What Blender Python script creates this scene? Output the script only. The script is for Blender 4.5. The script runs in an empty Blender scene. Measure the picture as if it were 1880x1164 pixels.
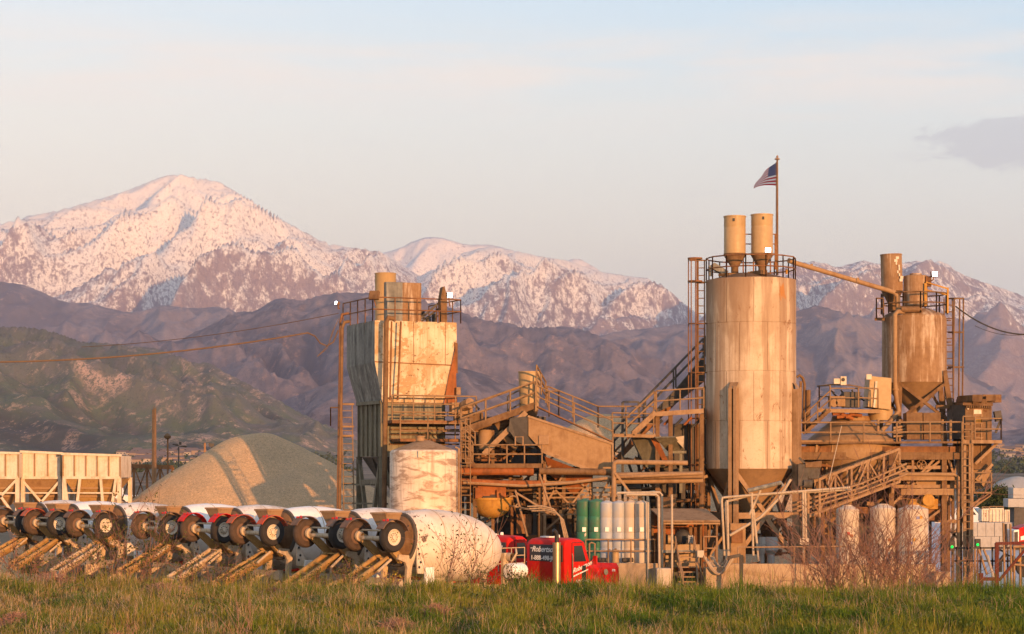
import bpy, bmesh, math, random
import numpy as np
from mathutils import Vector, Matrix
R = math.radians
SC = bpy.context.scene
COL = SC.collection
rng = random.Random(7)
NR = np.random.default_rng(5)

# ---------------------------------------------------------------- camera frame
F, CX, HY, CAMZ = 3900.0, 940.0, 855.0, 6.0
def P(px, py, Y):
    """world point that lies at distance Y and is seen at photo pixel (px, py)"""
    return Vector(((px - CX) / F * Y, Y, CAMZ + (HY - py) / F * Y))
def X(px, Y): return (px - CX) / F * Y
def Z(py, Y): return CAMZ + (HY - py) / F * Y

cam = bpy.data.cameras.new('camera'); co = bpy.data.objects.new('camera', cam); COL.objects.link(co)
co.location = (0, 0, CAMZ); co.rotation_euler = (R(90), 0, 0)
cam.sensor_width = 36; cam.lens = 36 * F / 1880; cam.shift_y = (HY - 582) / 1880
cam.clip_start = 0.5; cam.clip_end = 60000
SC.camera = co
SC.view_settings.view_transform = 'Standard'; SC.view_settings.look = 'None'
SC.view_settings.exposure = EXPO = 0.45; SC.view_settings.gamma = 1
SC.cycles.volume_bounces = 0
SC.cycles.max_bounces = 6

# ---------------------------------------------------------------- node helper
class G:
    def __init__(s, name, tree=None):
        if tree is None:
            s.m = bpy.data.materials.new(name); s.m.use_nodes = True; s.t = s.m.node_tree
            s.b = s.t.nodes['Principled BSDF']
        else: s.t = tree
    def set(s, node, key, v):
        i = node.inputs[key]
        if isinstance(v, bpy.types.NodeSocket): s.t.links.new(v, i)
        elif v is not None:
            if isinstance(v, (tuple, list)) and i.type == 'RGBA' and len(v) == 3: v = (*v, 1)
            i.default_value = v
    def n(s, t, ins=(), **at):
        nd = s.t.nodes.new(t)
        for k, v in at.items(): setattr(nd, k, v)
        for k, v in dict(ins).items(): s.set(nd, k, v)
        return nd
    def co(s, kind='Object'): return s.n('ShaderNodeTexCoord').outputs[kind]
    def pos(s): return s.n('ShaderNodeNewGeometry').outputs['Position']
    def map(s, v, sc=(1, 1, 1), loc=(0, 0, 0), rot=(0, 0, 0)):
        return s.n('ShaderNodeMapping', {0: v, 1: loc, 2: rot, 3: sc}).outputs[0]
    def noise(s, v, scale, detail=4, rough=.55, dist=0):
        return s.n('ShaderNodeTexNoise', {'Vector': v, 'Scale': scale, 'Detail': detail, 'Roughness': rough, 'Distortion': dist}).outputs[0]
    def ramp(s, f, stops):
        nd = s.n('ShaderNodeValToRGB', {0: f}); e = nd.color_ramp.elements
        while len(e) < len(stops): e.new(.5)
        for k, (p, c) in zip(e, stops):
            k.position = p
            if not isinstance(c, (tuple, list)): c = (c, c, c)
            k.color = (*c, 1)
        return nd.outputs[0]
    def mix(s, f, a, b, mode='MIX'):
        nd = s.n('ShaderNodeMix', data_type='RGBA', blend_type=mode)
        s.set(nd, 0, f); s.set(nd, 6, a); s.set(nd, 7, b)
        return nd.outputs[2]
    def math(s, op, a, b=0.0, c=None):
        nd = s.n('ShaderNodeMath', operation=op); s.set(nd, 0, a); s.set(nd, 1, b)
        if c is not None: s.set(nd, 2, c)
        return nd.outputs[0]
    def mr(s, v, a, b, c=0.0, d=1.0):
        return s.n('ShaderNodeMapRange', {0: v, 1: a, 2: b, 3: c, 4: d}).outputs[0]
    def xyz(s, v): return s.n('ShaderNodeSeparateXYZ', {0: v}).outputs
    def bump(s, h, strength=.3, dist=.02):
        s.set(s.b, 'Normal', s.n('ShaderNodeBump', {'Height': h, 'Strength': strength, 'Distance': dist}).outputs[0])
    def done(s, col=None, rough=.8, metal=0.0, spec=.3):
        if col is not None: s.set(s.b, 'Base Color', col)
        s.set(s.b, 'Roughness', rough); s.set(s.b, 'Metallic', metal); s.set(s.b, 'Specular IOR Level', spec)
        return s.m

# ---------------------------------------------------------------- world and sun
SUN_AZ, SUN_EL = 25.0, 5.2          # degrees right of straight behind the camera; elevation
sd = Vector((math.sin(R(SUN_AZ)) * math.cos(R(SUN_EL)), -math.cos(R(SUN_AZ)) * math.cos(R(SUN_EL)), math.sin(R(SUN_EL))))
sl = bpy.data.lights.new('sun', 'SUN'); so = bpy.data.objects.new('sun', sl); COL.objects.link(so)
so.rotation_euler = sd.to_track_quat('Z', 'Y').to_euler(); so.location = (20, -40, 60)
sl.energy = 5.0; sl.angle = R(.5); sl.color = (1, .475, .175)
W = bpy.data.worlds.new('World'); SC.world = W; W.use_nodes = True
g = G('w', W.node_tree); bg = W.node_tree.nodes['Background']
sky = g.n('ShaderNodeTexSky', sky_type='NISHITA', sun_disc=False, sun_elevation=R(SUN_EL),
          sun_rotation=math.atan2(sd.x, sd.y), air_density=1.0, dust_density=1.5, ozone_density=1.5)
d = g.co('Generated'); dx, dy, dz = g.xyz(d)
lft = g.ramp(dz, [(0, (.97, .76, .57)), (.10, (1.03, .83, .63)), (.165, (.94, .84, .72)), (.225, (.72, .80, .86)), (.5, (.52, .56, .66)), (1, (.38, .42, .52))])
rgt = g.ramp(dz, [(0, (.88, .75, .60)), (.10, (.88, .78, .63)), (.165, (.75, .77, .74)), (.225, (.475, .69, .86)), (.5, (.46, .52, .66)), (1, (.38, .42, .52))])
col = g.mix(g.mr(dx, -.22, .26), lft, rgt)
# a faint warm veil high on the left and thin streaks
st = g.noise(g.map(d, (5, 5, 42), (3.1, 0, .4)), 1.6, 5, .55, .4)
band = g.math('MULTIPLY', g.mr(dz, .150, .178), g.mr(dz, .212, .186))
veil = g.math('MULTIPLY', g.math('MULTIPLY', g.mr(st, .40, .62), band), .85)
col = g.mix(veil, col, (.97, .80, .68))
st2 = g.noise(g.map(d, (4, 4, 90), (8, 0, 1.4)), 2.0, 4, .5, .3)
b2 = g.math('MULTIPLY', g.mr(dz, .10, .13), g.mr(dz, .20, .15))
col = g.mix(g.math('MULTIPLY', g.math('MULTIPLY', g.mr(st2, .62, .76), b2), .25), col, (.62, .56, .55))
# the small grey cloud on the right
cn = g.noise(g.map(d, (26, 26, 75), (1.7, 0, .3)), 1.5, 8, .64, .4)
ex = g.math('DIVIDE', g.math('SUBTRACT', dx, .228), .048)
ez = g.math('DIVIDE', g.math('SUBTRACT', dz, .146), .0125)
rr = g.math('ADD', g.math('MULTIPLY', ex, ex), g.math('MULTIPLY', ez, ez))
cm = g.mr(g.math('SUBTRACT', g.math('MULTIPLY', cn, 1.9), g.math('MULTIPLY', rr, .38)), .66, .86)
col = g.mix(g.math('MULTIPLY', cm, .62), col, (.53, .48, .49))
WMUL = 10.0
tot = g.mix(1.0, g.mix(1.0, sky.outputs[0], (.5, .5, .5), 'MULTIPLY'), g.mix(1.0, col, (WMUL*.765, WMUL*.785, WMUL*.775), 'MULTIPLY'), 'ADD')
W.node_tree.links.new(tot, bg.inputs[0]); bg.inputs[1].default_value = .1

# ---------------------------------------------------------------- object helpers
def tag(o, label=None, cat=None, group=None, kind=None):
    if label: o['label'] = label
    if cat: o['category'] = cat
    if group: o['group'] = group
    if kind: o['kind'] = kind
    return o
def thing(name, label, cat, loc=(0, 0, 0), group=None, rz=0):
    o = bpy.data.objects.new(name, None); COL.objects.link(o); o.location = loc; o.rotation_euler = (0, 0, rz)
    o.empty_display_size = .3
    return tag(o, label, cat, group)
def base_of(o):
    while o.parent: o = o.parent
    return Vector(o.location)
def children(o): return [c for c in bpy.data.objects if c.parent == o]
def copy_tree(o, kids, parent=None):
    c = o.copy(); COL.objects.link(c)
    if parent is not None: c.parent = parent
    for ch in kids.get(o.name, ()): copy_tree(ch, kids, c)
    return c
def kid_map():
    k = {}
    for o in bpy.data.objects:
        if o.parent: k.setdefault(o.parent.name, []).append(o)
    return k

class MB:
    """collects shapes, links them as one mesh object"""
    def __init__(s): s.v = []; s.f = []; s.sm = []; s.mi = []; s.cur = 0
    def add(s, vs, fs, smooth=False):
        o = len(s.v); s.v += [tuple(v) for v in vs]
        s.f += [tuple(i + o for i in f) for f in fs]; s.sm += [smooth] * len(fs); s.mi += [s.cur] * len(fs); return s
    def box(s, c, d, rz=0, m=None):
        x, y, z = d[0] / 2, d[1] / 2, d[2] / 2
        M = m or Matrix.Rotation(rz, 3, 'Z'); c = Vector(c)
        vs = [c + M @ Vector((sx * x, sy * y, sz * z)) for sz in (-1, 1) for sx, sy in ((-1, -1), (1, -1), (1, 1), (-1, 1))]
        return s.add(vs, [(3, 2, 1, 0), (4, 5, 6, 7), (0, 1, 5, 4), (1, 2, 6, 5), (2, 3, 7, 6), (3, 0, 4, 7)])
    def bar(s, p, q, w=.1, h=None, up=(0, 0, 1)):
        """box beam from p to q: w across, h along 'up'"""
        p, q = Vector(p), Vector(q); h = h or w; a = q - p; L = a.length
        if L < 1e-6: return s
        a /= L; u = Vector(up)
        if abs(a.dot(u)) > .98: u = Vector((0, 1, 0))
        sd_ = a.cross(u).normalized(); u = sd_.cross(a)
        vs = [b + sd_ * (i * w / 2) + u * (j * h / 2) for b in (p, q) for i, j in ((-1, -1), (1, -1), (1, 1), (-1, 1))]
        return s.add(vs, [(0, 1, 2, 3), (7, 6, 5, 4), (0, 4, 5, 1), (1, 5, 6, 2), (2, 6, 7, 3), (3, 7, 4, 0)])
    def tube(s, pts, r, n=8, cap=True):
        pts = [Vector(p) for p in pts]; vs = []; fs = []; m = len(pts); prev = None
        for i, p in enumerate(pts):
            a = (pts[min(i + 1, m - 1)] - pts[max(i - 1, 0)]).normalized()
            if prev is None:
                u = Vector((0, 0, 1)) if abs(a.z) < .9 else Vector((1, 0, 0))
            else: u = prev
            e1 = (u - a * u.dot(a)).normalized(); e2 = a.cross(e1); prev = e1
            ri = r[i] if isinstance(r, (list, tuple)) else r
            vs += [p + e1 * (ri * math.cos(2 * math.pi * k / n)) + e2 * (ri * math.sin(2 * math.pi * k / n)) for k in range(n)]
        for i in range(m - 1):
            for k in range(n):
                k2 = (k + 1) % n; fs.append((i * n + k, i * n + k2, (i + 1) * n + k2, (i + 1) * n + k))
        s.add(vs, fs, n > 4)
        if cap:
            o = len(s.v) - len(vs); s.f += [tuple(o + k for k in range(n))[::-1], tuple(o + (m - 1) * n + k for k in range(n))]; s.sm += [False, False]; s.mi += [s.cur] * 2
        return s
    def lathe(s, prof, c=(0, 0, 0), n=32, axis=None, a0=0, a1=2 * math.pi, cap=False):
        """prof: (r, h) pairs round an axis through c (default z)"""
        ax = Vector(axis or (0, 0, 1)).normalized(); c = Vector(c)
        u = Vector((1, 0, 0)) if abs(ax.x) < .9 else Vector((0, 1, 0))
        e1 = (u - ax * u.dot(ax)).normalized(); e2 = ax.cross(e1)
        full = abs(a1 - a0 - 2 * math.pi) < 1e-6; m = n if full else n + 1; vs = []; fs = []
        for r, h in prof:
            for k in range(m):
                t = a0 + (a1 - a0) * k / n
                vs.append(c + ax * h + e1 * (r * math.cos(t)) + e2 * (r * math.sin(t)))
        for i in range(len(prof) - 1):
            for k in range(n):
                k2 = (k + 1) % m; fs.append((i * m + k, i * m + k2, (i + 1) * m + k2, (i + 1) * m + k))
        # keep hard edges by splitting where the profile bends sharply
        s.add(vs, fs, True)
        return s
    def disc(s, c, r, n=24, axis=None): return s.lathe([(1e-3, 0), (r, 0)], c, n, axis)
    def prism(s, poly, d):
        """polygon (3D points) pushed along vector d"""
        d = Vector(d); a = [Vector(p) for p in poly]; n = len(a)
        vs = a + [p + d for p in a]
        fs = [tuple(range(n))[::-1], tuple(range(n, 2 * n))] + [(i, (i + 1) % n, n + (i + 1) % n, n + i) for i in range(n)]
        return s.add(vs, fs)
    def build(s, name, mat, parent=None, bevel=0, auto=40):
        me = bpy.data.meshes.new(name); me.from_pydata(s.v, [], s.f)
        if parent is not None:
            b = base_of(parent)
            me.transform(Matrix.Translation(-b))
        me.polygons.foreach_set('use_smooth', s.sm)
        for m_ in (mat if isinstance(mat, (list, tuple)) else [mat]): me.materials.append(m_)
        me.polygons.foreach_set('material_index', s.mi)
        bm = bmesh.new(); bm.from_mesh(me); bmesh.ops.recalc_face_normals(bm, faces=bm.faces); bm.to_mesh(me); bm.free()
        if any(s.sm): me.set_sharp_from_angle(angle=R(auto))
        o = bpy.data.objects.new(name, me); COL.objects.link(o)
        if parent is not None: o.parent = parent
        if bevel:
            m_ = o.modifiers.new('b', 'BEVEL'); m_.width = bevel; m_.segments = 2; m_.limit_method = 'ANGLE'; m_.angle_limit = R(50)
        return o

class Each(MB):
    """like MB, but every bar becomes an object of its own"""
    def __init__(s): super().__init__(); s.q = []
    def bar(s, *a): s.q.append(('bar', a)); return s
    def tube(s, *a): s.q.append(('tube', a)); return s
    def build(s, name, mat, parent=None, **k):
        for f, a in s.q: m = MB(); getattr(m, f)(*a); m.build(name, mat, parent, **k)

def np_mesh(name, V, Fc, mat, smooth=True):
    me = bpy.data.meshes.new(name); k = Fc.shape[1]
    me.vertices.add(len(V)); me.vertices.foreach_set('co', V.astype(np.float32).ravel())
    me.loops.add(Fc.size); me.loops.foreach_set('vertex_index', Fc.astype(np.int32).ravel())
    me.polygons.add(len(Fc)); me.polygons.foreach_set('loop_start', np.arange(0, Fc.size, k, dtype=np.int32))
    me.polygons.foreach_set('use_smooth', np.full(len(Fc), smooth)); me.update(calc_edges=True)
    me.materials.append(mat)
    o = bpy.data.objects.new(name, me); COL.objects.link(o); return o

# ---------------------------------------------------------------- numpy noise
def _h(ix, iy, s):
    n = (ix.astype(np.int64) * 374761393 + iy.astype(np.int64) * 668265263 + s * 974711) & 0x7fffffff
    n = ((n ^ (n >> 13)) * 1274126177) & 0x7fffffff
    return ((n ^ (n >> 16)) & 0xffff) / 65535.0 * 2 * np.pi
def perlin(x, y, s=0):
    ix, iy = np.floor(x), np.floor(y); fx, fy = x - ix, y - iy
    def gd(ox, oy):
        a = _h(ix + ox, iy + oy, s); return np.cos(a) * (fx - ox) + np.sin(a) * (fy - oy)
    u = fx ** 3 * (fx * (fx * 6 - 15) + 10); v = fy ** 3 * (fy * (fy * 6 - 15) + 10)
    return (gd(0, 0) * (1 - u) + gd(1, 0) * u) * (1 - v) + (gd(0, 1) * (1 - u) + gd(1, 1) * u) * v
def fbm(x, y, s=0, o=5, g_=.5):
    t = 0; a = 1.
    for i in range(o): t = t + a * perlin(x * 2 ** i, y * 2 ** i, s + i); a *= g_
    return t
def ridged(x, y, s=0, o=5, g_=.5):
    t = 0; a = 1.; w = 1.
    for i in range(o):
        r = (1 - np.abs(perlin(x * 2 ** i, y * 2 ** i, s + i)) * 1.6); r = np.clip(r, 0, 1) ** 2
        t = t + a * r * w; w = np.clip(r * 1.4, 0, 1); a *= g_
    return t
# ---------------------------------------------------------------- mountains
def mountain_mat(name, snow_lo=None, snow_hi=None, rock=(.20, .13, .10), scrub=(.075, .065, .045), grass=None, bare=(.42, .28, .18), sc=1.0, grass_top=0, bare_amt=.66, green=0, snow_bias=0):
    m = G(name); p = m.pos(); x, y, z = m.xyz(p)
    n1 = m.noise(p, .0016 * sc, 8, .62); n2 = m.noise(p, .010 * sc, 6, .66); n3 = m.noise(p, .060 * sc, 3, .75)
    c = m.mix(m.mr(n2, .42, .60), scrub, rock)
    if grass:
        gz = m.math('ADD', z, m.math('MULTIPLY', m.math('SUBTRACT', n1, .5), 700.0))
        c = m.mix(m.math('MULTIPLY', m.mr(gz, grass_top * 1.3, grass_top * .7), m.mr(n2, .66, .46)), c, grass)
    rg = m.n('ShaderNodeAttribute', attribute_name='ridge').outputs['Fac']
    c = m.mix(m.math('MULTIPLY', m.mr(rg, .62, .35), .8), c, tuple(v * .72 for v in scrub)); c = m.mix(m.math('MULTIPLY', m.mr(rg, .70, .92), .5), c, rock)
    # pale bare scars
    sp = m.math('MULTIPLY', m.mr(m.noise(p, .0042 * sc, 5, .6, .6), bare_amt - .08, bare_amt + .04), m.mr(n3, .44, .56))
    c = m.mix(sp, c, bare)
    oc = m.math('MULTIPLY', m.mr(m.noise(p, .018 * sc, 6, .8), .56, .62), m.mr(n1, .40, .58))
    c = m.mix(m.math('MULTIPLY', oc, .75), c, bare)
    # scrub dots
    c = m.mix(m.math('MULTIPLY', m.mr(n3, .56, .68), .75), c, scrub)
    if snow_lo is not None:
        zz = m.math('ADD', z, m.math('MULTIPLY', m.math('SUBTRACT', n1, .5), 1100.0))
        cov = m.mr(zz, snow_lo, snow_hi, .0, 1.0)
        nx, ny, nz = m.xyz(m.n('ShaderNodeNewGeometry').outputs['Normal'])
        str_ = m.noise(m.map(p, (1, .30, .6)), .030 * sc, 5, .72)
        sn = m.math('ADD', m.math('ADD', m.math('MULTIPLY', cov, .58), m.mr(rg, .3, .85, .07, -.07)), m.math('ADD', m.math('MULTIPLY', str_, .62), m.math('MULTIPLY', n2, .38)))
        c = m.mix(m.mr(sn, .80 - snow_bias, .88 - snow_bias), c, (.86, .80, .70))
        tn = m.noise(m.map(p, (1, .45, .6)), .062 * sc, 3, .8)
        tr = m.math('MULTIPLY', m.mr(m.math('ADD', tn, m.mr(cov, 1.0, .3, -.085, .05)), .485, .555), .88)
        c = m.mix(tr, c, (.235, .165, .15))
    m.bump(m.math('ADD', n2, m.math('MULTIPLY', n3, .5)), .6, 11 / sc)
    return m.done(c, .95, 0, .05)

def mountain(name, sky, Y0, Y1, mat, seed, spur=420., spur_h=.34, nrow=150, x0=-160, x1=2040, step=3.0, back=.30, label=None, fine=1.0, zf=-5., pw=1.1, skew=.3, fan=.5, warp=420., peak=None):
    """a massif whose crest runs at distance Y1 and whose foot is at Y0; sky is its skyline in photo pixels"""
    sx, sy = [a[0] for a in sky], [a[1] for a in sky]
    x0, x1 = max(x0, sx[0]), min(x1, sx[-1])
    px = np.arange(x0, x1 + step, step); v = np.linspace(0, 1 + back, nrow)
    PX, Vv = np.meshgrid(px, v, indexing='ij')
    Y = Y0 + (Y1 - Y0) * Vv; Xw = (PX - CX) / F * Y
    cr = np.interp(px, sx, sy); tan = (HY - cr) / F
    Xc = (px - CX) / F * Y1
    k = np.ones(9) / 9
    zc0 = np.convolve(np.pad(CAMZ + tan * Y1, 4, 'edge'), k, 'valid')
    # spurs run down towards the viewer, leaning and fanning out below the summit, warped
    wx = fbm(Xw / 1600, Y / 2600, seed + 40, 3) * warp; wy = fbm(Xw / 1600, Y / 1600, seed + 50, 3) * warp
    xp = X(px[np.argmin(cr)], Y1) if peak is None else X(peak, Y1)
    dn = np.clip(1 - Vv, 0, 1) * (Y1 - Y0)
    a = (Xw - xp * Y / Y1) / (1 + fan * np.clip(1 - Vv, 0, 1)) + skew * dn + wx; b = Y + wy
    r1 = ridged(a / (spur * 2.2), b / (spur * 9.0), seed, 2, .4)
    r2 = ridged(a / spur * 1.1 + .3, b / (spur * 3.6), seed + 9, 4, .46)
    f = ridged(Xw / 200 + skew * dn / 200, Y / 420, seed + 20, 3, .45) * 1.5 - 1.1
    rel = (.60 * r1 + .40 * r2) / 1.2
    base = np.where(Vv <= 1, np.clip(Vv, 0, 1) ** pw, np.clip(1 - (Vv - 1) / back * .8, 0, 1))
    env = np.clip(base * 1.6, 0, 1) * np.clip((1.06 - base) * 2.2, 0.05, 1)
    H = np.maximum(zc0, 5)[:, None]
    RELV = rel
    z = zf + H * base * (1 - spur_h * .1) + H * spur_h * (rel - .55) * env + f * 11 * fine * np.clip(env * 2, .25, 1) + (fbm(Xw / 75, Y / 120, seed + 70, 4, .6) * 9 * (fine - 1) * np.clip(env * 2, .3, 1) if fine > 1 else 0)
    # bring the skyline to the traced one
    for it in range(3):
        t = ((z - CAMZ) / Y).max(1)
        ratio = np.maximum(tan, 1e-4) / np.maximum(t, 1e-4)
        w = 5 if it == 0 else 3
        ratio = np.convolve(np.pad(ratio, w, 'edge'), np.ones(2 * w + 1) / (2 * w + 1), 'valid')
        z = zf + (z - zf) * ratio[:, None]
    nx, ny = PX.shape
    V = np.stack([Xw, Y, z], -1).reshape(-1, 3)
    i = np.arange(nx * ny).reshape(nx, ny)
    Fc = np.stack([i[:-1, :-1], i[1:, :-1], i[1:, 1:], i[:-1, 1:]], -1).reshape(-1, 4)
    o = np_mesh(name, V, Fc, mat); at = o.data.attributes.new('ridge', 'FLOAT', 'POINT'); at.data.foreach_set('value', RELV.astype(np.float32).ravel())
    tag(o, label, 'mountain', None, 'structure'); return o

snowA = mountain_mat('snowy_mountain', -250, 1750, rock=(.36, .26, .22), scrub=(.27, .20, .18), sc=1.0)
snowB = mountain_mat('snowy_ridge', -350, 1600, rock=(.34, .25, .22), scrub=(.23, .175, .165), sc=1.0)
snowC = mountain_mat('snowy_dome', -900, 700, rock=(.32, .22, .18), scrub=(.2, .15, .13), sc=.7, snow_bias=.12)
snowR = mountain_mat('right_mountain', -500, 1850, rock=(.33, .245, .22), scrub=(.235, .185, .175), sc=1.0)
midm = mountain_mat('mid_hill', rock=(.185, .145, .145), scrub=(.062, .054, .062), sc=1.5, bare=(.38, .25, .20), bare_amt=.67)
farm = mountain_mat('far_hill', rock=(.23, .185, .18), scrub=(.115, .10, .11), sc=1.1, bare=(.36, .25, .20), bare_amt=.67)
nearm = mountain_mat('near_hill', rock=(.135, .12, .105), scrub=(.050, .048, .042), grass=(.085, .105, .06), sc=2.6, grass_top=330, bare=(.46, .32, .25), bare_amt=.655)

mountain('mountain', [(-160, 440), (-60, 425), (0, 412), (45, 398), (110, 386), (180, 366), (232, 350), (270, 335), (300, 323), (330, 320), (360, 327), (385, 330), (405, 335), (430, 350), (455, 364), (500, 392), (550, 421), (600, 447), (650, 455), (700, 462), (760, 500), (860, 560), (940, 600), (1010, 640), (1080, 700)], 8600, 15000, snowA, 11, spur=520, nrow=230, label='tall snow-covered mountain with one broad rounded summit', spur_h=.50, skew=.46, fan=.25, peak=400, warp=240)
mountain('ridge', [(560, 640), (640, 560), (700, 535), (745, 520), (800, 492), (850, 465), (880, 456), (905, 452), (935, 458), (990, 470), (1040, 478), (1100, 498), (1150, 506), (1190, 511), (1225, 530), (1262, 562), (1300, 590), (1350, 640), (1400, 700)], 8800, 14600, snowB, 23, spur=460, nrow=190, label='lower snow-dusted ridge between two peaks', spur_h=.46, skew=.34, fan=.3, peak=900, warp=240)
mountain('ridge', [(560, 600), (620, 520), (680, 475), (705, 464), (735, 455), (760, 442), (785, 435), (810, 436), (835, 443), (855, 449), (900, 449), (930, 456), (960, 468), (985, 477), (1010, 484), (1030, 484), (1045, 477), (1060, 474), (1078, 482), (1100, 496), (1140, 530), (1200, 590)], 15500, 19500, snowC, 31, spur=600, nrow=90, label='white snow dome showing behind the snow-dusted ridge', spur_h=.3)
mountain('mountain', [(1180, 720), (1240, 640), (1300, 570), (1370, 520), (1420, 498), (1460, 484), (1490, 480), (1515, 483), (1535, 491), (1560, 485), (1585, 478), (1610, 484), (1640, 486), (1680, 479), (1715, 478), (1735, 482), (1765, 503), (1800, 516), (1830, 526), (1860, 536), (1890, 549), (1960, 580), (2040, 610)], 7200, 13600, snowR, 47, spur=560, nrow=220, label='lightly snow-streaked mountain behind the silos', spur_h=.50, skew=.40, fan=.3, peak=1650, warp=240)
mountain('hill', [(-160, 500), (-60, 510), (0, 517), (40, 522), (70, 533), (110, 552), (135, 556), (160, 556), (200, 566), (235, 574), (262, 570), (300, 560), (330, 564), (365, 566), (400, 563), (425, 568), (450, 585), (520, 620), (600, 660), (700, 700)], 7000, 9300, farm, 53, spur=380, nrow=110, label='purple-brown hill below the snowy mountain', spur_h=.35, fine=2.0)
mountain('hill', [(180, 660), (220, 634), (240, 615), (256, 607), (270, 612), (292, 626), (330, 626), (352, 612), (380, 600), (410, 583), (435, 573), (470, 571), (492, 556), (512, 547), (530, 549), (556, 552), (585, 543), (620, 537), (680, 538), (750, 545), (834, 567), (870, 582), (905, 591), (935, 593), (958, 601), (1000, 601), (1040, 599), (1075, 606), (1110, 622), (1160, 640), (1200, 655), (1245, 672), (1290, 692), (1340, 720), (1420, 770)], 5000, 7800, midm, 67, spur=380, nrow=170, label='dark scrub-covered hill rising behind the batching tower', spur_h=.46, skew=-.3, fine=2.6)
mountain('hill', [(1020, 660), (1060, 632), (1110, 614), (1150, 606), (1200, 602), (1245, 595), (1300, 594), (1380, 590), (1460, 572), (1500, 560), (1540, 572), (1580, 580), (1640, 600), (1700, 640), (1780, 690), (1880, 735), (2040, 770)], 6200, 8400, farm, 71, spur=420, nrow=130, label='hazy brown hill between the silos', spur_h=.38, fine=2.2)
mountain('hill', [(-160, 590), (-60, 595), (0, 600), (40, 600), (75, 604), (110, 613), (150, 628), (185, 629), (240, 634), (290, 640), (330, 655), (358, 666), (385, 666), (410, 682), (450, 702), (500, 728), (540, 752), (580, 772), (620, 790), (660, 810), (720, 838)], 2700, 4900, nearm, 83, spur=190, nrow=260, label='green and brown foothill with bare road cuts', spur_h=.60, fine=1.7, skew=-.45, pw=.9, warp=160)
mountain('hill', [(560, 720), (640, 690), (720, 670), (800, 668), (850, 676), (900, 690), (960, 712), (1020, 735), (1080, 757), (1130, 778), (1180, 795), (1260, 812), (1400, 820), (1600, 812), (1760, 800), (1840, 792), (1880, 786), (2040, 770)], 4200, 5600, midm, 97, spur=260, nrow=110, label='low foothill behind the middle of the plant', spur_h=.4, fine=1.5, skew=-.3)

# ---------------------------------------------------------------- ground: berm in front, yard, valley out to the hills
def ground_z(x, y):
    t = np.clip((y - 63.0) / 8.0, 0, 1); t = t * t * (3 - 2 * t)
    berm = 2.23 + .10 * np.sin(x * .35 + 1) * np.sin(y * .22) + .06 * np.sin(x * 1.1 + y * .7) + np.clip(-x, -4, 14) * .008
    z = berm * (1 - t) + .02 * t
    z = z + np.clip((y - 1500) / 2500, 0, 1) * 22
    return z
gy = np.concatenate([np.linspace(-60, 30, 16), np.arange(31, 76, .6), np.linspace(77, 220, 40), np.geomspace(240, 26000, 40)])
u = np.linspace(-1, 1, 161)
U, GY = np.meshgrid(u, gy, indexing='ij')
GX = U * (30 + np.abs(GY) * .42)
V = np.stack([GX, GY, ground_z(GX, GY)], -1).reshape(-1, 3)
i = np.arange(V.shape[0]).reshape(U.shape)
Fc = np.stack([i[:-1, :-1], i[1:, :-1], i[1:, 1:], i[:-1, 1:]], -1).reshape(-1, 4)
m = G('ground'); p = m.pos(); x, y, z = m.xyz(p)
n1 = m.noise(p, .9, 6, .6); n2 = m.noise(p, .012, 6, .65)
c = m.mix(m.mr(n1, .35, .65), (.14, .105, .065), (.22, .165, .11))
far = m.mix(m.mr(n2, .4, .6), (.085, .075, .05), (.20, .15, .11))
c = m.mix(m.mr(y, 68, 74), m.mix(m.mr(n1, .35, .65), (.055, .055, .022), (.12, .085, .045)), c)
c = m.mix(m.mr(y, 200, 500), c, far)
m.bump(n1, .4, .05)
o = np_mesh('ground', V, Fc, m.done(c, .95, 0, .1)); tag(o, 'earth ground of the yard and grassy bank', 'ground', None, 'structure')

# ---------------------------------------------------------------- haze
hm = bpy.data.materials.new('haze_air'); hm.use_nodes = True; t = hm.node_tree; t.nodes.remove(t.nodes['Principled BSDF'])
pv = t.nodes.new('ShaderNodeVolumePrincipled'); pv.inputs['Color'].default_value = (.55, .64, 1.0, 1); pv.inputs['Density'].default_value = HAZE = 4.3e-5
pv.inputs['Anisotropy'].default_value = 0.0
t.links.new(pv.outputs[0], t.nodes['Material Output'].inputs['Volume'])
hz = MB().box((0, 11500, 1075), (17000, 24600, 2154)).build('haze', hm); tag(hz, 'thin purple evening haze over the valley', 'haze', None, 'stuff')
# ---------------------------------------------------------------- materials
def grime(name, base, dark, rust=None, scale=1.0, amt=.5, rust_amt=.5, rough=.75, metal=0.0, bump=.25, streak=.6, spec=.3, pale=None):
    m = G(name); p = m.co()
    n1 = m.noise(p, 1.1 * scale, 6, .62, .3); n2 = m.noise(p, 7 * scale, 4, .6)
    sk = m.noise(m.map(p, (3.2, 3.2, .28)), 1.5 * scale, 5, .65, .2)
    f = m.math('ADD', m.math('MULTIPLY', n1, 1 - streak * .6), m.math('MULTIPLY', sk, streak * .6))
    c = m.mix(m.mr(f, .60 - .22 * amt, .70 - .10 * amt), base, dark)
    if pale: c = m.mix(m.math('MULTIPLY', m.mr(sk, .50, .38), .8), c, pale)
    c = m.mix(m.math('MULTIPLY', m.mr(n2, .40, .72), .35), c, dark)
    if rust:
        r1 = m.noise(m.map(p, (1, 1, .55), (5, 3, 1)), 1.9 * scale, 7, .68, .4)
        c = m.mix(m.mr(r1, .70 - .16 * rust_amt, .76 - .13 * rust_amt), c, rust)
        r2 = m.noise(m.map(p, (4, 4, .3), (1, 7, 2)), 1.3 * scale, 4, .6)
        c = m.mix(m.math('MULTIPLY', m.mr(r2, .56, .72), .65 * rust_amt), c, rust)
    m.bump(m.math('ADD', n1, m.math('MULTIPLY', n2, .4)), bump, .03)
    return m.done(c, m.mr(n2, .3, .7, rough - .12, min(1, rough + .12)), metal, spec)
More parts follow.
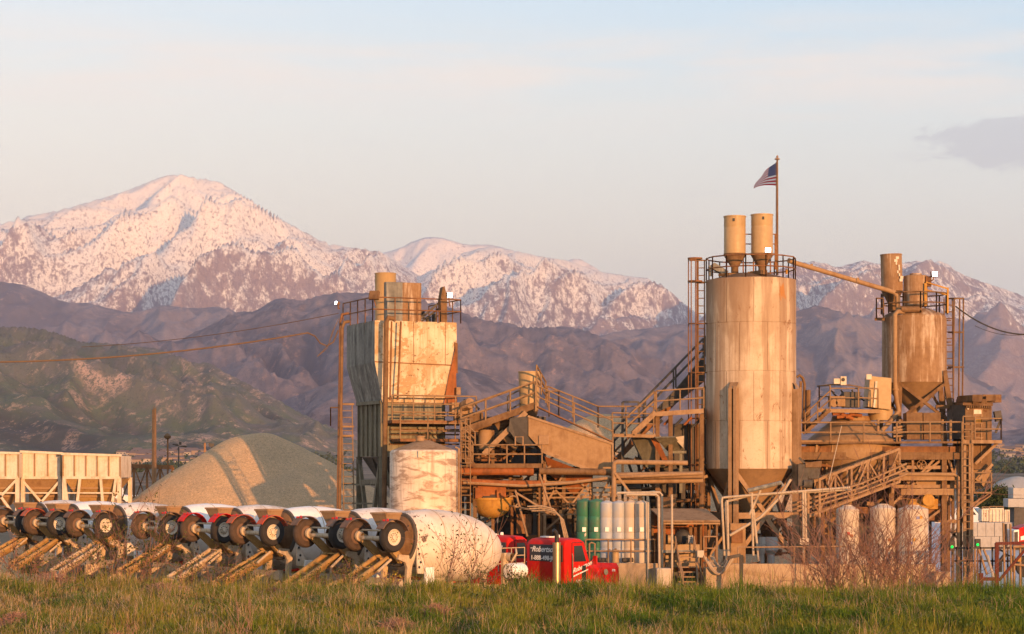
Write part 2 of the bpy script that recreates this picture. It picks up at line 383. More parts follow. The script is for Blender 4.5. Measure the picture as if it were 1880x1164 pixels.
def plain(name, c, rough=.6, metal=0, spec=.4, var=.25, scale=6):
    m = G(name); n1 = m.noise(m.co(), scale, 4, .6)
    return m.done(m.mix(m.math('MULTIPLY', m.mr(n1, .35, .7), var * 2), c, tuple(v * .45 for v in c)), rough, metal, spec)
def glow(name, c, e):
    m = G(name); m.set(m.b, 'Emission Color', c); m.set(m.b, 'Emission Strength', e); return m.done(c)

M = {}
M['dust'] = grime('dusty_steel', (0.297, 0.191, 0.109), (0.165, 0.0924, 0.0429), (0.165, 0.0726, 0.0264), amt=.5, rust_amt=.35)
M['dust2'] = grime('dusty_rusty_steel', (0.175, 0.101, 0.0477), (0.085, 0.0424, 0.017), (0.106, 0.0424, 0.0148), amt=.6, rust_amt=.6, scale=1.6)
M['rail'] = grime('dusty_rail', (0.251, 0.159, 0.0859), (0.134, 0.0734, 0.0306), amt=.5, scale=3, bump=0)
M['rust'] = grime('rusty_steel', (0.216, 0.1, 0.04), (0.088, 0.04, 0.0176), (0.288, 0.112, 0.036), amt=.6, rust_amt=.5)
M['orange'] = grime('orange_rusted_plate', (0.285, 0.093, 0.0248), (0.136, 0.0465, 0.0136), (0.347, 0.124, 0.031), amt=.5, rust_amt=.5)
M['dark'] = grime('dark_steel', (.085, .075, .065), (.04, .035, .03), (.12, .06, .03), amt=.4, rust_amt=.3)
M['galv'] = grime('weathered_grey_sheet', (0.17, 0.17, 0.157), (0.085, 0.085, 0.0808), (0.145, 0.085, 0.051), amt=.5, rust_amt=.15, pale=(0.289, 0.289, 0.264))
M['olive'] = grime('grey_green_sheet', (.16, .145, .10), (.09, .08, .06), (.16, .09, .045), amt=.5, rust_amt=.2, pale=(.24, .22, .16))
M['wbin'] = grime('rust_spotted_white_paint', (.74, .66, .53), (.52, .42, .29), (.36, .20, .09), scale=.8, amt=.35, rust_amt=.62, streak=.5)
M['wtank'] = grime('stained_white_tank', (.70, .61, .50), (.42, .34, .27), None, scale=.9, amt=.8, streak=.15)
M['silo'] = grime('stained_silo_paint', (0.499, 0.396, 0.284), (0.31, 0.215, 0.133), (0.292, 0.181, 0.0946), scale=.55, amt=.5, rust_amt=.25, streak=.8)
M['cone'] = grime('dusty_cone', (0.27, 0.165, 0.0825), (0.188, 0.116, 0.0638), (0.165, 0.0825, 0.0338), scale=.8, amt=.5, rust_amt=.3)
M['rsilo'] = grime('brown_silo_paint', (0.252, 0.153, 0.081), (0.153, 0.081, 0.0378), (0.153, 0.072, 0.027), scale=.8, amt=.5, rust_amt=.35, pale=(0.45, 0.36, 0.27))
M['vent'] = grime('tan_bin_vent', (0.383, 0.264, 0.136), (0.289, 0.187, 0.0892), (0.212, 0.119, 0.051), scale=1, amt=.4, rust_amt=.2, rough=.5)
M['cream'] = grime('cream_panel', (.60, .53, .44), (.42, .34, .24), (.34, .20, .10), scale=1.3, amt=.55, rust_amt=.5)
M['tanbox'] = grime('tan_hopper_plate', (0.294, 0.186, 0.096), (0.192, 0.106, 0.048), (0.192, 0.096, 0.0384), scale=.9, amt=.5, rust_amt=.3)
M['pipe'] = grime('dusty_white_pipe', (0.407, 0.341, 0.262), (0.276, 0.21, 0.144), scale=2, amt=.4, bump=0)
M['conc'] = grime('dusty_concrete', (0.365, 0.272, 0.178), (0.255, 0.178, 0.111), scale=.9, amt=.4, rough=.9, bump=.4)
M['block'] = grime('grey_concrete_block', (.36, .35, .34), (.26, .25, .24), scale=1.2, amt=.4, rough=.9)
M['green'] = grime('green_tank', (0.0263, 0.15, 0.09), (0.075, 0.0975, 0.0638), amt=.45, scale=1.2, rough=.5, bump=0)
M['blue'] = grime('blue_grey_tank', (.32, .36, .42), (.42, .37, .31), amt=.5, scale=1, rough=.5, bump=0)
M['ptank'] = grime('pale_tank', (0.459, 0.394, 0.32), (0.394, 0.328, 0.262), amt=.5, scale=1, rough=.6, bump=0)
M['tyre'] = plain('tyre_rubber', (.028, .024, .022), .8, var=.3)
M['tyred'] = plain('dusty_tyre', (.075, .05, .036), .9, var=.3)
M['hub'] = grime('white_wheel_rim', (.62, .55, .44), (.34, .24, .14), (.25, .12, .05), scale=4, amt=.4, rust_amt=.3, bump=0)
M['drum'] = grime('speckled_white_drum', (.76, .71, .64), (.58, .50, .42), (.20, .13, .10), scale=.95, amt=.3, rust_amt=.62, streak=.2, rough=.6)
M['drumw'] = grime('white_drum', (.78, .76, .74), (.60, .56, .52), (.30, .22, .16), scale=.9, amt=.3, rust_amt=.2, streak=.2, rough=.55)
M['truck'] = grime('dusty_white_frame', (0.48, 0.384, 0.272), (0.288, 0.2, 0.12), (0.224, 0.104, 0.04), scale=2, amt=.6, rust_amt=.4)
M['ochre'] = grime('ochre_frame', (0.374, 0.238, 0.0936), (0.216, 0.122, 0.0504), (0.187, 0.0864, 0.036), scale=2, amt=.5, rust_amt=.4)
m = G('speckled_white_drum'); p = m.co(); x, y, z = m.xyz(p)
n1 = m.noise(p, 1.3, 5, .62); n2 = m.noise(p, 4.2, 7, .75, .5); n3 = m.noise(p, 11, 3, .6); n4 = m.noise(p, 2.0, 6, .7, .3)
c = m.mix(m.mr(n1, .38, .66), (.68, .60, .52), (.54, .45, .36))
def band(x0, w): d_ = m.math('DIVIDE', m.math('SUBTRACT', x, x0), w); return m.math('POWER', 2.718, m.math('MULTIPLY', m.math('MULTIPLY', d_, d_), -1.0))
bd = m.math('MAXIMUM', band(1.50, .28), m.math('MULTIPLY', band(2.75, .22), .8))
c = m.mix(m.mr(m.math('ADD', n2, m.math('MULTIPLY', bd, .17)), .685, .72), c, (.13, .085, .065)); c = m.mix(m.mr(n4, .63, .72), c, (.34, .22, .14))
c = m.mix(m.math('MULTIPLY', m.mr(n3, .70, .74), .9), c, (.09, .06, .05)); m.bump(n1, .1, .02); M['drum'] = m.done(c, .55)
M['red'] = plain('red_paint', (.52, .012, .005), .45, 0, .18, .18, 3)
M['reddust'] = grime('dusty_red_fender', (.42, .06, .025), (.28, .12, .07), scale=2, amt=.6)
M['brownf'] = grime('brown_fender', (.16, .10, .07), (.10, .06, .045), scale=2, amt=.5)
M['chrome'] = plain('exhaust_metal', (.46, .33, .19), .35, .8, .5, .2, 5)
M['glass'] = plain('dark_glass', (.02, .025, .025), .08, 0, .6, .1)
M['pane'] = plain('sign_panel', (.045, .045, .05), .4, 0, .4, .1)
M['white'] = plain('white_paint', (.78, .76, .73), .5, 0, .4, .1)
M['lamp'] = glow('flood_light', (.95, .93, 1), 9)
M['greenlamp'] = glow('green_signal', (.0, .5, .06), 1.6)
M['redlamp'] = plain('red_lamp', (.55, .02, .01), .3)
M['yellow'] = grime('yellow_rusty_pan', (0.416, 0.224, 0.044), (0.24, 0.112, 0.024), (0.176, 0.072, 0.024), amt=.5, rust_amt=.35)
M['wood'] = grime('weathered_pole_wood', (.30, .165, .085), (.17, .09, .045), scale=2, streak=1, amt=.5, rough=.9)
M['redsteel'] = grime('dark_red_steel', (.095, .018, .011), (.06, .016, .012), scale=2, amt=.4)
M['hose'] = plain('dusty_hose', (.36, .26, .17), .8, var=.3)
M['cable'] = plain('brown_cable', (.14, .085, .05), .8)
M['black'] = plain('black_steel', (.025, .024, .025), .6)
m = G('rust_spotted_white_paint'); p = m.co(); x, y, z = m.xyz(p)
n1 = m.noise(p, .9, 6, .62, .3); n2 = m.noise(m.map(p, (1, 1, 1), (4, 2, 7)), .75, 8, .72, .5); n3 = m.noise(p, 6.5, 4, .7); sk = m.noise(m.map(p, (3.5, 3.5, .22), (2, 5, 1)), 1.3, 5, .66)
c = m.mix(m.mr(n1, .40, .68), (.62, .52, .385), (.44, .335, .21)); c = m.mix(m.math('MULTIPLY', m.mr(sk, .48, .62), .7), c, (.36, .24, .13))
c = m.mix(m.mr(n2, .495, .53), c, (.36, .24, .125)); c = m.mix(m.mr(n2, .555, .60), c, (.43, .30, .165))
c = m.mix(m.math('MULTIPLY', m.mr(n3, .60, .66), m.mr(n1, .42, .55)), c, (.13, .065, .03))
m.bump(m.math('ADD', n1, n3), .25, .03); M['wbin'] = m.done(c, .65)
m = G('stained_silo_paint'); p = m.co(); x, y, z = m.xyz(p)
n1 = m.noise(p, .38, 6, .62, .3); sk = m.noise(m.map(p, (1.7, 1.7, .10), (2, 5, 1)), 1.2, 6, .66, .2); n3 = m.noise(m.map(p, (1, 1, .6)), 2.2, 7, .72, .4); n4 = m.noise(p, 9, 3, .6)
c = m.mix(m.mr(n1, .42, .62), (.54, .43, .315), (.37, .275, .185)); c = m.mix(m.math('MULTIPLY', m.mr(sk, .47, .58), .70), c, (.255, .165, .10))
tp = m.mr(z, 9.5, 15.0); c = m.mix(m.math('MULTIPLY', m.math('MULTIPLY', m.mr(m.noise(m.map(p, (1.3, 1.3, .22), (7, 1, 3)), .9, 4, .55), .46, .52), tp), .85), c, (.23, .14, .08))
c = m.mix(m.mr(n3, .60, .66), c, (.22, .12, .06)); c = m.mix(m.math('MULTIPLY', m.mr(n3, .36, .31), m.mr(z, 10, 6)), c, (.66, .56, .43))
c = m.mix(m.math('MULTIPLY', m.mr(n4, .55, .75), .35), c, (.25, .17, .10))
gx = m.math('SUBTRACT', x, 1.25); gz = m.math('SUBTRACT', z, 14.15); rr = m.math('ADD', m.math('MULTIPLY', gx, m.math('MULTIPLY', gx, 9.0)), m.math('MULTIPLY', gz, m.math('MULTIPLY', gz, 1.8)))
c = m.mix(m.mr(m.math('ADD', m.math('MULTIPLY', n3, 1.6), m.math('MULTIPLY', rr, -.55)), .58, .78), c, (.34, .15, .04))
m.bump(m.math('ADD', n1, n4), .15, .03); M['silo'] = m.done(c, .7)
m = G('smeared_white_tank'); p = m.co()
n1 = m.noise(m.map(p, (.8, .8, 2.6)), 1.5, 6, .68, .7); n2 = m.noise(m.map(p, (2.6, 2.6, .25), (3, 1, 4)), 1.2, 5, .6); n3 = m.noise(p, .7, 4, .6)
c = m.mix(m.mr(n3, .40, .62), (.70, .60, .49), (.56, .44, .33)); c = m.mix(m.math('MULTIPLY', m.mr(n1, .48, .60), .85), c, (.25, .165, .11)); c = m.mix(m.math('MULTIPLY', m.mr(n2, .54, .70), .75), c, (.30, .21, .15))
m.bump(n1, .15, .03); M['wtank'] = m.done(c, .6)
m = G('gravel'); p = m.co(); n1 = m.noise(p, 7, 3, .8); n2 = m.noise(p, .5, 4, .6); n3 = m.noise(p, 20, 2, .6)
c = m.mix(m.mr(n1, .35, .65), (.58, .385, .215), (.80, .55, .32)); c = m.mix(m.math('MULTIPLY', m.mr(n2, .4, .7), .35), c, (.36, .29, .21)); c = m.mix(m.mr(n3, .55, .70), c, (.24, .18, .13))
m.bump(m.math('ADD', n1, n3), 1.0, .12); M['gravel'] = m.done(c, .95, 0, .1)

# ---------------------------------------------------------------- small builders
def railing(mb, pts, h=1.05, mids=1, gap=1.5, r=.032):
    """handrail along a line of floor points: posts, top rail, mid rails"""
    pts = [Vector(p) for p in pts]; up = Vector((0, 0, 1))
    for k in range(mids + 1):
        hh = h * (mids + 1 - k) / (mids + 1)
        for a, b in zip(pts, pts[1:]): mb.tube([a + up * hh, b + up * hh], r, 6)
    for a, b in zip(pts, pts[1:]):
        n = max(1, round((b - a).length / gap))
        for i in range(n + 1):
            q = a.lerp(b, i / n); mb.tube([q, q + up * h], r, 6)
def ladder(mb, p, q, w=.5, r=.025, step=.3, side=(1, 0, 0)):
    p, q, s_ = Vector(p), Vector(q), Vector(side) * w / 2
    mb.tube([p - s_, q - s_], r, 6); mb.tube([p + s_, q + s_], r, 6)
    n = int((q - p).length / step)
    for i in range(1, n): a = p.lerp(q, i / n); mb.tube([a - s_, a + s_], r * .8, 5)
def cage(mb, p, q, rad=.38, face=(0, -1, 0), gap=1.6, nbar=5, r=.022):
    """hoops and bars standing out from a ladder"""
    p, q, f = Vector(p), Vector(q), Vector(face); s_ = Vector((0, 0, 1)).cross(f)
    n = max(2, int((q - p).length / gap)); arcs = []
    for k in range(nbar + 2):
        t = math.pi * k / (nbar + 1); arcs.append(s_ * (rad * math.cos(t)) + f * (rad * 2 * math.sin(t)))
    for i in range(n + 1):
        a = p.lerp(q, i / n); mb.tube([a + o for o in arcs], r * 1.3, 5)
    for o in arcs[1:-1]: mb.tube([p + o, q + o], r, 5)
def stairs(mb, p, q, w=.8, depth=(0, 1, 0), n=10, st=.2):
    p, q, d = Vector(p), Vector(q), Vector(depth)
    for o in (d * 0, d * w): mb.bar(p + o, q + o, .06, st)
    for i in range(1, n): a = p.lerp(q, i / n); mb.box(a + d * w / 2, (.28, w, .04))
def truss(mb, p, q, h, n, w=.07, up=(0, 0, 1), cross=False):
    p, q, u = Vector(p), Vector(q), Vector(up) * h
    mb.bar(p, q, w); mb.bar(p + u, q + u, w)
    for i in range(n + 1): a = p.lerp(q, i / n); mb.bar(a, a + u, w * .7)
    for i in range(n):
        a, b = p.lerp(q, i / n), p.lerp(q, (i + 1) / n)
        if i % 2 or cross: mb.bar(a, b + u, w * .6)
        if not i % 2 or cross: mb.bar(a + u, b, w * .6)
def hbeam(mb, p, q, w=.3, h=.3, t=.03, up=(0, 1, 0)):
    p, q = Vector(p), Vector(q); a = (q - p).normalized(); u = Vector(up); s_ = a.cross(u).normalized(); u = s_.cross(a)
    mb.bar(p + u * (h / 2), q + u * (h / 2), w, t, up); mb.bar(p - u * (h / 2), q - u * (h / 2), w, t, up); mb.bar(p, q, t, h - t * 1.05, up)
def lettering(txt, size, mat, parent, origin, xdir, zdir, shear=0, bold=.0, name='lettering'):
    cu = bpy.data.curves.new('t', 'FONT'); cu.body = txt; cu.size = size; cu.shear = shear; cu.extrude = .004; cu.offset = bold; cu.align_x = 'LEFT'
    to = bpy.data.objects.new('t', cu); COL.objects.link(to)
    me = bpy.data.meshes.new_from_object(to.evaluated_get(bpy.context.evaluated_depsgraph_get()))
    bpy.data.objects.remove(to)
    x, z = Vector(xdir).normalized(), Vector(zdir).normalized(); y = -x.cross(z)
    Mx = Matrix((( x.x, z.x, -y.x, 0), (x.y, z.y, -y.y, 0), (x.z, z.z, -y.z, 0), (0, 0, 0, 1)))
    me.transform(Matrix.Translation(Vector(origin)) @ Mx)
    me.name = name; me.materials.clear(); me.materials.append(mat)
    o = bpy.data.objects.new(name, me); COL.objects.link(o); o.parent = parent; return o
def arc_pts(c, r, a0, a1, n, e1, e2):
    c, e1, e2 = Vector(c), Vector(e1), Vector(e2)
    return [c + e1 * (r * math.cos(R(a0 + (a1 - a0) * i / n))) + e2 * (r * math.sin(R(a0 + (a1 - a0) * i / n))) for i in range(n + 1)]

# ---------------------------------------------------------------- mixer trucks (local: x forward, y left, z up; origin below the raised rear axle)
HEAD = R(43)
def wheel_parts(parent, c, side, mat, name='wheel', r=.55, w=.28, hub=None):
    c = Vector(c); ax = (0, side, 0); h = w / 2
    o = MB().lathe([(.30, -h), (r - .06, -h), (r - .015, -h + .05), (r, -h + .09), (r, h - .09), (r - .015, h - .05), (r - .06, h), (r - .10, h + .004), (.30, h - .01)], c, 28, ax).build(name, mat, parent)
    b = MB().lathe([(.305, -h + .02), (.305, h - .02), (.285, h - .005), (.275, h - .03), (.20, h - .07), (.185, h - .05), (.10, h - .045), (.10, h + .03), (.06, h + .045), (.001, h + .045)], c, 24, ax)
    b.lathe([(.001, -h + .03), (.295, -h + .03)], c, 24, ax)
    nb = b; nb.cur = 1
    for k in range(10):
        t = 2 * math.pi * k / 10; nb.lathe([(.018, 0), (.018, .03), (.001, .03)], c + Vector((.15 * math.cos(t), side * (h - .05), .15 * math.sin(t))), 6, ax)
    for k in (2, 7):
        t = 2 * math.pi * k / 10 + .3; nb.lathe([(.035, 0), (.035, .012), (.001, .012)], c + Vector((.235 * math.cos(t), side * (h - .075), .235 * math.sin(t))), 8, ax)
    nb.build('rim', [hub or M['hub'], M['black']], o)
    return o
def make_truck(cab=True):
    t = thing('mixer_truck', 'x', 'mixer truck')
    WZ = 3.44
    for s in (-1, 1):
        wheel_parts(t, (0, s * 1.05, WZ), s, M['tyre'] if s < 0 else M['tyred'], hub=None if s < 0 else M['brownf'])
        f = MB()
        for a, b in zip(arc_pts((0, s * 1.05, WZ - .02), .66, 22, 150, 8, (1, 0, 0), (0, 0, 1)), arc_pts((0, s * 1.05, WZ - .02), .66, 22, 150, 8, (1, 0, 0), (0, 0, 1))[1:]):
            n_ = ((a + b) / 2 - Vector((0, s * 1.05, WZ))).normalized(); f.bar(a, b, .40, .03, n_)
        f.build('fender', M['brownf'], t)
    a = MB(); a.tube([(0, -.98, WZ - .06), (0, .98, WZ - .06)], .085, 12); a.tube([(.12, -.8, WZ + .22), (.12, .8, WZ + .22)], .035, 8)
    a.lathe([(.2, -.05), (.2, .06), (.12, .08), (.12, .2)], (0, .80, WZ), 14, (0, -1, 0)); a.lathe([(.2, -.05), (.2, .06), (.12, .08), (.12, .2)], (0, -.80, WZ), 14, (0, 1, 0))
    a.build('axle', M['truck'], t)
    for s in (-1, 1):
        br = MB()
        br.tube([(.05, s * .80, WZ + .22), (.05, s * .74, WZ), (.16, s * .8, WZ - .25)], .035, 6)
        br.bar((0, s * .62, WZ - .1), (.9, s * .50, 2.55), .16, .26)
        br.tube([(.0, s * .62, WZ + .05), (1.1, s * .42, 3.05)], .06, 8)
        br.build('lift_arm', M['ochre'], t)
    # hopper with its lip, the step grating under it
    h = MB(); T, B = 4.27, 3.55
    top = [(.22, -.44, T), (.95, -.44, T), (.95, .44, T), (.22, .44, T)]; bot = [(.50, -.20, B), (.85, -.20, B), (.85, .20, B), (.50, .20, B)]
    h.add(top + bot, [(0, 1, 5, 4), (1, 2, 6, 5), (2, 3, 7, 6), (3, 0, 4, 7), (4, 5, 6, 7)])
    for p_, q_ in zip(top, top[1:] + top[:1]): h.bar(p_, q_, .05, .07)
    h.build('hopper', M['dust'], t)
    gz = MB()
    for k in range(5): gz.bar((.35 + .1 * k, -.95, 3.25 + .12 * k), (.35 + .1 * k, -.50, 3.25 + .12 * k), .03)
    for k in range(4): gz.bar((.28, -.95 + .15 * k, 3.15), (.85, -.95 + .15 * k, 3.85), .03)
    gz.build('step_grating', M['black'], t)
    # drum, roller ring, rear cone
    sl_ = -.125; ax = Vector((1, 0, sl_)).normalized(); c0 = Vector((1.15, 0, 3.30))
    d = MB().lathe([(.98, 0.03), (1.13, .5), (1.26, 1.2), (1.31, 1.9), (1.30, 2.6), (1.24, 3.2), (1.12, 3.7), (.95, 4.15), (.74, 4.5), (.45, 4.7), (.001, 4.78)], c0, 40, ax)
    d.build('drum', M['drumw'], t, auto=60)
    rb = MB()
    for a_ in (1.22, 2.6, 3.68): rb.lathe([((1.262, 1.302, 1.125)[(1.22, 2.6, 3.68).index(a_)] + .006, a_ - .02), ((1.262, 1.302, 1.125)[(1.22, 2.6, 3.68).index(a_)] + .006, a_ + .02)], c0, 40, ax)
    rb.build('weld_seam', M['truck'], t)
    MB().lathe([(.86, -.01), (.985, -.01), (1.005, .02), (1.005, .08), (.985, .10), (.95, .11)], c0, 40, ax).build('roller_ring', M['dark'], t)
    MB().lathe([(.48, -.62), (.55, -.60), (.88, -.02), (.88, 0), (.50, -.50), (.48, -.62)], c0, 36, ax).build('drum_mouth', M['dust2'], t)
    # rear pedestal: curved posts, plate with holes
    for s in (-1, 1):
        p_ = MB(); p_.prism([(.92, s * .62, 1.0), (1.16, s * .62, 1.0), (1.14, s * .62, 1.9), (1.22, s * .62, 2.45), (1.05, s * .62, 2.75), (.60, s * .62, 2.80), (.55, s * .62, 2.62), (.88, s * .62, 2.50), (.98, s * .62, 2.3), (.92, s * .62, 1.9)], (0, s * .12, 0))
        p_.build('pedestal', M['truck'], t)
    b_ = MB().prism([(1.20, -.98, 3.35), (1.36, -.98, 3.38), (1.42, -.98, 2.75), (1.62, -.98, 2.40), (1.9, -.98, 2.2), (1.9, -.98, 2.05), (1.25, -.98, 2.1)], (0, .05, 0))
    hb = b_; hb.cur = 1
    for x_, z_ in ((1.30, 3.2), (1.31, 3.0), (1.33, 2.80), (1.40, 2.5), (1.6, 2.22), (1.33, 2.32)): hb.lathe([(.05, 0), (.05, .012), (.001, .012)], (x_, -.98, z_), 10, (0, -1, 0))
    hb.build('roller_bracket', [M['cream'], M['black']], t)
    # chute folded out to the rear
    ch = MB(); q0, q1 = Vector((.40, .05, 2.66)), Vector((-1.75, -.12, 1.62))
    arc = [(math.cos(t_) * .34, math.sin(t_) * .34) for t_ in [math.pi * (1 + k / 8) for k in range(9)]]
    sdv = Vector((0, 1, 0)); upv = (q1 - q0).normalized().cross(sdv); upv = upv if upv.z > 0 else -upv
    vs = [q + sdv * x_ + upv * z_ for q in (q0, q1) for x_, z_ in arc]; ch.add(vs, [(k, k + 1, 10 + k, 9 + k) for k in range(8)], True)
    for s in (-1, 1): ch.tube([q0 + sdv * (s * .36), q1 + sdv * (s * .36)], .085, 10)
    for k in (0, .33, .66, 1): q = q0.lerp(q1, k); ch.bar(q - sdv * .36 + upv * .02, q + sdv * .36 + upv * .02, .05, .04)
    ch.build('chute', M['ochre'], t)
    MB().tube([(.3, -.62, 2.62), (-.35, -.66, 2.2)], .05, 8).build('chute_ram', M['truck'], t)
    bx = MB().box((1.75, -1.05, 2.0), (.42, .1, .62)); bx.build('side_box', M['white'], t, .015)
    fr = MB()
    for s in (-1, 1): fr.bar((.6, s * .45, 1.15), (12.0, s * .45, 1.05), .12, .3)
    fr.bar((.6, 0, 1.3), (.6, 0, 1.75), 1.7, .12); fr.box((.5, 0, 1.75), (.15, 1.9, .35)); fr.box((2.2, -.75, 1.75), (.9, .3, .3))
    for y_ in (-.6, .6): fr.box((5.9, y_, 1.9), (.25, .14, 1.2))
    fr.build('chassis', M['truck'], t)
    for s in (-1, 1):
        tl = MB(); tl.lathe([(.055, 0), (.055, .04), (.001, .05)], (-.28, s * 1.05 - .10, WZ + .62), 10, (-1, 0, .2)); tl.box((-.30, s * 1.05 + .10, WZ + .61), (.04, .12, .06))
        tl.build('tail_light', M['redlamp'], t)
    wt = MB().lathe([(.001, -.42), (.26, -.40), (.30, -.30), (.30, .30), (.26, .40), (.001, .42)], (6.15, -.95, 2.02), 20, (1, 0, 0)); wt.build('water_tank', M['drumw'], t)
    pn = MB().box((5.95, -.55, 2.55), (.3, .3, .3)); pn.lathe([(.16, 0), (.16, .35), (.1, .4)], (6.0, -.95, 2.55), 12, (0, 1, 0)); pn.tube([(6, -.9, 2.4), (6.1, -1.05, 2.7), (6.2, -.9, 2.85)], .04, 6); pn.build('pump', M['truck'], t)
    for x_ in (3.2, 4.55):
        for s in (-1, 1): wheel_parts(t, (x_, s * .98, .55), s, M['tyre'])
    if cab:
        X0, X1 = 8.62, 9.98; c_ = MB()
        prof = [(X0 + .03, 1.15), (X0, 1.3), (X0, 2.95), (X0 + .06, 3.08), (X0 + .18, 3.16), (X0 + .6, 3.20), (X1 - .45, 3.17), (X1 - .28, 3.06), (X1 - .02, 2.30), (X1, 2.2), (X1, 1.15)]
        def sect(y, k): return [(x_, y, z_ - k * (z_ - 2.6) * (z_ > 2.6)) for x_, z_ in prof]
        rows = [sect(-1.04, .16), sect(-1.03, .09), sect(-.96, .03), sect(-.8, 0), sect(.8, 0), sect(.96, .03), sect(1.03, .09), sect(1.04, .16)]
        rows[0] = [(x_, -1.05, z_) for x_, _, z_ in rows[0]]; rows[-1] = [(x_, 1.05, z_) for x_, _, z_ in rows[-1]]
        n_ = len(prof); vs = [p for r_ in rows for p in r_]; fs = []
        for i in range(len(rows) - 1):
            for k in range(n_ - 1): fs.append((i * n_ + k, i * n_ + k + 1, (i + 1) * n_ + k + 1, (i + 1) * n_ + k))
        fs += [tuple(range(n_)), tuple((len(rows) - 1) * n_ + k for k in range(n_))]
        c_.add(vs, fs, True); cb = c_.build('cab', M['red'], t, auto=35)
        # bonnet, narrowing to the grille
        hd = MB(); A = [(X1 - .02, .92, 2.22), (X1 - .02, 1.0, 2.0), (X1 - .02, 1.0, 1.1)]; Bq = [(X1 + 1.80, .78, 2.14), (X1 + 1.80, .90, 1.98), (X1 + 1.80, .94, 1.1)]
        rowA = [(x_, -y, z_) for x_, y, z_ in A[::-1]] + A; rowB = [(x_, -y, z_) for x_, y, z_ in Bq[::-1]] + Bq
        hd.add(rowA + rowB, [(k, k + 1, 7 + k, 6 + k) for k in range(5)] + [(6, 7, 8, 9, 10, 11)], True)
        hood = hd.build('bonnet', M['red'], t, auto=25)
        MB().box((X1 + 1.83, 0, 1.55), (.06, 1.5, .85)).build('grille', M['chrome'], hood)
        hd2 = MB()
        hd2.lathe([(.12, 0), (.12, .02), (.001, .02)], (X1 + 1.0, -.965, 1.82), 16, (.06, -1, .1)); hd2.build('side_vent', M['chrome'], hood)
        lettering('STR', .12, M['white'], hood, (X1 + 1.38, -.945, 1.84), (1, .1, -.1), (0, 0, 1), .1, .004)
        for s in (-1, 1):
            dr = MB().prism([(X0 + .42, s * 1.052, 1.25), (X1 - .12, s * 1.052, 1.25), (X1 - .12, s * 1.052, 2.28), (X1 - .40, s * 1.052, 3.0), (X0 + .42, s * 1.052, 3.0)], (0, s * .018, 0)); door = dr.build('door', M['red'], t)
            MB().prism([(X0 + .50, s * 1.074, 2.28), (X1 - .20, s * 1.074, 2.28), (X1 - .44, s * 1.074, 2.90), (X0 + .50, s * 1.074, 2.90)], (0, s * .012, 0)).build('window', M['glass'], door)
            MB().box((X1 - .32, s * 1.08, 1.75), (.22, .012, .75)).build('lower_window', M['glass'], door)
            gp = MB()
            for a_, b_ in (((X0 + .40, 1.25), (X0 + .40, 3.02)), ((X1 - .10, 1.25), (X1 - .10, 2.28)), ((X0 + .40, 3.02), (X1 - .40, 3.02))): gp.bar((a_[0], s * 1.056, a_[1]), (b_[0], s * 1.056, b_[1]), .022, .022)
            gp.build('door_seal', M['black'], door)
            MB().tube([(X0 + .38, s * 1.10, 1.5), (X0 + .38, s * 1.13, 1.6), (X0 + .38, s * 1.13, 2.5), (X0 + .38, s * 1.10, 2.6)], .02, 6).build('handle', M['chrome'], door)
        door = children(t)[-1] if children(t)[-1].name.startswith('door') else None
        dl = [o for o in bpy.data.objects if o.parent == t and o.name.startswith('door')]
        dd = min(dl, key=lambda o: sum(v.co.y for v in o.data.vertices))
        lettering("Robertson's", .25, M['white'], dd, (X0 + .42, -1.082, 1.84), (1, 0, .30), (0, 0, 1), .35, .004)
        MB().prism([(X0 + .42, -1.082, 1.68), (X1 - .10, -1.082, 1.94), (X1 - .10, -1.082, 1.985), (X0 + .42, -1.082, 1.735)], (0, -.006, 0)).build('stripe', M['white'], dd)
        lettering('READY MIX', .14, M['white'], dd, (X0 + .60, -1.082, 1.48), (1, 0, 0), (0, 0, 1), 0, .003)
        # rear window with the name and the number
        pnl = MB().prism([(X0 - .012, .86, 2.28), (X0 - .012, -.98, 2.28), (X0 - .012, -.98, 2.93), (X0 - .012, .86, 2.93)], (-.012, 0, 0)).build('rear_window', M['pane'], t, .01)
        lettering("Robertson's", .31, M['white'], pnl, (X0 - .03, .74, 2.65), (0, -1, 0), (0, 0, 1), .35, .004)
        MB().box((X0 - .03, .66, 2.78), (.008, .30, .03)).build('stripe', M['white'], pnl)
        lettering("1-888-498-JOBS", .25, M['white'], pnl, (X0 - .03, .80, 2.33), (0, -1, 0), (0, 0, 1), 0, .004)
        ex = MB().tube([(X0 - .22, -.86, 1.3), (X0 - .22, -.86, 3.02)], .16, 18); ex.lathe([(.165, 0), (.165, .04)], (X0 - .22, -.86, 3.0), 18); exo = ex.build('exhaust_stack', M['chrome'], t)
        MB().tube([(X0 - .22, -.86, 3.0), (X0 - .22, -.86, 3.3), (X0 - .26, -.86, 3.42), (X0 - .40, -.86, 3.52)], .085, 12).build('exhaust_tip', M['black'], exo)
        MB().lathe([(.07, 0), (.07, .10), (.001, .12)], (X0 + .5, -.2, 3.2), 10).box((X0 + .35, .25, 3.22), (.3, .5, .05)).build('roof_light', M['white'], cb)
        mi = MB().tube([(X1 + .02, -1.02, 2.2), (X1 + .15, -1.2, 2.4), (X1 + .15, -1.2, 2.15)], .018, 6); mi.box((X1 + .15, -1.22, 2.32), (.06, .2, .34)); mi.build('mirror', M['redlamp'], t)
        for s in (-1, 1): wheel_parts(t, (X1 + .9, s * .98, .55), s, M['tyre'])
        gr = MB(); railing(gr, [(7.0, .95, 1.9), (8.4, .95, 1.9)], .9, 2, .7, .02); gr.build('guard_rail', M['truck'], t)
    return t
tr0 = make_truck()
kids = kid_map()
spots = [(720, 0), (625, 1), (500, 2), (408, 3), (313, 4), (190, 5), (107, 6), (47, 7)]
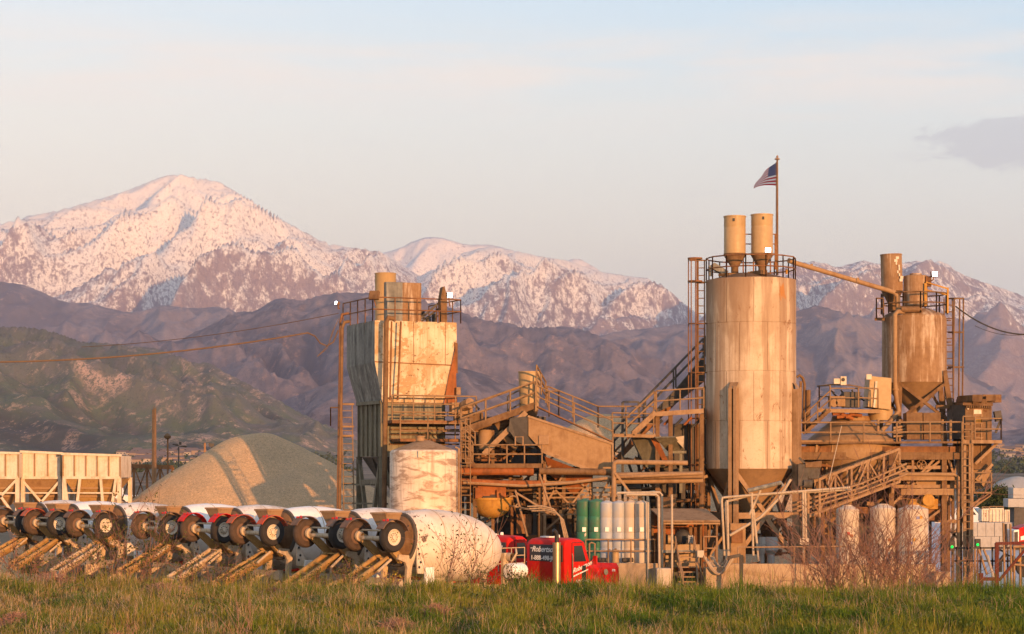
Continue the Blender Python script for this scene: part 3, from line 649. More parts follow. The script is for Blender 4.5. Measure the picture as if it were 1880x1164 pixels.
TL = ['nearest mixer truck, its rust-speckled drum fully in view, red cab beside a tall exhaust stack',
      'mixer truck behind the speckled drum, its red cab peeking out past that drum',
      'mixer truck with dusty orange-red fenders, right beside the two bright red fenders',
      'mixer truck with two bright red fenders over its raised rear wheels',
      'mixer truck with a clean cream rim, just left of the bright red fenders',
      'mixer truck whose white spoked rim shows through the leafy weeds',
      'mixer truck with orange-brown dusty fender, second from the left end of the row',
      'mixer truck at the far left end of the row, cut by the photo edge']
trucks = []
for k, (px, i) in enumerate(spots):
    t = tr0 if k == 0 else copy_tree(tr0, kids)
    Yw = 76 + 3.0 * i; xw = X(px, Yw)
    t.location = (xw - 1.05 * math.sin(HEAD), Yw + 1.05 * math.cos(HEAD), 0); t.rotation_euler = (0, 0, HEAD + (0, .02, -.035, .015, -.02, .03, -.01, .02)[k])
    tag(t, TL[k], 'mixer truck', 'mixer trucks parked in a slanting row'); trucks.append(t)
for o in list(bpy.data.objects):                      # what sets single trucks apart
    if o.parent == trucks[0] and o.name.startswith('drum') and 'mouth' not in o.name: o.data = o.data.copy(); o.data.materials[0] = M['drum']
def paint(t, key, side, mat, label):
    for o in bpy.data.objects:
        if o.parent == t and o.name.startswith(key):
            y = sum(v.co.y for v in o.data.vertices)
            if (side == 0) or (y < 0) == (side < 0): o.data = o.data.copy(); o.data.materials[0] = mat; o['label'] = label
DM = [M['drumw'], grime('dusty_white_drum', (.66, .62, .58), (.42, .36, .31), (.22, .15, .11), scale=1.2, amt=.6, rust_amt=.4, streak=.3)]
vr = random.Random(5)
for k, t in enumerate(trucks[1:], 1):
    for o in bpy.data.objects:
        if o.parent == t:
            if o.name.startswith('chute'): o.rotation_euler.z = vr.uniform(-.13, .10); o.location.z = vr.uniform(-.12, .06); o.location.x = vr.uniform(-.1, .15)
            if o.name.split('.')[0] == 'drum' and k % 2: o.data = o.data.copy(); o.data.materials[0] = DM[1]
            if o.name.split('.')[0] == 'chute' and k in (3, 5): o.data = o.data.copy(); o.data.materials[0] = M['truck']
for o in [o for o in bpy.data.objects if o.name.startswith(('exhaust_tip', 'exhaust_stack')) and trucks[1] in (o.parent, o.parent.parent)]: bpy.data.objects.remove(o)
paint(trucks[3], 'fender', 0, M['red'], 'bright red fender')
paint(trucks[2], 'fender', -1, M['reddust'], 'orange-red fender'); paint(trucks[2], 'fender', 1, M['reddust'], 'dusty red fender'); paint(trucks[6], 'fender', 1, M['reddust'], 'orange-brown dusty fender')
# ---------------------------------------------------------------- batching tower (square plan, turned 23 degrees)
TA = R(23)
TU, TV = Vector((math.cos(TA), math.sin(TA), 0)), Vector((-math.sin(TA), math.cos(TA), 0))   # along the bright face, into depth
T0 = Vector((X(688, 99.0), 99.0, 0))                                                       # front left corner
def TP(u, v, z): return T0 + TU * u + TV * v + Vector((0, 0, z))
S = 4.1
zt = lambda py, Y=99.0: Z(py, Y)
tower = thing('batching_tower', 'tall rust-spotted white batching tower with dark shaded side, railed top and stub chimney', 'batching tower', tuple(TP(S / 2, S / 2, 0)))
ZT, ZM, ZB, ZL = zt(588), zt(668), zt(738), zt(838)
i1, i2 = .62, .62      # how far the bin tapers in
def ring(i, z): return [TP(i, i, z), TP(S - i, i, z), TP(S - i, S - i, z), TP(i, S - i, z)]
def ringx(il, ir, z): return [TP(il, .0 + il * .3, z), TP(S - ir, .0 + ir * .3, z), TP(S - ir, S - .3, z), TP(il, S - .3, z)]
a, b, c = ring(0, ZT), ring(0, ZM), ringx(.42, .60, ZB)
b[0] = TP(0, 0, ZM + .1)
fb = MB().add([a[0], a[1], b[1], b[0], c[1], c[0]], [(0, 1, 2, 3), (3, 2, 4, 5)]); fb.add([a[2], a[1], b[1], b[2], c[1], c[2], a[3], b[3], c[3]], [(0, 1, 2, 3), (3, 2, 4, 5), (6, 0, 3, 7), (7, 3, 5, 8)])
for z_ in (ZB + .28, ): fb.bar(TP(.40, .10, z_), TP(S - .55, .10, z_), .1, .1)
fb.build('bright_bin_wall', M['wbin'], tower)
sm2 = MB().bar(b[0] - TV * .012, b[1] - TV * .012, .02, .05)
for k in (.12, .47, .86): sm2.bar(a[0].lerp(a[1], k) - TV * .008, b[0].lerp(b[1], k) - TV * .008, .022, .012)
sm2.build('panel_seam', M['rust'], tower)
for u_, w_ in ((1.6, .8), (2.9, .5)): MB().bar(TP(u_, .17, ZB + .95), TP(u_ + w_, .17, ZB + 1.0), .05, .14).build('patch_plate', M['dust2'], tower)
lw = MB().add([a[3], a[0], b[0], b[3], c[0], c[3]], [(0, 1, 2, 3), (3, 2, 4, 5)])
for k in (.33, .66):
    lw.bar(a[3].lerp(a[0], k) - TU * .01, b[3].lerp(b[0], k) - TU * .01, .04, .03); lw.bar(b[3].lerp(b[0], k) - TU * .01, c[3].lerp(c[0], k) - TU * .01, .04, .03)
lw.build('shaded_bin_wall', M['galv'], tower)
MB().add([q + Vector((0, 0, -.02)) for q in a], [(0, 1, 2, 3)]).build('roof_deck', M['rust'], tower)
# lower bin with ribbed sides
lb = MB(); j = .47
lo = [TP(j, j * .6, ZB), TP(S - j, j * .6, ZB), TP(S - j, S - .5, ZB), TP(j, S - .5, ZB)]; lo2 = [q + Vector((0, 0, ZL - ZB)) for q in lo]
lb.add(lo + lo2, [(0, 1, 5, 4), (1, 2, 6, 5), (2, 3, 7, 6), (3, 0, 4, 7), (4, 5, 6, 7)])
for k in range(6): q = lo[3].lerp(lo[0], k / 5); lb.bar(q - TU * .04, q - TU * .04 + Vector((0, 0, ZL - ZB)), .07, .09, TU)
lb.bar(lo[3] - TU * .08, lo[0] - TU * .08, .18, .16)
lb.build('lower_bin', M['olive'], tower)
ub = MB(); cc = TP(S / 2, S / 2, ZL)
for k, (u_, v_) in enumerate(((1.3, 1.3), (2.8, 1.3), (2.8, 2.8), (1.3, 2.8))):
    w = .72; z2 = ZL - 1.1
    t4 = [TP(u_ - w, v_ - w, ZL - .02), TP(u_ + w, v_ - w, ZL - .02), TP(u_ + w, v_ + w, ZL - .02), TP(u_ - w, v_ + w, ZL - .02)]; b4 = [TP(u_ - .15, v_ - .15, z2), TP(u_ + .15, v_ - .15, z2), TP(u_ + .15, v_ + .15, z2), TP(u_ - .15, v_ + .15, z2)]
    ub.add(t4 + b4, [(0, 1, 5, 4), (1, 2, 6, 5), (2, 3, 7, 6), (3, 0, 4, 7), (4, 5, 6, 7)])
ub.build('bin_outlet', M['dark'], tower)
for u_, v_ in ((j, .5), (S - j, .5), (S - j, S - .5), (j, S - .5)):
    l = MB(); hbeam(l, TP(u_, v_, 0), TP(u_, v_, ZL), .22, .22, .03, TV); l.build('leg', M['olive'], tower)
fr = MB()
for z_ in (ZL - 1.2, ZL - 2.6, 2.2):
    for p_, q_ in zip([(j, .5), (S - j, .5), (S - j, S - .5), (j, S - .5)], [(S - j, .5), (S - j, S - .5), (j, S - .5), (j, .5)]): fr.bar(TP(*p_, z_), TP(*q_, z_), .12, .2)
for (p_, q_) in (((j, S - .5), (j, .5)), ((j, .5), (S - j, .5))):
    fr.bar(TP(*p_, ZL - .1), TP(*[(a_ + b_) / 2 for a_, b_ in zip(p_, q_)], 2.2), .16, .2); fr.bar(TP(*q_, ZL - .1), TP(*[(a_ + b_) / 2 for a_, b_ in zip(p_, q_)], 2.2), .16, .2)
for k in range(5): fr.bar(TP(j - .9, S - .6, 1.5 + k * .9), TP(j + .5, .9, 1.5 + k * .9), .05, .08)
fr.build('leg_frame', M['olive'], tower)
# corner risers and ducts
for pts, r_, nm in (([P(640, 590, 98.5), P(632, 592, 98.3), P(628, 602, 98.3), P(622, 1000, 98.3)], .08, 'riser_pipe'),
                    ([P(640, 575, 99.2), P(628, 577, 99.0), P(625, 590, 99.0), P(619, 1000, 99.0)], .06, 'riser_pipe'),
                    ([P(723, 585, 98.6), P(713, 583, 98.5), P(709, 592, 98.5), P(705, 960, 98.5)], .12, 'riser_pipe'),
                    ([P(719, 590, 98.7), P(716, 735, 98.7)], .04, 'riser_pipe'), ([P(736, 590, 98.9), P(730, 735, 98.9)], .045, 'riser_pipe')):
    MB().tube(pts, r_, 10).build(nm, M['rust'] if r_ < .07 else M['dust2'], tower)
gr = MB(); railing(gr, [TP(-.15, S + .1, ZT - .05), TP(-.15, -.15, ZT - .05), TP(S + .15, -.15, ZT - .05), TP(S + .15, S, ZT - .05)], 1.12, 1, 1.0, .03); gr.build('guard_rail', M['rust'], tower)
MB().lathe([(.44, 0), (.50, .05), (.50, 2.3), (.53, 2.34), (.50, 2.37), (.48, 2.3)], TP(1.1, 1.6, ZT), 28).build('chimney', M['vent'], tower)
bx = MB().box(TP(1.35, 1.3, ZT + .95), (.95, .8, 1.9), TA); bx.build('grey_dust_box', M['galv'], tower, .03)
bx = MB().box(TP(2.15, 1.35, ZT + .95), (.95, .9, 1.9), TA); bx.bar(TP(2.62, .9, ZT), TP(2.62, .9, ZT + 1.9), .06); bx.build('brown_dust_box', M['rsilo'], tower, .03)
sc = MB().prism([TP(3.55, .6, ZT), TP(3.85, .6, ZT), TP(3.85, .6, ZT + 1.3), TP(3.72, .6, ZT + 1.75), TP(3.62, .6, ZT + 1.70), TP(3.52, .6, ZT + 1.1)], TV * .35); sc.build('belt_guard', M['dust2'], tower)
ms = MB()
for k in range(5): ms.lathe([(.10 + .03 * (k % 2), 0), (.12, .4), (.001, .42)], TP(2.6 + .3 * k, 2.2, ZT + .15 * (k % 3)), 10)
ms.bar(TP(2.7, 1.2, ZT + .2), TP(3.6, 1.0, ZT + 1.0), .1); ms.bar(TP(2.9, 1.6, ZT + .1), TP(3.8, 1.4, ZT + .8), .08)
ms.build('head_machinery', M['dark'], tower)
# red plate and ladder way on the right
rp = MB().prism([P(836, 640, 100.4), P(839, 742, 100.4), P(815, 742, 100.4), P(824, 690, 100.4)], (0, .3, 0)); rp.build('red_plate', M['orange'], tower)
rp2 = MB().prism([P(834, 628, 100.5), P(840, 630, 100.5), P(840, 685, 100.5), P(834, 685, 100.5)], (0, .4, 0)); rp2.build('side_hatch', M['rust'], tower)
MB().box(P(842, 718, 100.3), (.2, .3, .35)).build('junction_box', M['dust'], tower)
# access platform under the bright bin
pl = MB(); f0, f1 = TP(.5, -1.0, zt(772)), TP(S + .6, -1.0, zt(772)); pl.prism([f0, f1, f1 + TV * 1.6, f0 + TV * 1.6], (0, 0, -.14)); pl.build('platform', M['rust'], tower)
gr = MB(); railing(gr, [f0, f1], 1.15, 2, 1.0, .035); gr.build('guard_rail', M['rail'], tower)
wb = MB().prism([TP(.9, .4, zt(742)), TP(S - .6, .4, zt(742)), TP(S - .6, .4, zt(769)), TP(.9, .4, zt(769))], TV * .2); wb.build('gate_panel', M['orange'], tower)
pl = MB(); f0, f1 = TP(.9, -1.0, zt(806)), TP(S + .9, -1.0, zt(806)); pl.prism([f0, f1, f1 + TV * 1.4, f0 + TV * 1.4], (0, 0, -.12)); pl.build('platform', M['rust'], tower)
gr = MB(); railing(gr, [f0, f1], 1.1, 2, 1.3, .035); gr.build('guard_rail', M['rail'], tower)
sp_ = MB()
for k in range(5): sp_.bar(TP(.8, .2, zt(815 - k * 9)), TP(S + .2, .2, zt(815 - k * 9)), .06, .07)
sp_.build('side_grating', M['dust2'], tower)
# left ladder landing
ld = MB(); ladder(ld, P(641, 960, 98.9), P(637, 742, 98.9), .5, .025, .3, TU); 
for y_ in (742, 783, 800): ld.bar(P(623, y_, 98.5), P(650, y_, 98.6), .09)
ld.build('ladder', M['rail'], tower)
cg = MB(); railing(cg, [P(625, 782, 98.4), P(607, 782, 98.4), P(607, 782, 99.8)], .85, 0, 1.0, .03); cg.build('landing_rail', M['dust2'], tower)

def flood(px, py, Y, face, label, lit=True, size=.38, group='flood lights on the plant', arm=None):
    p = Vector(P(px, py, Y)); f = Vector(face).normalized()
    t = thing('flood_light', label, 'flood light', tuple(p), group)
    q = f.to_track_quat('Y', 'Z').to_matrix()
    MB().box(p - f * .08, (size * 1.15, .16, size), m=q).build('housing', M['dust2'], t, .02)
    MB().box(p + f * .012, (size * .98, .02, size * .82), m=q).build('lamp', M['lamp'] if lit else M['dust2'], t)
    MB().tube([p - f * .12, p - f * .12 + Vector((0, 0, -.25))] + ([Vector(arm)] if arm else []), .03, 6).build('bracket', M['rust'], t)
flood(617, 556, 98.3, (-.75, -.5, .25), 'small lit flood light at the left corner of the white batching tower', True, .16, arm=P(624, 566, 98.4))
flood(826, 542, 98.9, (.35, -1, -.05), 'bright flood light at the right corner of the white batching tower', True, .24, arm=P(826, 562, 98.9))
flood(686, 541, 98.6, (-.3, -1, .35), 'unlit brown flood panel on the batching tower railing', False, .42, arm=P(690, 562, 98.7))

# ---------------------------------------------------------------- white water tank in front of the tower
YT = 95.0; rT = 62.5 / F * YT; tc = (X(778, YT), YT, 0)
tk = thing('water_tank', 'squat stained white tank with shallow cone lid in front of the batching tower', 'tank', tc)
zt_ = Z(826, YT)
o = MB().lathe([(rT, 0), (rT, zt_ * .55), (rT, zt_ * .55 + .06), (rT, zt_ - .15), (rT - .05, zt_ - .04), (rT - .12, zt_)], tc, 56).build('shell', M['wtank'], tk, auto=30)
MB().lathe([(rT - .11, zt_ - .01), (.3, zt_ + .42), (.001, zt_ + .46)], tc, 56).build('lid', M['dust'], tk)
MB().lathe([(.2, 0), (.2, .18), (.24, .18), (.24, .22), (.001, .24)], (tc[0] - .15, tc[1] - .2, zt_ + .40), 16).build('manhole', M['dust'], tk)
MB().box((tc[0] - .1, tc[1] - rT - .03, zt_ - .2), (.16, .12, .3)).build('vent_box', M['cream'], tk)
MB().tube([(tc[0] + rT + .06, tc[1] - .5, .0), (tc[0] + rT + .06, tc[1] - .5, zt_ + .05), (tc[0] + rT - .1, tc[1] - .5, zt_ + .12)], .05, 8).build('standpipe', M['dust'], tk)
lt = thing('access_ladder', 'thin ladder rising beside the stained white tank', 'ladder', P(855, 1000, 96))
l = MB(); ladder(l, P(855, 1070, 96), P(855, 775, 96), .42, .025, .33); l.build('ladder_frame', M['rail'], lt)
cgm = MB(); cage(cgm, P(855, 850, 96), P(855, 770, 96), .3, (0, -1, 0), 1.0, 3); cgm.build('cage', M['rail'], lt)

# ---------------------------------------------------------------- inclined walkway, transfer hopper, platforms in the middle
YM = 98.0
wk = thing('walkway', 'sloping railed walkway climbing from the batching tower to the peak', 'walkway', P(848, 1070, YM))
s0, s1 = P(846, 792, YM), P(982, 744, YM)
m_ = MB(); 
for o_ in (0, 1.1): m_.bar(s0 + Vector((0, o_, 0)), s1 + Vector((0, o_, 0)), .08, .30)
m_.build('stringer', M['dust2'], wk); m_ = MB().prism([s0, s1, s1 + Vector((0, 1.1, 0)), s0 + Vector((0, 1.1, 0))], (0, 0, .05)); m_.build('deck', M['rust'], wk)
for o_ in (-.05, 1.15): m_ = MB(); railing(m_, [s0 + Vector((0, o_, .1)), s1 + Vector((0, o_, .1))], 1.0, 1, 1.25, .04); m_.build('guard_rail', M['rail'], wk)
for px_ in (862, 905): MB().bar(P(px_, 790, YM + .6), P(px_, 1080, YM + .6), .14).build('post', M['dust2'], wk)
MB().bar(P(966, 757, YM - .2), P(888, 834, YM - .2), .18, .24).build('brace', M['dust'], wk)
wk2 = thing('walkway', 'railed walkway descending from the peak along the top of the tan hopper', 'walkway', P(1050, 1070, YM + .9))
d0, d1 = P(983, 746, YM - .1), P(1125, 812, YM - .1); D2 = Vector((0, 1.2, 0))
MB().prism([d0, d1, d1 + D2, d0 + D2], (0, 0, .06)).build('deck', M['rust'], wk2)
m_ = MB(); railing(m_, [d0, d1], 1.0, 1, 1.7, .036); m_.build('guard_rail', M['rail'], wk2)
m_ = MB(); railing(m_, [P(1005, 748, YM + 2), P(1098, 785, YM + 2), P(1200, 785, YM + 2)], 1.0, 1, 1.5, .036); m_.build('guard_rail', M['rail'], wk2)
m_ = MB(); railing(m_, [d0 + Vector((.05, 0, .9)), P(1002, 740, YM + 2)], 1.0, 2, 1.2, .04); railing(m_, [P(1008, 765, YM + 1.4), P(1026, 765, YM + 1.4), P(1026, 765, YM + 2.6)], 1.2, 0, 1.0, .035); m_.build('landing_rail', M['rail'], wk2)
# peak post
MB().bar(P(984, 755, YM - .1), P(984, 708, YM - .1), .09).build('corner_post', M['rail'], wk2)
# big tan wedge hopper
YH = 97.2
hp = thing('transfer_hopper', 'large sloping tan steel hopper with a square hatch in the middle of the plant', 'hopper', P(1050, 1075, YH + 1))
poly = [P(970, 765, YH), P(1125, 816, YH), P(1125, 866, YH), P(1095, 869, YH), P(996, 829, YH), P(970, 800, YH)]
MB().prism(poly, (0, 2.2, 0)).build('hopper_body', M['tanbox'], hp, .015)
low = [P(996, 830.5, YH - .02), P(1094, 870, YH - .02), P(1068, 868, YH - .02), P(1000, 842, YH - .02)]
MB().prism([P(993, 824, YH - .06), P(1098, 866, YH - .06), P(1098, 872, YH - .06), P(993, 830, YH - .06)], (0, .06, 0)).bar(P(969, 764, YH - .03), P(1126, 815, YH - .03), .07, .1).bar(P(1125, 814, YH - .03), P(1125, 866, YH - .03), .07, .08).build('edge_flange', M['dust'], hp)
MB().prism([P(1000, 838, YH + .3), P(1090, 872, YH + .3), P(1060, 915, YH + .9), P(1010, 872, YH + .9)], (0, 1.4, 0)).build('discharge_chute', M['orange'], hp)
MB().box(P(998.5, 808, YH - .05), (.48, .06, .42)).build('hatch', M['dust'], hp, .02)
MB().prism([P(936, 768, YH + .3), P(969, 764, YH + .05), P(969, 800, YH + .05), P(985, 825, YH + .05), P(950, 812, YH + .3), P(934, 790, YH + .3)], (0, 1.6, 0)).build('dark_end_plate', M['dark'], hp)
for px_, a_, b_ in ((1000, 845, 1075), (1085, 870, 1075), (1123, 866, 1075), (1035, 860, 1075)): MB().bar(P(px_, a_, YH + .7), P(px_, b_, YH + .7), .16).build('leg', M['dust2'], hp)
x_ = Each()
for a_, b_ in (((1000, 930), (1035, 870)), ((1035, 945), (1085, 880)), ((1000, 880), (1060, 940)), ((1085, 940), (1123, 875)), ((1060, 880), (1123, 945)), ((1000, 975), (1085, 900)), ((1005, 860), (1020, 848)), ((1000, 850), (1018, 837))): x_.bar(P(*a_, YH + .6), P(*b_, YH + .6), .09)
for y_ in (885, 897, 906, 914, 945): x_.bar(P(985, y_, YH + .62), P(1126, y_ - 2, YH + .62), .07)
x_.build('cross_bracing', M['dust'], hp)
# feed chute and belt truss falling to the right under the hopper
ft = thing('feed_belt', 'low trussed belt running down behind the trucks towards the green tanks', 'conveyor', P(1000, 1080, 99.5))
m_ = MB(); truss(m_, P(935, 893, 99.3), P(1062, 947, 99.3), .5, 10, .08); truss(m_, P(935, 893, 100.5), P(1062, 947, 100.5), .5, 10, .08); m_.build('truss', M['dust2'], ft)
MB().prism([P(935, 882, 99.35), P(1062, 936, 99.35), P(1062, 936, 100.45), P(935, 882, 100.45)], (0, 0, .06)).build('belt', M['dust2'], ft)
for px_ in (960, 1010, 1055): MB().bar(P(px_, 915, 99.9), P(px_, 1085, 99.9), .13).build('leg', M['dark'], ft)
# dust collector drum at the peak
dc = thing('dust_collector', 'tan open-topped cylinder standing at the walkway peak', 'dust collector', P(972, 1080, 100.2))
c_ = P(972, 752, 100.2); r_ = 20.5 / F * 100.2; h_ = 68 / F * 100.2
MB().lathe([(r_ * .82, 0), (r_ * .9, .5), (r_, h_), (r_ + .02, h_), (r_ + .02, h_ + .05), (r_ - .03, h_ + .05), (r_ - .03, h_ - .1)], c_, 30).build('drum', M['vent'], dc)
MB().lathe([(r_ * .3, -1.0), (r_ * .82, 0)], c_, 24).build('cone', M['dust2'], dc)
m_ = MB()
for a_ in (-.4, .4): m_.bar(c_ + Vector((a_, 0, -.3)), c_ + Vector((a_, 0, -8.4)), .1)
m_.build('stand', M['dark'], dc)
m_ = MB(); railing(m_, [P(932, 766, 100), P(955, 755, 100)], 1.0, 2, .8, .035); m_.build('side_rail', M['dark'], dc)
# drive machinery left of the hopper
mc = thing('drive_motor', 'dusty barrel-shaped motor and gearbox under the sloping walkway', 'motor', P(893, 1080, 98.6))
MB().lathe([(.001, -.1), (.30, -.05), (.33, .1), (.33, .75), (.28, .85), (.001, .9)], P(891, 823, 98.6), 20).build('barrel', M['tanbox'], mc)
MB().lathe([(.001, 0), (.24, 0), (.24, .6), (.28, .6), (.28, .68), (.001, .7)], P(912, 785, 98.7), 18, (.8, 0, .5)).build('gearbox', M['dust2'], mc)
MB().tube([P(918, 792, 98.5), P(930, 805, 98.5), P(950, 822, 98.5)], .17, 12).build('duct', M['tanbox'], mc)
m_ = MB()
for a_, b_ in (((868, 790), (930, 770)), ((872, 800), (880, 845)), ((905, 800), (905, 850)), ((930, 835), (995, 818)), ((905, 815), (960, 832)), ((940, 815), (985, 838))): m_.bar(P(*a_, 98.9), P(*b_, 98.9), .12)
m_.build('support', M['dust2'], mc)
hm_ = thing('drive_machinery', 'jumble of dusty drive machinery between the tower and the walkway', 'machinery', P(860, 1080, 100))
m_ = MB().box(P(846, 750, 100), (1.0, .8, .55), .2); m_.lathe([(.001, 0), (.26, 0), (.26, .5), (.001, .5)], P(853, 745, 99.6), 16, (.5, -.7, .2)); m_.tube([P(838, 760, 99.7), P(850, 742, 99.7), P(866, 738, 99.7)], .09, 8); m_.build('housing', M['dust'], hm_, .02)
MB().bar(P(852, 733, 99.8), P(866, 750, 99.8), .1).bar(P(868, 738, 99.9), P(880, 752, 99.9), .09).build('shaft', M['black'], hm_)
MB().box(P(860, 768, 100.2), (1.4, 1.0, .5)).build('base', M['dust2'], hm_)
MB().bar(P(860, 770, 100.2), P(860, 1085, 100.2), .2).build('post', M['dust2'], hm_)
# service platform in front
pf = thing('service_platform', 'railed steel platform with stairs to the right of the stained white tank', 'platform', P(930, 1080, 97))
YP = 96.6
MB().prism([P(868, 851, YP), P(995, 851, YP), P(995, 851, YP + 1.4), P(868, 851, YP + 1.4)], (0, 0, -.20)).build('deck', M['dust2'], pf)
m_ = MB(); railing(m_, [P(866, 851, YP), P(995, 851, YP)], .85, 1, .75, .034); m_.build('guard_rail', M['rail'], pf)
m_ = MB(); stairs(m_, P(846, 832, YP), P(870, 855, YP), 1.0, (0, 1, 0), 5, .22); m_.bar(P(848, 790, YP), P(848, 832, YP), .08); m_.build('steps', M['dust2'], pf)
m_ = MB(); railing(m_, [P(846, 830, YP), P(868, 851, YP)], .95, 1, .8, .034); railing(m_, [P(848, 795, YP), P(872, 818, YP)], .6, 1, .8, .034); m_.build('stair_rail', M['rail'], pf)
MB().tube([P(946, 818, YP), P(946, 802, YP), P(960, 802, YP), P(960, 818, YP)], .04, 6).build('frame_hoop', M['dust'], pf)
for px_ in (872, 992): MB().bar(P(px_, 855, YP + .3), P(px_, 1085, YP + .3), .16).build('post', M['dust2'], pf)
for k, (y0, y1, r_, x0_, x1_, y__) in enumerate(((866, 866, .19, 845, 980, 96.8), (884, 888, .15, 845, 1000, 96.5), (895, 893, .10, 845, 975, 97.2), (902, 897, .07, 845, 1010, 97.5), (875, 878, .08, 845, 960, 98.2))):
    MB().tube([P(x0_, y0, y__), P((x0_ + x1_) / 2, (y0 + y1) / 2 + (1.5 if k % 2 else -1), y__), P(x1_, y1, y__)], r_, 10).build('pipe_run', M['orange'] if k in (0, 1) else M['dust2'], pf)
# long header pipe to the right
hd = thing('header_pipe', 'long thin dusty pipe rising slightly in front of the tan hopper', 'pipe', P(1000, 1080, 96.2))
MB().tube([P(850, 886, 96.4), P(960, 892, 96.4), P(1050, 886, 96.4), P(1130, 876, 96.4), P(1290, 869, 97)], .075, 8).build('pipe_body', M['dust'], hd)
MB().tube([P(990, 865, 96.6), P(1126, 867, 96.6)], .16, 10).build('lower_pipe', M['dust2'], hd)
for px_ in (1000, 1127): MB().bar(P(px_, 866, 96.6), P(px_, 1085, 96.6), .12).build('post', M['dust'], hd)
pg = thing('pipe_gantry', 'square-cornered pipe frame standing just left of the big silo base', 'pipe frame', P(1127, 1080, 96))
MB().tube([P(1127, 1075, 96), P(1127, 855, 96), P(1128, 850, 96), P(1133, 848, 96), P(1262, 850, 96.4)], .11, 10).build('frame_pipe', M['dust'], pg)
for k, (y_, r_) in enumerate(((872, .17), (882, .12), (876, .05))): MB().tube([P(1128, y_ + 2, 96.9 + k * .3), P(1290, y_, 97.2 + k * .3)], r_, 10).build('cross_pipe', M['dust'], pg)
MB().bar(P(1129, 868, 95.9), P(1165, 915, 95.9), .1).build('brace', M['dust'], pg)

# ---------------------------------------------------------------- yellow pan mixer under the platform
ym = thing('pan_mixer', 'half-round yellow rusty mixing pan hanging under the service platform', 'mixer', P(903, 1085, 97.5))
c_ = P(903, 915, 97.4); r_ = 37 / F * 97.4
MB().lathe([(r_, 0), (r_ * .96, -.30), (r_ * .80, -.62), (r_ * .5, -.84), (.001, -.92)], c_, 30).lathe([(r_ + .05, -.06), (r_ + .05, .04), (r_ - .05, .04)], c_, 30).build('pan', M['yellow'], ym)
MB().box(c_ + Vector((0, -.2, .35)), (1.3, 1.0, .55)).box(c_ + Vector((.4, -.75, .2)), (.35, .25, .4)).box(c_ + Vector((-.6, -.6, .25)), (.3, .3, .5)).build('gearbox', M['orange'], ym, .02)
MB().box(c_ + Vector((0, -.72, .08)), (.75, .1, .08)).box(c_ + Vector((.1, -.74, .16)), (.3, .06, .05)).build('scraper', M['black'], ym)
for a_ in (-.85, .85): MB().bar(c_ + Vector((a_, .3, 0)), c_ + Vector((a_, .3, 1.2)), .12).build('hanger', M['dust2'], ym)
MB().tube(arc_pts(P(942, 920, 97), .24, 0, 330, 14, (1, 0, 0), (0, 0, 1)), .03, 6).build('hose_loop', M['hose'], ym)
# white steel chutes lying behind the mixer
wc = thing('pale_steelwork', 'pale tangled steel frame showing behind the yellow mixing pan', 'steel frame', P(935, 1085, 104))
for a_, b_ in (((880, 960), (950, 930)), ((890, 975), (955, 950)), ((905, 1000), (930, 935)), ((930, 1000), (955, 940)), ((945, 1010), (975, 945))): MB().bar(P(*a_, 104), P(*b_, 104), .22, .3).build('bar', M['block'], wc)
# hoses arching down to the truck
hs = thing('hose_bundle', 'arched dusty hoses curving down behind the red cab', 'hoses', P(1030, 1080, 94))
for k in range(3): MB().tube([P(968 + 4 * k, 930 + 4 * k, 94 + .1 * k), P(995 + 4 * k, 929 + 4 * k, 94 + .1 * k), P(1015 + 3 * k, 934 + 4 * k, 94), P(1028 + 3 * k, 948 + 3 * k, 94), P(1036 + 3 * k, 985, 94), P(1037 + 3 * k, 1020, 94)], .035, 8).build('hose', M['hose'], hs)
for k, (a_, b_) in enumerate((((948, 905), (1014, 945)), ((990, 870), (1015, 945)), ((945, 930), (1020, 945)), ((946, 900), (968, 985)))): MB().tube([P(*a_, 95), P(*b_, 95)], .05, 6).build('stay', M['dust'], hs)
# dark frames in the undercroft
uc = thing('undercroft_frame', 'dark steel legs and electrical racks below the middle of the plant', 'steel frame', P(985, 1085, 99))
for k in range(9):
    px_ = 940 + k * 14; MB().bar(P(px_, 905 + (k % 3) * 15, 98.4 + (k % 3) * .8), P(px_, 1080, 98.4 + (k % 3) * .8), .12 + .05 * (k % 2)).build('post', M['dark'] if k % 2 else M['rust'], uc)
m_ = MB()
for y_ in (925, 955, 985, 1010): m_.bar(P(930, y_, 99.2), P(1060, y_ + 3, 99.2), .1)
for k in range(5): m_.bar(P(940 + k * 22, 920, 99.1), P(965 + k * 22, 985, 99.1), .07)
m_.build('cross_bracing', M['dust2'], uc)
for px_, y_ in ((962, 962), (1000, 968), (1012, 945), (982, 1000)): MB().box(P(px_, y_, 98.3), (.7, .4, .9)).build('cabinet', M['rust'], uc, .02)
MB().prism([P(915, 900, 103.5), P(1060, 900, 103.5), P(1060, 1085, 103.5), P(915, 1085, 103.5)], (0, .3, 0)).build('back_plate', M['dark'], uc)  # dark plate added behind the frames as shade in the gaps
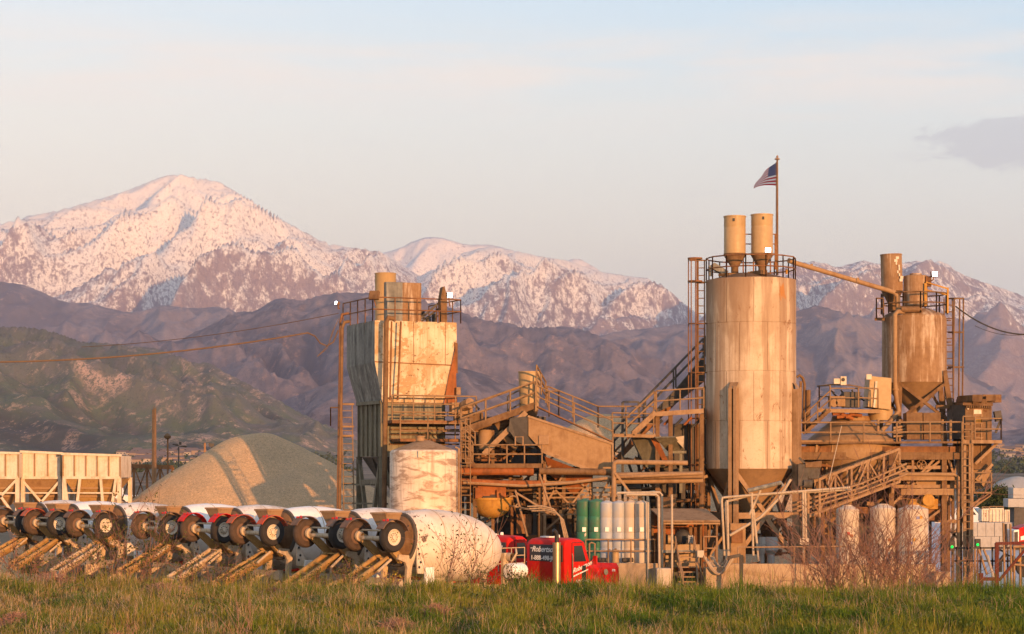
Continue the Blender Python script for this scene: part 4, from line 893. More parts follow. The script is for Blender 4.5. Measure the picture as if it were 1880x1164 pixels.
# ---------------------------------------------------------------- big silo
YS = 101.0; rS = 82.5 / F * YS; sc_ = Vector((X(1378.5, YS), YS, 0))
si = thing('cement_silo', 'tall stained cement silo with two bin vents and a flagpole on its roof', 'silo', tuple(sc_))
Yf = YS - rS
zT, zC = Z(508, Yf), Z(861, YS)
b = MB(); prof = []
for k, z_ in enumerate([zC, Z(774, YS), Z(684, YS), Z(596, YS), zT]):
    prof += [(rS, z_ + .02)] if k == 0 else ([(rS, z_ - .02), (rS - .018, z_), (rS, z_ + .02)] if k < 4 else [(rS, z_), (rS - .1, z_ + .02)])
b.lathe(prof, sc_, 72).build('shell', M['silo'], si, auto=22)
vs_ = MB()
for k, (za, zb2) in enumerate(((zC, Z(774, YS)), (Z(774, YS), Z(684, YS)), (Z(684, YS), Z(596, YS)), (Z(596, YS), zT))):
    for q in range(4):
        t = -2.55 + q * .62 + (k % 2) * .31; d_ = Vector((math.cos(t), math.sin(t), 0)); vs_.bar(sc_ + d_ * (rS + .001) + Vector((0, 0, za + .02)), sc_ + d_ * (rS + .001) + Vector((0, 0, zb2 - .02)), .016, .008, d_)
vs_.build('plate_seam', M['dust2'], si)
MB().lathe([(rS - .1, zT + .01), (rS * .4, zT + .32), (.001, zT + .36)], sc_, 48).build('roof', M['dust2'], si)
MB().lathe([(rS - .005, zC + .02), (.32, Z(945, YS)), (.32, Z(960, YS)), (.001, Z(960, YS))], sc_, 64).build('cone', M['cone'], si)
rm = MB()
for k in range(16):
    t = k * .39; rm.box(sc_ + Vector((math.cos(t) * rng.uniform(.2, 1.8), math.sin(t) * rng.uniform(.2, 1.8), zT + .25)), (rng.uniform(.2, .6), rng.uniform(.2, .5), rng.uniform(.1, .25)), t)
rm.build('roof_crust', M['dust2'], si)
# legs: the front two run up the shell as channels
LA = [math.radians(a) for a in (-90 - 27, -90 + 63, 90 - 27, 90 + 63)]
for k, a in enumerate(LA):
    n = Vector((math.cos(a), math.sin(a), 0)); tng = Vector((-n.y, n.x, 0)); p = sc_ + n * (rS + .14); l = MB()
    ztop = Z(716, YS); 
    for s in (-1, 1):
        o_ = tng * (s * .125); l.bar(p + n * .16 + o_, p + n * .16 + o_ + Vector((0, 0, ztop + .1 * (s > 0))), .15, .035, n)
        for s2 in (-1, 1): l.bar(p + o_ + tng * (s2 * .065), p + o_ + tng * (s2 * .065) + Vector((0, 0, ztop)), .02, .29, n)
    l.bar(p - n * .08, p - n * .08 + Vector((0, 0, ztop - .1)), .42, .05, n)
    l.prism([p + n * .13 - tng * .2 + Vector((0, 0, ztop)), p + n * .13 + tng * .2 + Vector((0, 0, ztop)), p - n * .1 + tng * .2 + Vector((0, 0, ztop + .3)), p - n * .1 - tng * .2 + Vector((0, 0, ztop + .3))], n * .02)
    l.build('leg', M['dust'], si)
br = MB(); zb = Z(945, YS)
LP = [sc_ + Vector((math.cos(a), math.sin(a), 0)) * (rS + .12) for a in LA]
for i in range(4):
    p, q = LP[i], LP[(i + 1) % 4]; m_ = (p + q) / 2; up = Vector((0, 0, 1))
    br.bar(p + up * zb, q + up * zb, .2, .28)
    br.bar(p + up * (zC - .05), m_ + up * (zb + .1), .16, .2); br.bar(q + up * (zC - .05), m_ + up * (zb + .1), .16, .2)
    br.bar(m_ + up * (zb - .05), p + up * 1.6, .16, .2); br.bar(m_ + up * (zb - .05), q + up * 1.6, .16, .2)
br.build('cross_bracing', M['dust'], si)
gr = MB(); railing(gr, [sc_ + Vector((math.cos(t) * (rS - .02), math.sin(t) * (rS - .02), zT)) for t in [2 * math.pi * k / 14 for k in range(15)]], 1.05, 1, 1.2, .032); gr.build('guard_rail', M['rust'], si)
for px_, tp in ((1349, 397), (1399, 394)):
    Yv = YS - .3; cv = P(px_, 467, Yv); r_ = 20 / F * Yv; h_ = (467 - tp) / F * Yv
    v = MB().lathe([(r_, 0), (r_, h_ * .68), (r_ - .012, h_ * .70), (r_, h_ * .72), (r_, h_ - .05), (r_ + .025, h_ - .05), (r_ + .025, h_), (.001, h_ + .05)], cv, 32).build('bin_vent', M['vent'], si)
    MB().lathe([(r_ + .02, .03), (r_ + .02, -.04), (r_ * .34, -.62), (r_ * .34, -1.0), (.001, -1.0)], cv, 28).build('vent_cone', M['dust2'], v)
    MB().box(cv + Vector((-.10 if px_ < 1370 else 0, -r_ - .005, h_ - .22)), (.09, .04, .14)).build('vent_slot', M['black'], v)
    m_ = MB()
    for a_ in (-.4, .4): m_.bar(cv + Vector((a_, 0, -1.3)), cv + Vector((a_, 0, 0)), .06)
    m_.build('vent_leg', M['rust'], v)
for y_ in (430, 448, 466): MB().bar(P(1368, y_, YS - .1), P(1381, y_, YS - .1), .05).build('tie_bar', M['rust'], si)
tb = MB()
for y_ in (430, 448, 466): tb.bar(P(1418, y_, YS), P(1428, y_, YS), .05)
tb.bar(P(1424, 430, YS), P(1424, 495, YS), .1); tb.build('pole_bracket', M['rust'], si)
fp = MB().prism([P(1301, 489, YS - .4), P(1312, 482, YS - .4), P(1338, 498, YS - .4), P(1330, 505, YS - .4)], (0, .5, 0)); fp.bar(P(1305, 507, YS - .3), P(1305, 488, YS - .3), .14); fp.build('feed_elbow', M['galv'], si)
MB().lathe([(.05, 0), (.06, .2), (.001, .25)], P(1444, 503, YS - .6), 10).build('relief_valve', M['yellow'], si)
# silo ladder cage
la = MB(); LX = 1287.5
ladder(la, P(LX, 938, YS - .2), P(LX, 478, YS - .2), .30, .03, .36); 
for y_ in (478, 518, 594, 684, 768, 853): la.bar(P(1266, y_, YS - .5), P(1297, y_, YS - .2), .06)
la.build('ladder', M['dust2'], si)
cgm = MB()
for px_, yy in ((1264, YS - .25), (1269, YS - .75), (1277, YS - .95), (1279.5, YS - .2)): cgm.tube([P(px_, 476, yy), P(px_, 940, yy)], .027, 6)
for y_ in (476, 518): cgm.lathe([(.32, 0), (.35, 0), (.35, .07), (.32, .07), (.32, 0)], P(1276, y_, YS - .45), 20)
for y_ in (594, 684, 768, 853): cgm.tube([P(1264, y_, YS - .25), P(1269, y_ + .5, YS - .75), P(1277, y_, YS - .95), P(1288, y_, YS - .3)], .032, 6)
cgm.build('ladder_cage', M['rust'], si)
# cabinet and valve under the cone
cbn = thing('control_cabinet', 'tan steel cabinet standing under the cone of the big silo', 'cabinet', P(1353, 1050, YS - 2.6))
bx = MB().box(P(1353, 1000, YS - 2.4), (.75, .5, 2.0)); bx.build('cabinet_body', M['tanbox'], cbn, .02)
MB().box(P(1353, 985, YS - 2.7), (.55, .06, .6)).build('door_panel', M['rust'], cbn, .01)
vb = thing('valve_pot', 'squat grey valve pots on the slab below the big silo', 'valve', P(1412, 1040, YS - 1))
for px_, w_ in ((1398, .28), (1415, .36)): MB().lathe([(w_ * .5, -.6), (w_ * .5, -.2), (w_, 0), (w_, .5), (w_ * .9, .62), (.001, .62)], P(px_, 1010, YS - 1.2), 20).build('pot', M['block'], vb)

# ---------------------------------------------------------------- flagpole and flag
YFp = YS + .3
fp_ = thing('flagpole', 'slim flagpole on the roof of the big silo', 'flagpole', P(1427, 500, YFp))
MB().tube([P(1427, 505, YFp), P(1427, 293, YFp)], [.06, .04], 8).build('pole', M['dust2'], fp_)
MB().lathe([(.02, -.06), (.13, -.02), (.13, .02), (.03, .06), (.06, .12), (.001, .2)], P(1427, 292, YFp), 14).build('finial', M['dust'], fp_)
MB().tube([P(1425, 297, YFp - .05), P(1424.3, 430, YFp - .05)], .012, 5).build('halyard', M['cable'], fp_)
# cloth: hoist on the pole, fly end sagging to the lower left
NU, NV = 52, 39
H0, H1 = P(1426, 298, YFp), P(1425, 341, YFp); E0, E1 = P(1392, 330, YFp + 2.0), P(1384, 344.5, YFp + 2.1)
vs = np.zeros((NU + 1, NV + 1, 3))
for i in range(NU + 1):
    for k in range(NV + 1):
        u_, v_ = i / NU, k / NV
        a = H0.lerp(E0, u_) + Vector((0, 0, .10 * math.sin(math.pi * u_))); b2 = H1.lerp(E1, u_) + Vector((0, 0, .06 * math.sin(math.pi * u_)))
        p = a.lerp(b2, v_); p.y += .22 * u_ * math.sin(5.5 * u_ + 2.4 * v_) + .05 * math.sin(11 * u_ - 3 * v_); p.x += .04 * math.sin(9 * u_ + 4 * v_) * u_
        vs[i, k] = p
idx = np.arange((NU + 1) * (NV + 1)).reshape(NU + 1, NV + 1)
fcs = np.stack([idx[:-1, :-1], idx[1:, :-1], idx[1:, 1:], idx[:-1, 1:]], -1).reshape(-1, 4)
flg = np_mesh('flag', vs.reshape(-1, 3) - np.array(H0), fcs, plain('flag_red', (.40, .015, .03), .8, 0, .2, .05)); flg.location = H0
flg.data.materials.append(plain('flag_white', (.72, .69, .69), .8, 0, .2, .05)); flg.data.materials.append(plain('flag_blue', (.016, .02, .12), .8, 0, .2, .05))
mi = []
for i in range(NU):
    for k in range(NV):
        mm = (k // 3) % 2
        if i < 21 and k < 21:
            mm = 2
            ci, ck = i - 2, k - 2
            if ci >= 0 and ck >= 0 and ((ci % 4 == 0 and ck % 4 == 0) or (ci % 4 == 2 and ck % 4 == 2)): mm = 1
        mi.append(mm)
flg.data.polygons.foreach_set('material_index', mi)
tag(flg, 'stars-and-stripes flag with red and white bands blowing left from the silo roof pole', 'flag')
flood(1410, 459, YS - 2.2, (0, -1, -.05), 'lit flood light in front of the right-hand bin vent on the big silo', True, .25, arm=P(1410, 478, YS - 2.1))

# ---------------------------------------------------------------- feed conveyor and transfer platform left of the silo
cv = thing('feed_conveyor', 'steep covered conveyor with handrails climbing to the left side of the big silo', 'conveyor', P(1130, 1085, 103))
q0, q1 = P(1128, 842, 102.5), P(1296, 668, 104.5)
MB().prism([q0, q1, q1 + Vector((0, 1.4, 0)), q0 + Vector((0, 1.4, 0))], (0, 0, -.35)).build('belt_frame', M['rust'], cv)
MB().prism([P(1195, 762, 102.8), P(1243, 712, 103.4), P(1285, 662, 104), P(1294, 648, 104.2), P(1294, 700, 104.2), P(1240, 742, 103.4)], (0, .8, 0)).build('head_cover', M['dark'], cv)
for o_ in (0, 1.5): m_ = MB(); railing(m_, [q0 + Vector((0, o_, .35)), q1 + Vector((0, o_, .35))], 1.0, 1, 2.2, .04); m_.build('guard_rail', M['dark'], cv)
m_ = MB(); truss(m_, P(1128, 850, 102.6), P(1290, 690, 104.4), .55, 9, .09); m_.build('truss', M['rust'], cv)
m_ = MB(); truss(m_, P(1185, 842, 103.2), P(1215, 842, 103.2), -7.0, 1, .12, cross=True)
for px_ in (1143, 1173): m_.bar(P(px_, 738, 102), P(px_, 1085, 102), .12)
m_.bar(P(1143, 738, 102), P(1173, 738, 102), .08)
m_.build('leg_frame', M['dark'], cv)
for k in range(4): MB().bar(P(1150 + 18 * k, 840 + 6 * (k % 2), 102.9), P(1185 + 18 * k, 935, 102.9), .12).build('brace', M['dark'], cv)
tp = thing('transfer_platform', 'railed transfer platform and stairs just left of the big silo', 'platform', P(1230, 1085, 99.5))
YQ = 99.4
MB().prism([P(1205, 756, YQ), P(1292, 750, YQ), P(1292, 750, YQ + 1.8), P(1205, 756, YQ + 1.8)], (0, 0, -.22)).build('upper_deck', M['dust'], tp)
m_ = MB(); railing(m_, [P(1205, 755, YQ), P(1292, 749, YQ)], .95, 1, 1.2, .036); m_.build('upper_rail', M['rail'], tp)
MB().prism([P(1124, 796, YQ), P(1204, 798, YQ), P(1204, 798, YQ + 1.2), P(1124, 796, YQ + 1.2)], (0, 0, -.15)).build('lower_deck', M['dust'], tp)
m_ = MB(); railing(m_, [P(1124, 795, YQ), P(1200, 797, YQ)], .95, 1, 1.5, .036); m_.build('lower_rail', M['rail'], tp)
m_ = MB(); stairs(m_, P(1163, 796, YQ - .1), P(1204, 757, YQ - .1), .9, (0, 1, 0), 8, .24); m_.build('steps', M['dust'], tp)
m_ = MB(); railing(m_, [P(1150, 800, YQ - .1), P(1202, 752, YQ - .1)], .85, 1, 2.0, .045); m_.build('stair_rail', M['rail'], tp)
for px_ in (1207, 1231, 1288): MB().bar(P(px_, 760, YQ + .4), P(px_, 1085, YQ + .4), .2).build('post', M['dust2'], tp)
for k, (x_, y_) in enumerate(((1208, 775), (1225, 770), (1245, 772), (1262, 770), (1278, 774))): MB().tube([P(x_ - 6, y_ + 10, YQ + .6), P(x_ + 8, y_ - 4, YQ + .6)], .06, 6).build('idler', M['orange'] if k % 2 else M['black'], tp)
bb = thing('bin_block', 'dark shaded steel bins with slanting chutes below the transfer platform', 'bin', P(1240, 1085, 101))
MB().prism([P(1238, 778, 101), P(1296, 778, 101), P(1296, 880, 101), P(1238, 850, 101)], (0, 2.2, 0)).build('bin_body', M['dark'], bb)
MB().prism([P(1160, 803, 100.4), P(1191, 801, 99.9), P(1230, 858, 99.9), P(1186, 858, 100.4)], (0, 1.2, 0)).build('left_chute', M['olive'], bb)
MB().prism([P(1192, 801, 99.7), P(1205, 801, 99.6), P(1230, 853, 99.6), P(1222, 856, 99.7)], (0, .12, 0)).build('rust_chute_edge', M['orange'], bb)
MB().prism([P(1203, 804, 99.2), P(1240, 803, 99.2), P(1257, 826, 100.2), P(1226, 829, 100.2)], (0, .08, .06)).build('flap_plate', M['olive'], bb)
MB().prism([P(1236, 803, 99.3), P(1256, 800, 99.3), P(1256, 824, 99.8), P(1254, 822, 99.8)], (0, .06, 0)).build('side_plate', M['cream'], bb)
MB().prism([P(1190, 860, 101), P(1240, 852, 101), P(1262, 905, 101), P(1215, 905, 101)], (0, 2, 0)).build('lower_chute', M['dark'], bb)
MB().bar(P(1226, 830, 99.8), P(1260, 830, 99.8), .12).bar(P(1250, 832, 99.9), P(1250, 905, 99.9), .14).build('bracket', M['olive'], bb)
for k in range(3): MB().bar(P(1238 + k * 16, 880, 100.6), P(1238 + k * 16, 1085, 100.6), .2).build('post', M['dark'], bb)
MB().prism([P(1195, 905, 103.2), P(1300, 905, 103.2), P(1300, 1070, 103.2), P(1195, 1070, 103.2)], (0, .3, 0)).build('back_plate', M['dark'], bb)  # added dark sheet, standing in for the shade below the bins
m_ = MB()
for k in range(5): m_.tube([P(1196, 920 + 22 * k, 100.2), P(1296, 918 + 22 * k, 100.2)], .08, 8)
m_.lathe([(.001, 0), (.4, 0), (.4, .9), (.001, .9)], P(1205, 928, 99.6), 20, (1, 0, 0))
m_.build('under_pipes', M['dust2'], bb)

# ---------------------------------------------------------------- additive tanks on their slab
def vtank(name, label, cat, px, w, ytop, ybot, Y, mat, group, dome=.22, bands=3, decal=None, base=True):
    r_ = w / 2 / F * Y; c_ = P(px, ybot, Y); z0 = c_.z; h_ = (ybot - ytop) / F * Y
    t = thing(name, label, cat, tuple(c_), group); prof = [(r_, 0)]
    for k in range(1, bands + 1): z_ = h_ * k / (bands + 1); prof += [(r_, z_ - .03), (r_ - .012, z_), (r_, z_ + .03)]
    prof += [(r_, h_ - .05), (r_ - .015, h_ - .015), (r_ - .05, h_ + .01), (r_ * .45, h_ + dome * .55), (r_ * .42, h_ + dome * .75), (.001, h_ + dome * .8)]
    o = MB().lathe(prof, c_, 36).build('shell', mat, t, auto=22)
    return t, c_, r_, h_
YA = 93.0; AG = 'slim additive tanks in a row on the concrete slab'
for k, (px_, w_, mt, lab, dY) in enumerate(((1072, 27, 'green', 'leftmost of the two dark green additive tanks, with a diamond hazard sign', .5), (1094, 27, 'green', 'brighter green additive tank beside the first blue-grey tank', .2),
        (1114, 26, 'blue', 'blue-grey additive tank touching the green tanks', 0), (1136, 26, 'blue', 'blue-grey additive tank touching the pale tanks', -.1),
        (1157, 25, 'ptank', 'pale additive tank touching the blue-grey tanks', -.2), (1178, 26, 'ptank', 'pale additive tank at the right end beside the slim pole', -.4))):
    Yk = YA + dY; t, c_, r_, h_ = vtank('additive_tank', lab, 'tank', px_, w_, 919 - k * .0 + (3 if k > 1 else 0), 1033, Yk, M[mt], AG, .10)
    lb_ = MB().prism([P(px_ - 3, 968, Yk - r_ - .03), P(px_ + 4, 968, Yk - r_ - .03), P(px_ + 4, 976, Yk - r_ - .03), P(px_ - 3, 976, Yk - r_ - .03)], (0, .03, 0)); lb_.build('paper_label', M['white'], t)
    if k == 0: MB().prism([P(px_ + 1, 981, Yk - r_ - .03), P(px_ + 4, 977, Yk - r_ - .03), P(px_ + 4.5, 982, Yk - r_ - .03), P(px_ + 1.5, 986, Yk - r_ - .03)], (0, .03, 0)).build('hazard_diamond', M['cream'], t)
    MB().lathe([(.05, 0), (.05, .18), (.001, .18)], c_ + Vector((-.1, -.05, h_ + .05)), 8).build('filler_cap', M['dust2'], t)
sb = thing('concrete_slab', 'raised dusty concrete slab carrying the additive tanks beside the red bonnet', 'slab', P(1130, 1085, 93))
MB().prism([P(1050, 1034, 91.6), P(1208, 1034, 91.6), P(1208, 1034, 94.6), P(1050, 1034, 94.6)], (0, 0, -1.6)).build('slab_body', M['conc'], sb, .03)
m_ = MB(); railing(m_, [P(1075, 1033, 91.8), P(1200, 1033, 91.8)], 1.0, 1, 1.0, .035); railing(m_, [P(1200, 1033, 91.8), P(1204, 1033, 94)], 1.0, 1, 1.0, .035); m_.tube([P(1082, 1033, 91.7), P(1082, 998, 91.7), P(1086, 996, 91.7), P(1092, 998, 91.7), P(1092, 1033, 91.7)], .04, 6); m_.build('guard_rail', M['dust'], sb)
kg = thing('tan_drum', 'short tan drum standing on the slab before the blue-grey tanks', 'drum', P(1130, 1033, 92.3)); MB().lathe([(.15, 0), (.165, .05), (.15, .1), (.15, .42), (.165, .5), (.15, .56), (.001, .57)], P(1130, 1033, 92.2), 16).build('drum_body', M['vent'], kg); MB().lathe([(.05, .57), (.05, .62), (.001, .62)], P(1130, 1033, 92.2), 8).build('bung', M['dust2'], kg)
pp = thing('pump_set', 'small dark pumps at the foot of the additive tanks', 'pump', P(1110, 1033, 92.2))
for px_ in (1098, 1104, 1143, 1150): MB().lathe([(.001, 0), (.1, 0), (.1, .3), (.001, .3)], P(px_, 1028, 92.1), 10, (1, .3, 0)).build('pump_body', M['dark'], pp)
for k, (px_, y0, Y_) in enumerate(((1190, 922, 91.5), (1211, 912, 91.2), (1216, 908, 91.8), (1234, 908, 91.0))):
    t = thing('standpipe', ['slim pole right against the last pale tank', 'pipe post with a bent top near the shed', 'second pipe post with a bent top, closer to the shed', 'lone thin pipe post in front of the tin-roofed shed'][k], 'pipe', P(px_, 1085, Y_), 'thin pipe posts by the shed')
    if k in (1, 2): MB().tube([P(px_, 1085, Y_), P(px_ - 1, y0, Y_), P(px_ - 5, y0 - 4, Y_), P(1133, y0 - 3, Y_)] if k == 2 else [P(px_, 1075, Y_), P(px_ - 2, y0, Y_), P(px_ - 6, y0 - 4, Y_), P(1150, y0 - 4, Y_)], .055, 8).build('pipe_body', M['pipe'], t)
    else: MB().tube([P(px_, 1080, Y_), P(px_ - .5, y0, Y_)], .05, 8).build('pipe_body', M['pipe'], t)
cbk = thing('concrete_footing', 'pale concrete footing block at the foot of the pipe posts', 'concrete block', P(1218, 1085, 91)); MB().box(P(1218, 1062, 91) - Vector((0, 0, .3)), (.62, .6, 1.5)).build('block_body', M['ptank'], cbk, .04)
# ---------------------------------------------------------------- shed, stairs, hose tangle
sh = thing('pump_shed', 'open shed with a rusty tin roof below the silo', 'shed', P(1255, 1085, 93)); 
MB().prism([P(1194, 936, 94.6), P(1296, 936, 94.6), P(1322, 958, 92), P(1218, 958, 92)], (0, 0, .06)).build('tin_roof', M['dust'], sh)
m_ = MB().bar(P(1218, 961, 92), P(1322, 961, 92), .08); m_.build('eave_beam', M['tanbox'], sh)
for px_, Y_, y0 in ((1220, 92.1, 960), (1316, 92.1, 960), (1198, 94.4, 938), (1294, 94.4, 938)): MB().bar(P(px_, y0, Y_), P(px_, 1085, Y_), .09).build('post', M['dust2'], sh)
MB().prism([P(1196, 940, 94.7), P(1296, 940, 94.7), P(1296, 1050, 94.7), P(1196, 1050, 94.7)], (0, .05, 0)).build('back_wall', M['orange'], sh)
pmp = thing('pump_engine', 'dark round pump engine inside the tin-roofed shed', 'engine', P(1250, 1085, 93.4))
MB().lathe([(.001, 0), (.33, 0), (.33, .5), (.2, .6), (.001, .6)], P(1252, 985, 93), 20, (0, -1, 0)).build('flywheel', M['black'], pmp); MB().box(P(1240, 992, 93.4), (1.3, .5, .5)).build('engine_block', M['dark'], pmp, .03); MB().box(P(1250, 1020, 93.4), (1.6, .6, 1.0)).build('plinth', M['conc'], pmp)
MB().lathe([(.001, 0), (.2, 0), (.2, .6), (.001, .6)], P(1226, 990, 92.9), 14, (1, 0, 0)).build('silencer', M['vent'], pmp)
for k in range(4): MB().bar(P(1268 + 9 * k, 965, 93.6), P(1268 + 9 * k, 1045, 93.6), .13).build('rack_post', M['rust' if k % 2 else 'dust2'], pmp)
stt = thing('steel_stairs', 'short steel stairs with handrails descending to the yard below the shed', 'stairs', P(1262, 1085, 90.6))
m_ = MB()
for s_x in (0, 34): m_.bar(P(1243 + s_x, 1010, 91.6), P(1254 + s_x * .8, 1075, 90.2), .07, .16)
for k in range(7): m_.box(P(1261, 1014 + k * 9, 91.5 - k * .18), (.72, .25, .05))
m_.build('steps', M['dust'], stt)
m_ = MB()
for s_x in (0, 34):
    m_.tube([P(1240 + s_x, 985, 91.7), P(1246 + s_x, 1025, 90.9), P(1254 + s_x, 1052, 90.2)], .03, 6)
    for k in (0, .5, 1): a = P(1240 + s_x, 985, 91.7).lerp(P(1254 + s_x, 1052, 90.2), k); m_.tube([a, a + Vector((0, 0, -.9))], .03, 6)
m_.build('handrail', M['dust'], stt)
MB().prism([P(1215, 1010, 91.6), P(1280, 1010, 91.6), P(1280, 1010, 93), P(1215, 1010, 93)], (0, 0, -.12)).build('landing', M['galv'], stt)
m_ = MB(); railing(m_, [P(1292, 1028, 91), P(1316, 1028, 91)], 1.0, 1, .6, .03); m_.tube([P(1293, 1075, 90.6), P(1293, 1031, 90.6)], .06, 8); m_.build('side_rail', M['dust'], stt)
hb = thing('hose_tangle', 'coiled pale hoses drooping over the end of the low concrete wall', 'hoses', P(1320, 1085, 90))
for k in range(7):
    x0_, x1_ = 1292 + 3 * k, 1345 - 3 * k + 4 * (k % 3); sag = 1058 - 4 * k
    pts = [P(x0_ + (x1_ - x0_) * i / 10, 1020 + 3 * (k % 4) + (sag - 1020) * math.sin(math.pi * i / 10) * .9, 89.4 + .12 * k) for i in range(11)]
    MB().tube(pts, .045, 6).build('hose', M['pipe' if k % 2 else 'hose'], hb)
mb_ = thing('meter_box', 'small tan meter box on a post beside the steel stairs', 'meter box', P(1286, 1085, 90.9)); MB().box(P(1286, 1017, 90.9), (.28, .16, .3)).build('box_body', M['ptank'], mb_, .01); MB().bar(P(1286, 1024, 91), P(1286, 1085, 91), .06).build('post', M['dust2'], mb_)
sg = thing('notice_sign', 'small pale notice board hanging in the shed opening', 'sign', P(1268, 990, 92)); MB().box(P(1268, 990, 91.9), (.2, .02, .36)).build('board', M['block'], sg); m_ = MB()
for k in range(5): m_.box(P(1268, 983 + 3.4 * k, 91.885), (.15 - .03 * (k % 2), .004, .03))
m_.build('printed_lines', M['dark'], sg)
# white pipework before the silo
wp = thing('white_pipework', 'white pipes rising from the slab and running right past the silo cone', 'pipe', P(1340, 1085, 92.5))
Yw = 92.5
MB().tube([P(1330, 1020, Yw), P(1325, 920, Yw), P(1326, 914, Yw), P(1332, 913, Yw), P(1560, 895, Yw), P(1561, 900, Yw)], .055, 10).build('upper_pipe', M['pipe'], wp)
MB().tube([P(1338, 1020, Yw + .2), P(1331, 926, Yw + .2), P(1333, 921, Yw + .2), P(1376, 910, Yw + .2), P(1560, 899, Yw + .3)], .05, 10).build('lower_pipe', M['pipe'], wp)
MB().tube([P(1340, 983, Yw + .1), P(1396, 950, Yw + .1), P(1430, 915, Yw + .1), P(1452, 880, Yw + .1)], .06, 10).build('curved_pipe', M['pipe'], wp)
MB().tube([P(1337, 1025, Yw - .1), P(1335, 918, Yw - .1)], .06, 8).build('riser', M['pipe'], wp)
for a_, b_ in (((1380, 905), (1383, 1020)), ((1383, 935), (1393, 1030)), ((1376, 945), (1396, 900)), ((1474, 900), (1476, 1030)), ((1478, 900), (1480, 1000))): MB().tube([P(*a_, Yw), P(*b_, Yw)], .055, 8).build('stand', M['pipe'], wp)
MB().tube([P(1373, 901, Yw - .1), P(1434, 886, Yw - .1), P(1437, 893, Yw - .1)], .09, 10).build('grey_sleeve', M['galv'], wp)

# ---------------------------------------------------------------- low concrete wall with posts, sign
lw_ = thing('concrete_wall', 'long low dusty concrete wall behind the bare bushes', 'wall', P(1500, 1085, 89.5))
m_ = MB(); a, b = P(1296, 1042, 89.6), P(1718, 1036, 90.4); m_.prism([a, P(1340, 1039, 89.6), P(1345, 1035, 89.6), b, Vector((b.x, b.y, 0)), Vector((a.x, a.y, 0))], (0, .35, 0)); m_.build('wall_body', M['conc'], lw_, .02)
MB().prism([P(1718, 1050, 89.9), P(1745, 1050, 89.9), P(1745, 1090, 89.9), P(1718, 1090, 89.9)], (0, .5, 0)).build('end_step', M['conc'], lw_)
m_ = MB(); railing(m_, [P(1355, 1036, 90.2), P(1560, 1034, 90.5)], .72, 0, 2.2, .03); m_.build('top_rail', M['dust'], lw_)
m_ = thing('black_post', 'black square post with a short arm in front of the low wall', 'post', P(1361, 1090, 88)); MB().bar(P(1361, 1085, 88), P(1361, 1019, 88), .15).build('post_body', M['black'], m_); MB().bar(P(1336, 1024, 88), P(1360, 1019, 88), .13).build('arm', M['dark'], m_)
ps = thing('small_sign', 'small pale sign on a thin pole above the low wall', 'sign', P(1477, 1085, 89.2)); MB().tube([P(1477, 1075, 89.2), P(1477, 985, 89.2)], .03, 6).build('pole', M['dust'], ps); MB().box(P(1477, 994, 89.15), (.38, .02, .26)).build('board', M['ptank'], ps); m_ = MB(); m_.box(P(1475, 991, 89.13), (.2, .004, .04)).box(P(1477, 997, 89.13), (.26, .004, .04)); m_.build('printed_lines', M['dark'], ps)
WG = 'three pale dome-topped water tanks'
for k, (px_, w_, yt, lab) in enumerate(((1556, 42, 934, 'pale dome-topped tank farthest left behind the bare bush'), (1621, 46, 932, 'middle pale tank between two dome-topped neighbours behind the bush'), (1676, 56, 934, 'widest pale dome-topped tank with a blue and orange sticker near its top'))):
    Yk = 93 + .6 * (1 - k * .4); t, c_, r_, h_ = vtank('water_tank', lab, 'tank', px_, w_, yt, 1034, Yk, M['ptank'], WG, .22, 2)
    for q, (sx, sy, mt) in enumerate((((4, 983, 'orange'), (-2, 979, 'redlamp')) if k == 0 else ((8, 990, 'orange'),) if k == 1 else ((10, 949, 'yellow'), (4, 950, 'sticker'), (-3, 990, 'yellow'), (-8, 996, 'sticker')))):
        if mt == 'sticker' and mt not in M: M['sticker'] = plain('blue_sticker', (.12, .14, .32), .5)
        pq = P(px_ + sx, sy, Yk); dx_ = pq.x - c_.x; yy = Yk - math.sqrt(max(.01, (r_ + .015) ** 2 - dx_ ** 2))
        MB().box((pq.x, yy, pq.z), (.13, .02, .13), math.atan2(dx_, yy * 0 + r_) ).build('sticker', M[mt], t)
# ---------------------------------------------------------------- right-hand plant: hopper silo
YR = 105.0; rR = 58.5 / F * YR; rc = Vector((X(1678.5, YR), YR, 0))
rs = thing('hopper_silo', 'brown streaked hopper silo with cone bottom and caged ladder at the right', 'silo', tuple(rc))
z1, z2 = Z(703, YR), Z(578, YR)
MB().lathe([(rR, z1), (rR, (z1 + z2) / 2 - .02), (rR - .012, (z1 + z2) / 2), (rR, (z1 + z2) / 2 + .02), (rR, z2 - .25), (rR - .05, z2 - .1), (rR - .18, z2 + .02), (rR * .5, z2 + .28), (.001, z2 + .36)], rc, 60).build('shell', M['rsilo'], rs, auto=22)
MB().lathe([(rR - .005, z1 + .02), (.18, Z(756, YR)), (.18, Z(766, YR)), (.001, Z(766, YR))], rc, 48).build('cone', M['cone'], rs)
for k, (xa, xb, dy) in enumerate(((1652, 1648, -1.1), (1735, 1757, -1.0), (1626, 1612, .9), (1725, 1735, 1.2))):
    l = MB(); l.bar(P(xa, 690, YR + dy), P(xb, 822, YR + dy), .24, .2); l.bar(P(xa, 652 if k == 0 else 680, YR + dy - .12), P(xa + (xb - xa) * .1, 705, YR + dy - .12), .2, .04); l.build('leg', M['dust2'], rs)
x_ = Each()
for a_, b_ in (((1655, 706), (1728, 762)), ((1733, 706), (1662, 762))): x_.bar(P(*a_, YR - 1.15), P(*b_, YR - 1.1), .15)
for a_, b_ in (((1626, 725), (1660, 780)), ((1650, 725), (1622, 770)), ((1712, 725), (1750, 790)), ((1622, 700), (1650, 735))): x_.bar(P(*a_, YR + .8), P(*b_, YR + .8), .12)
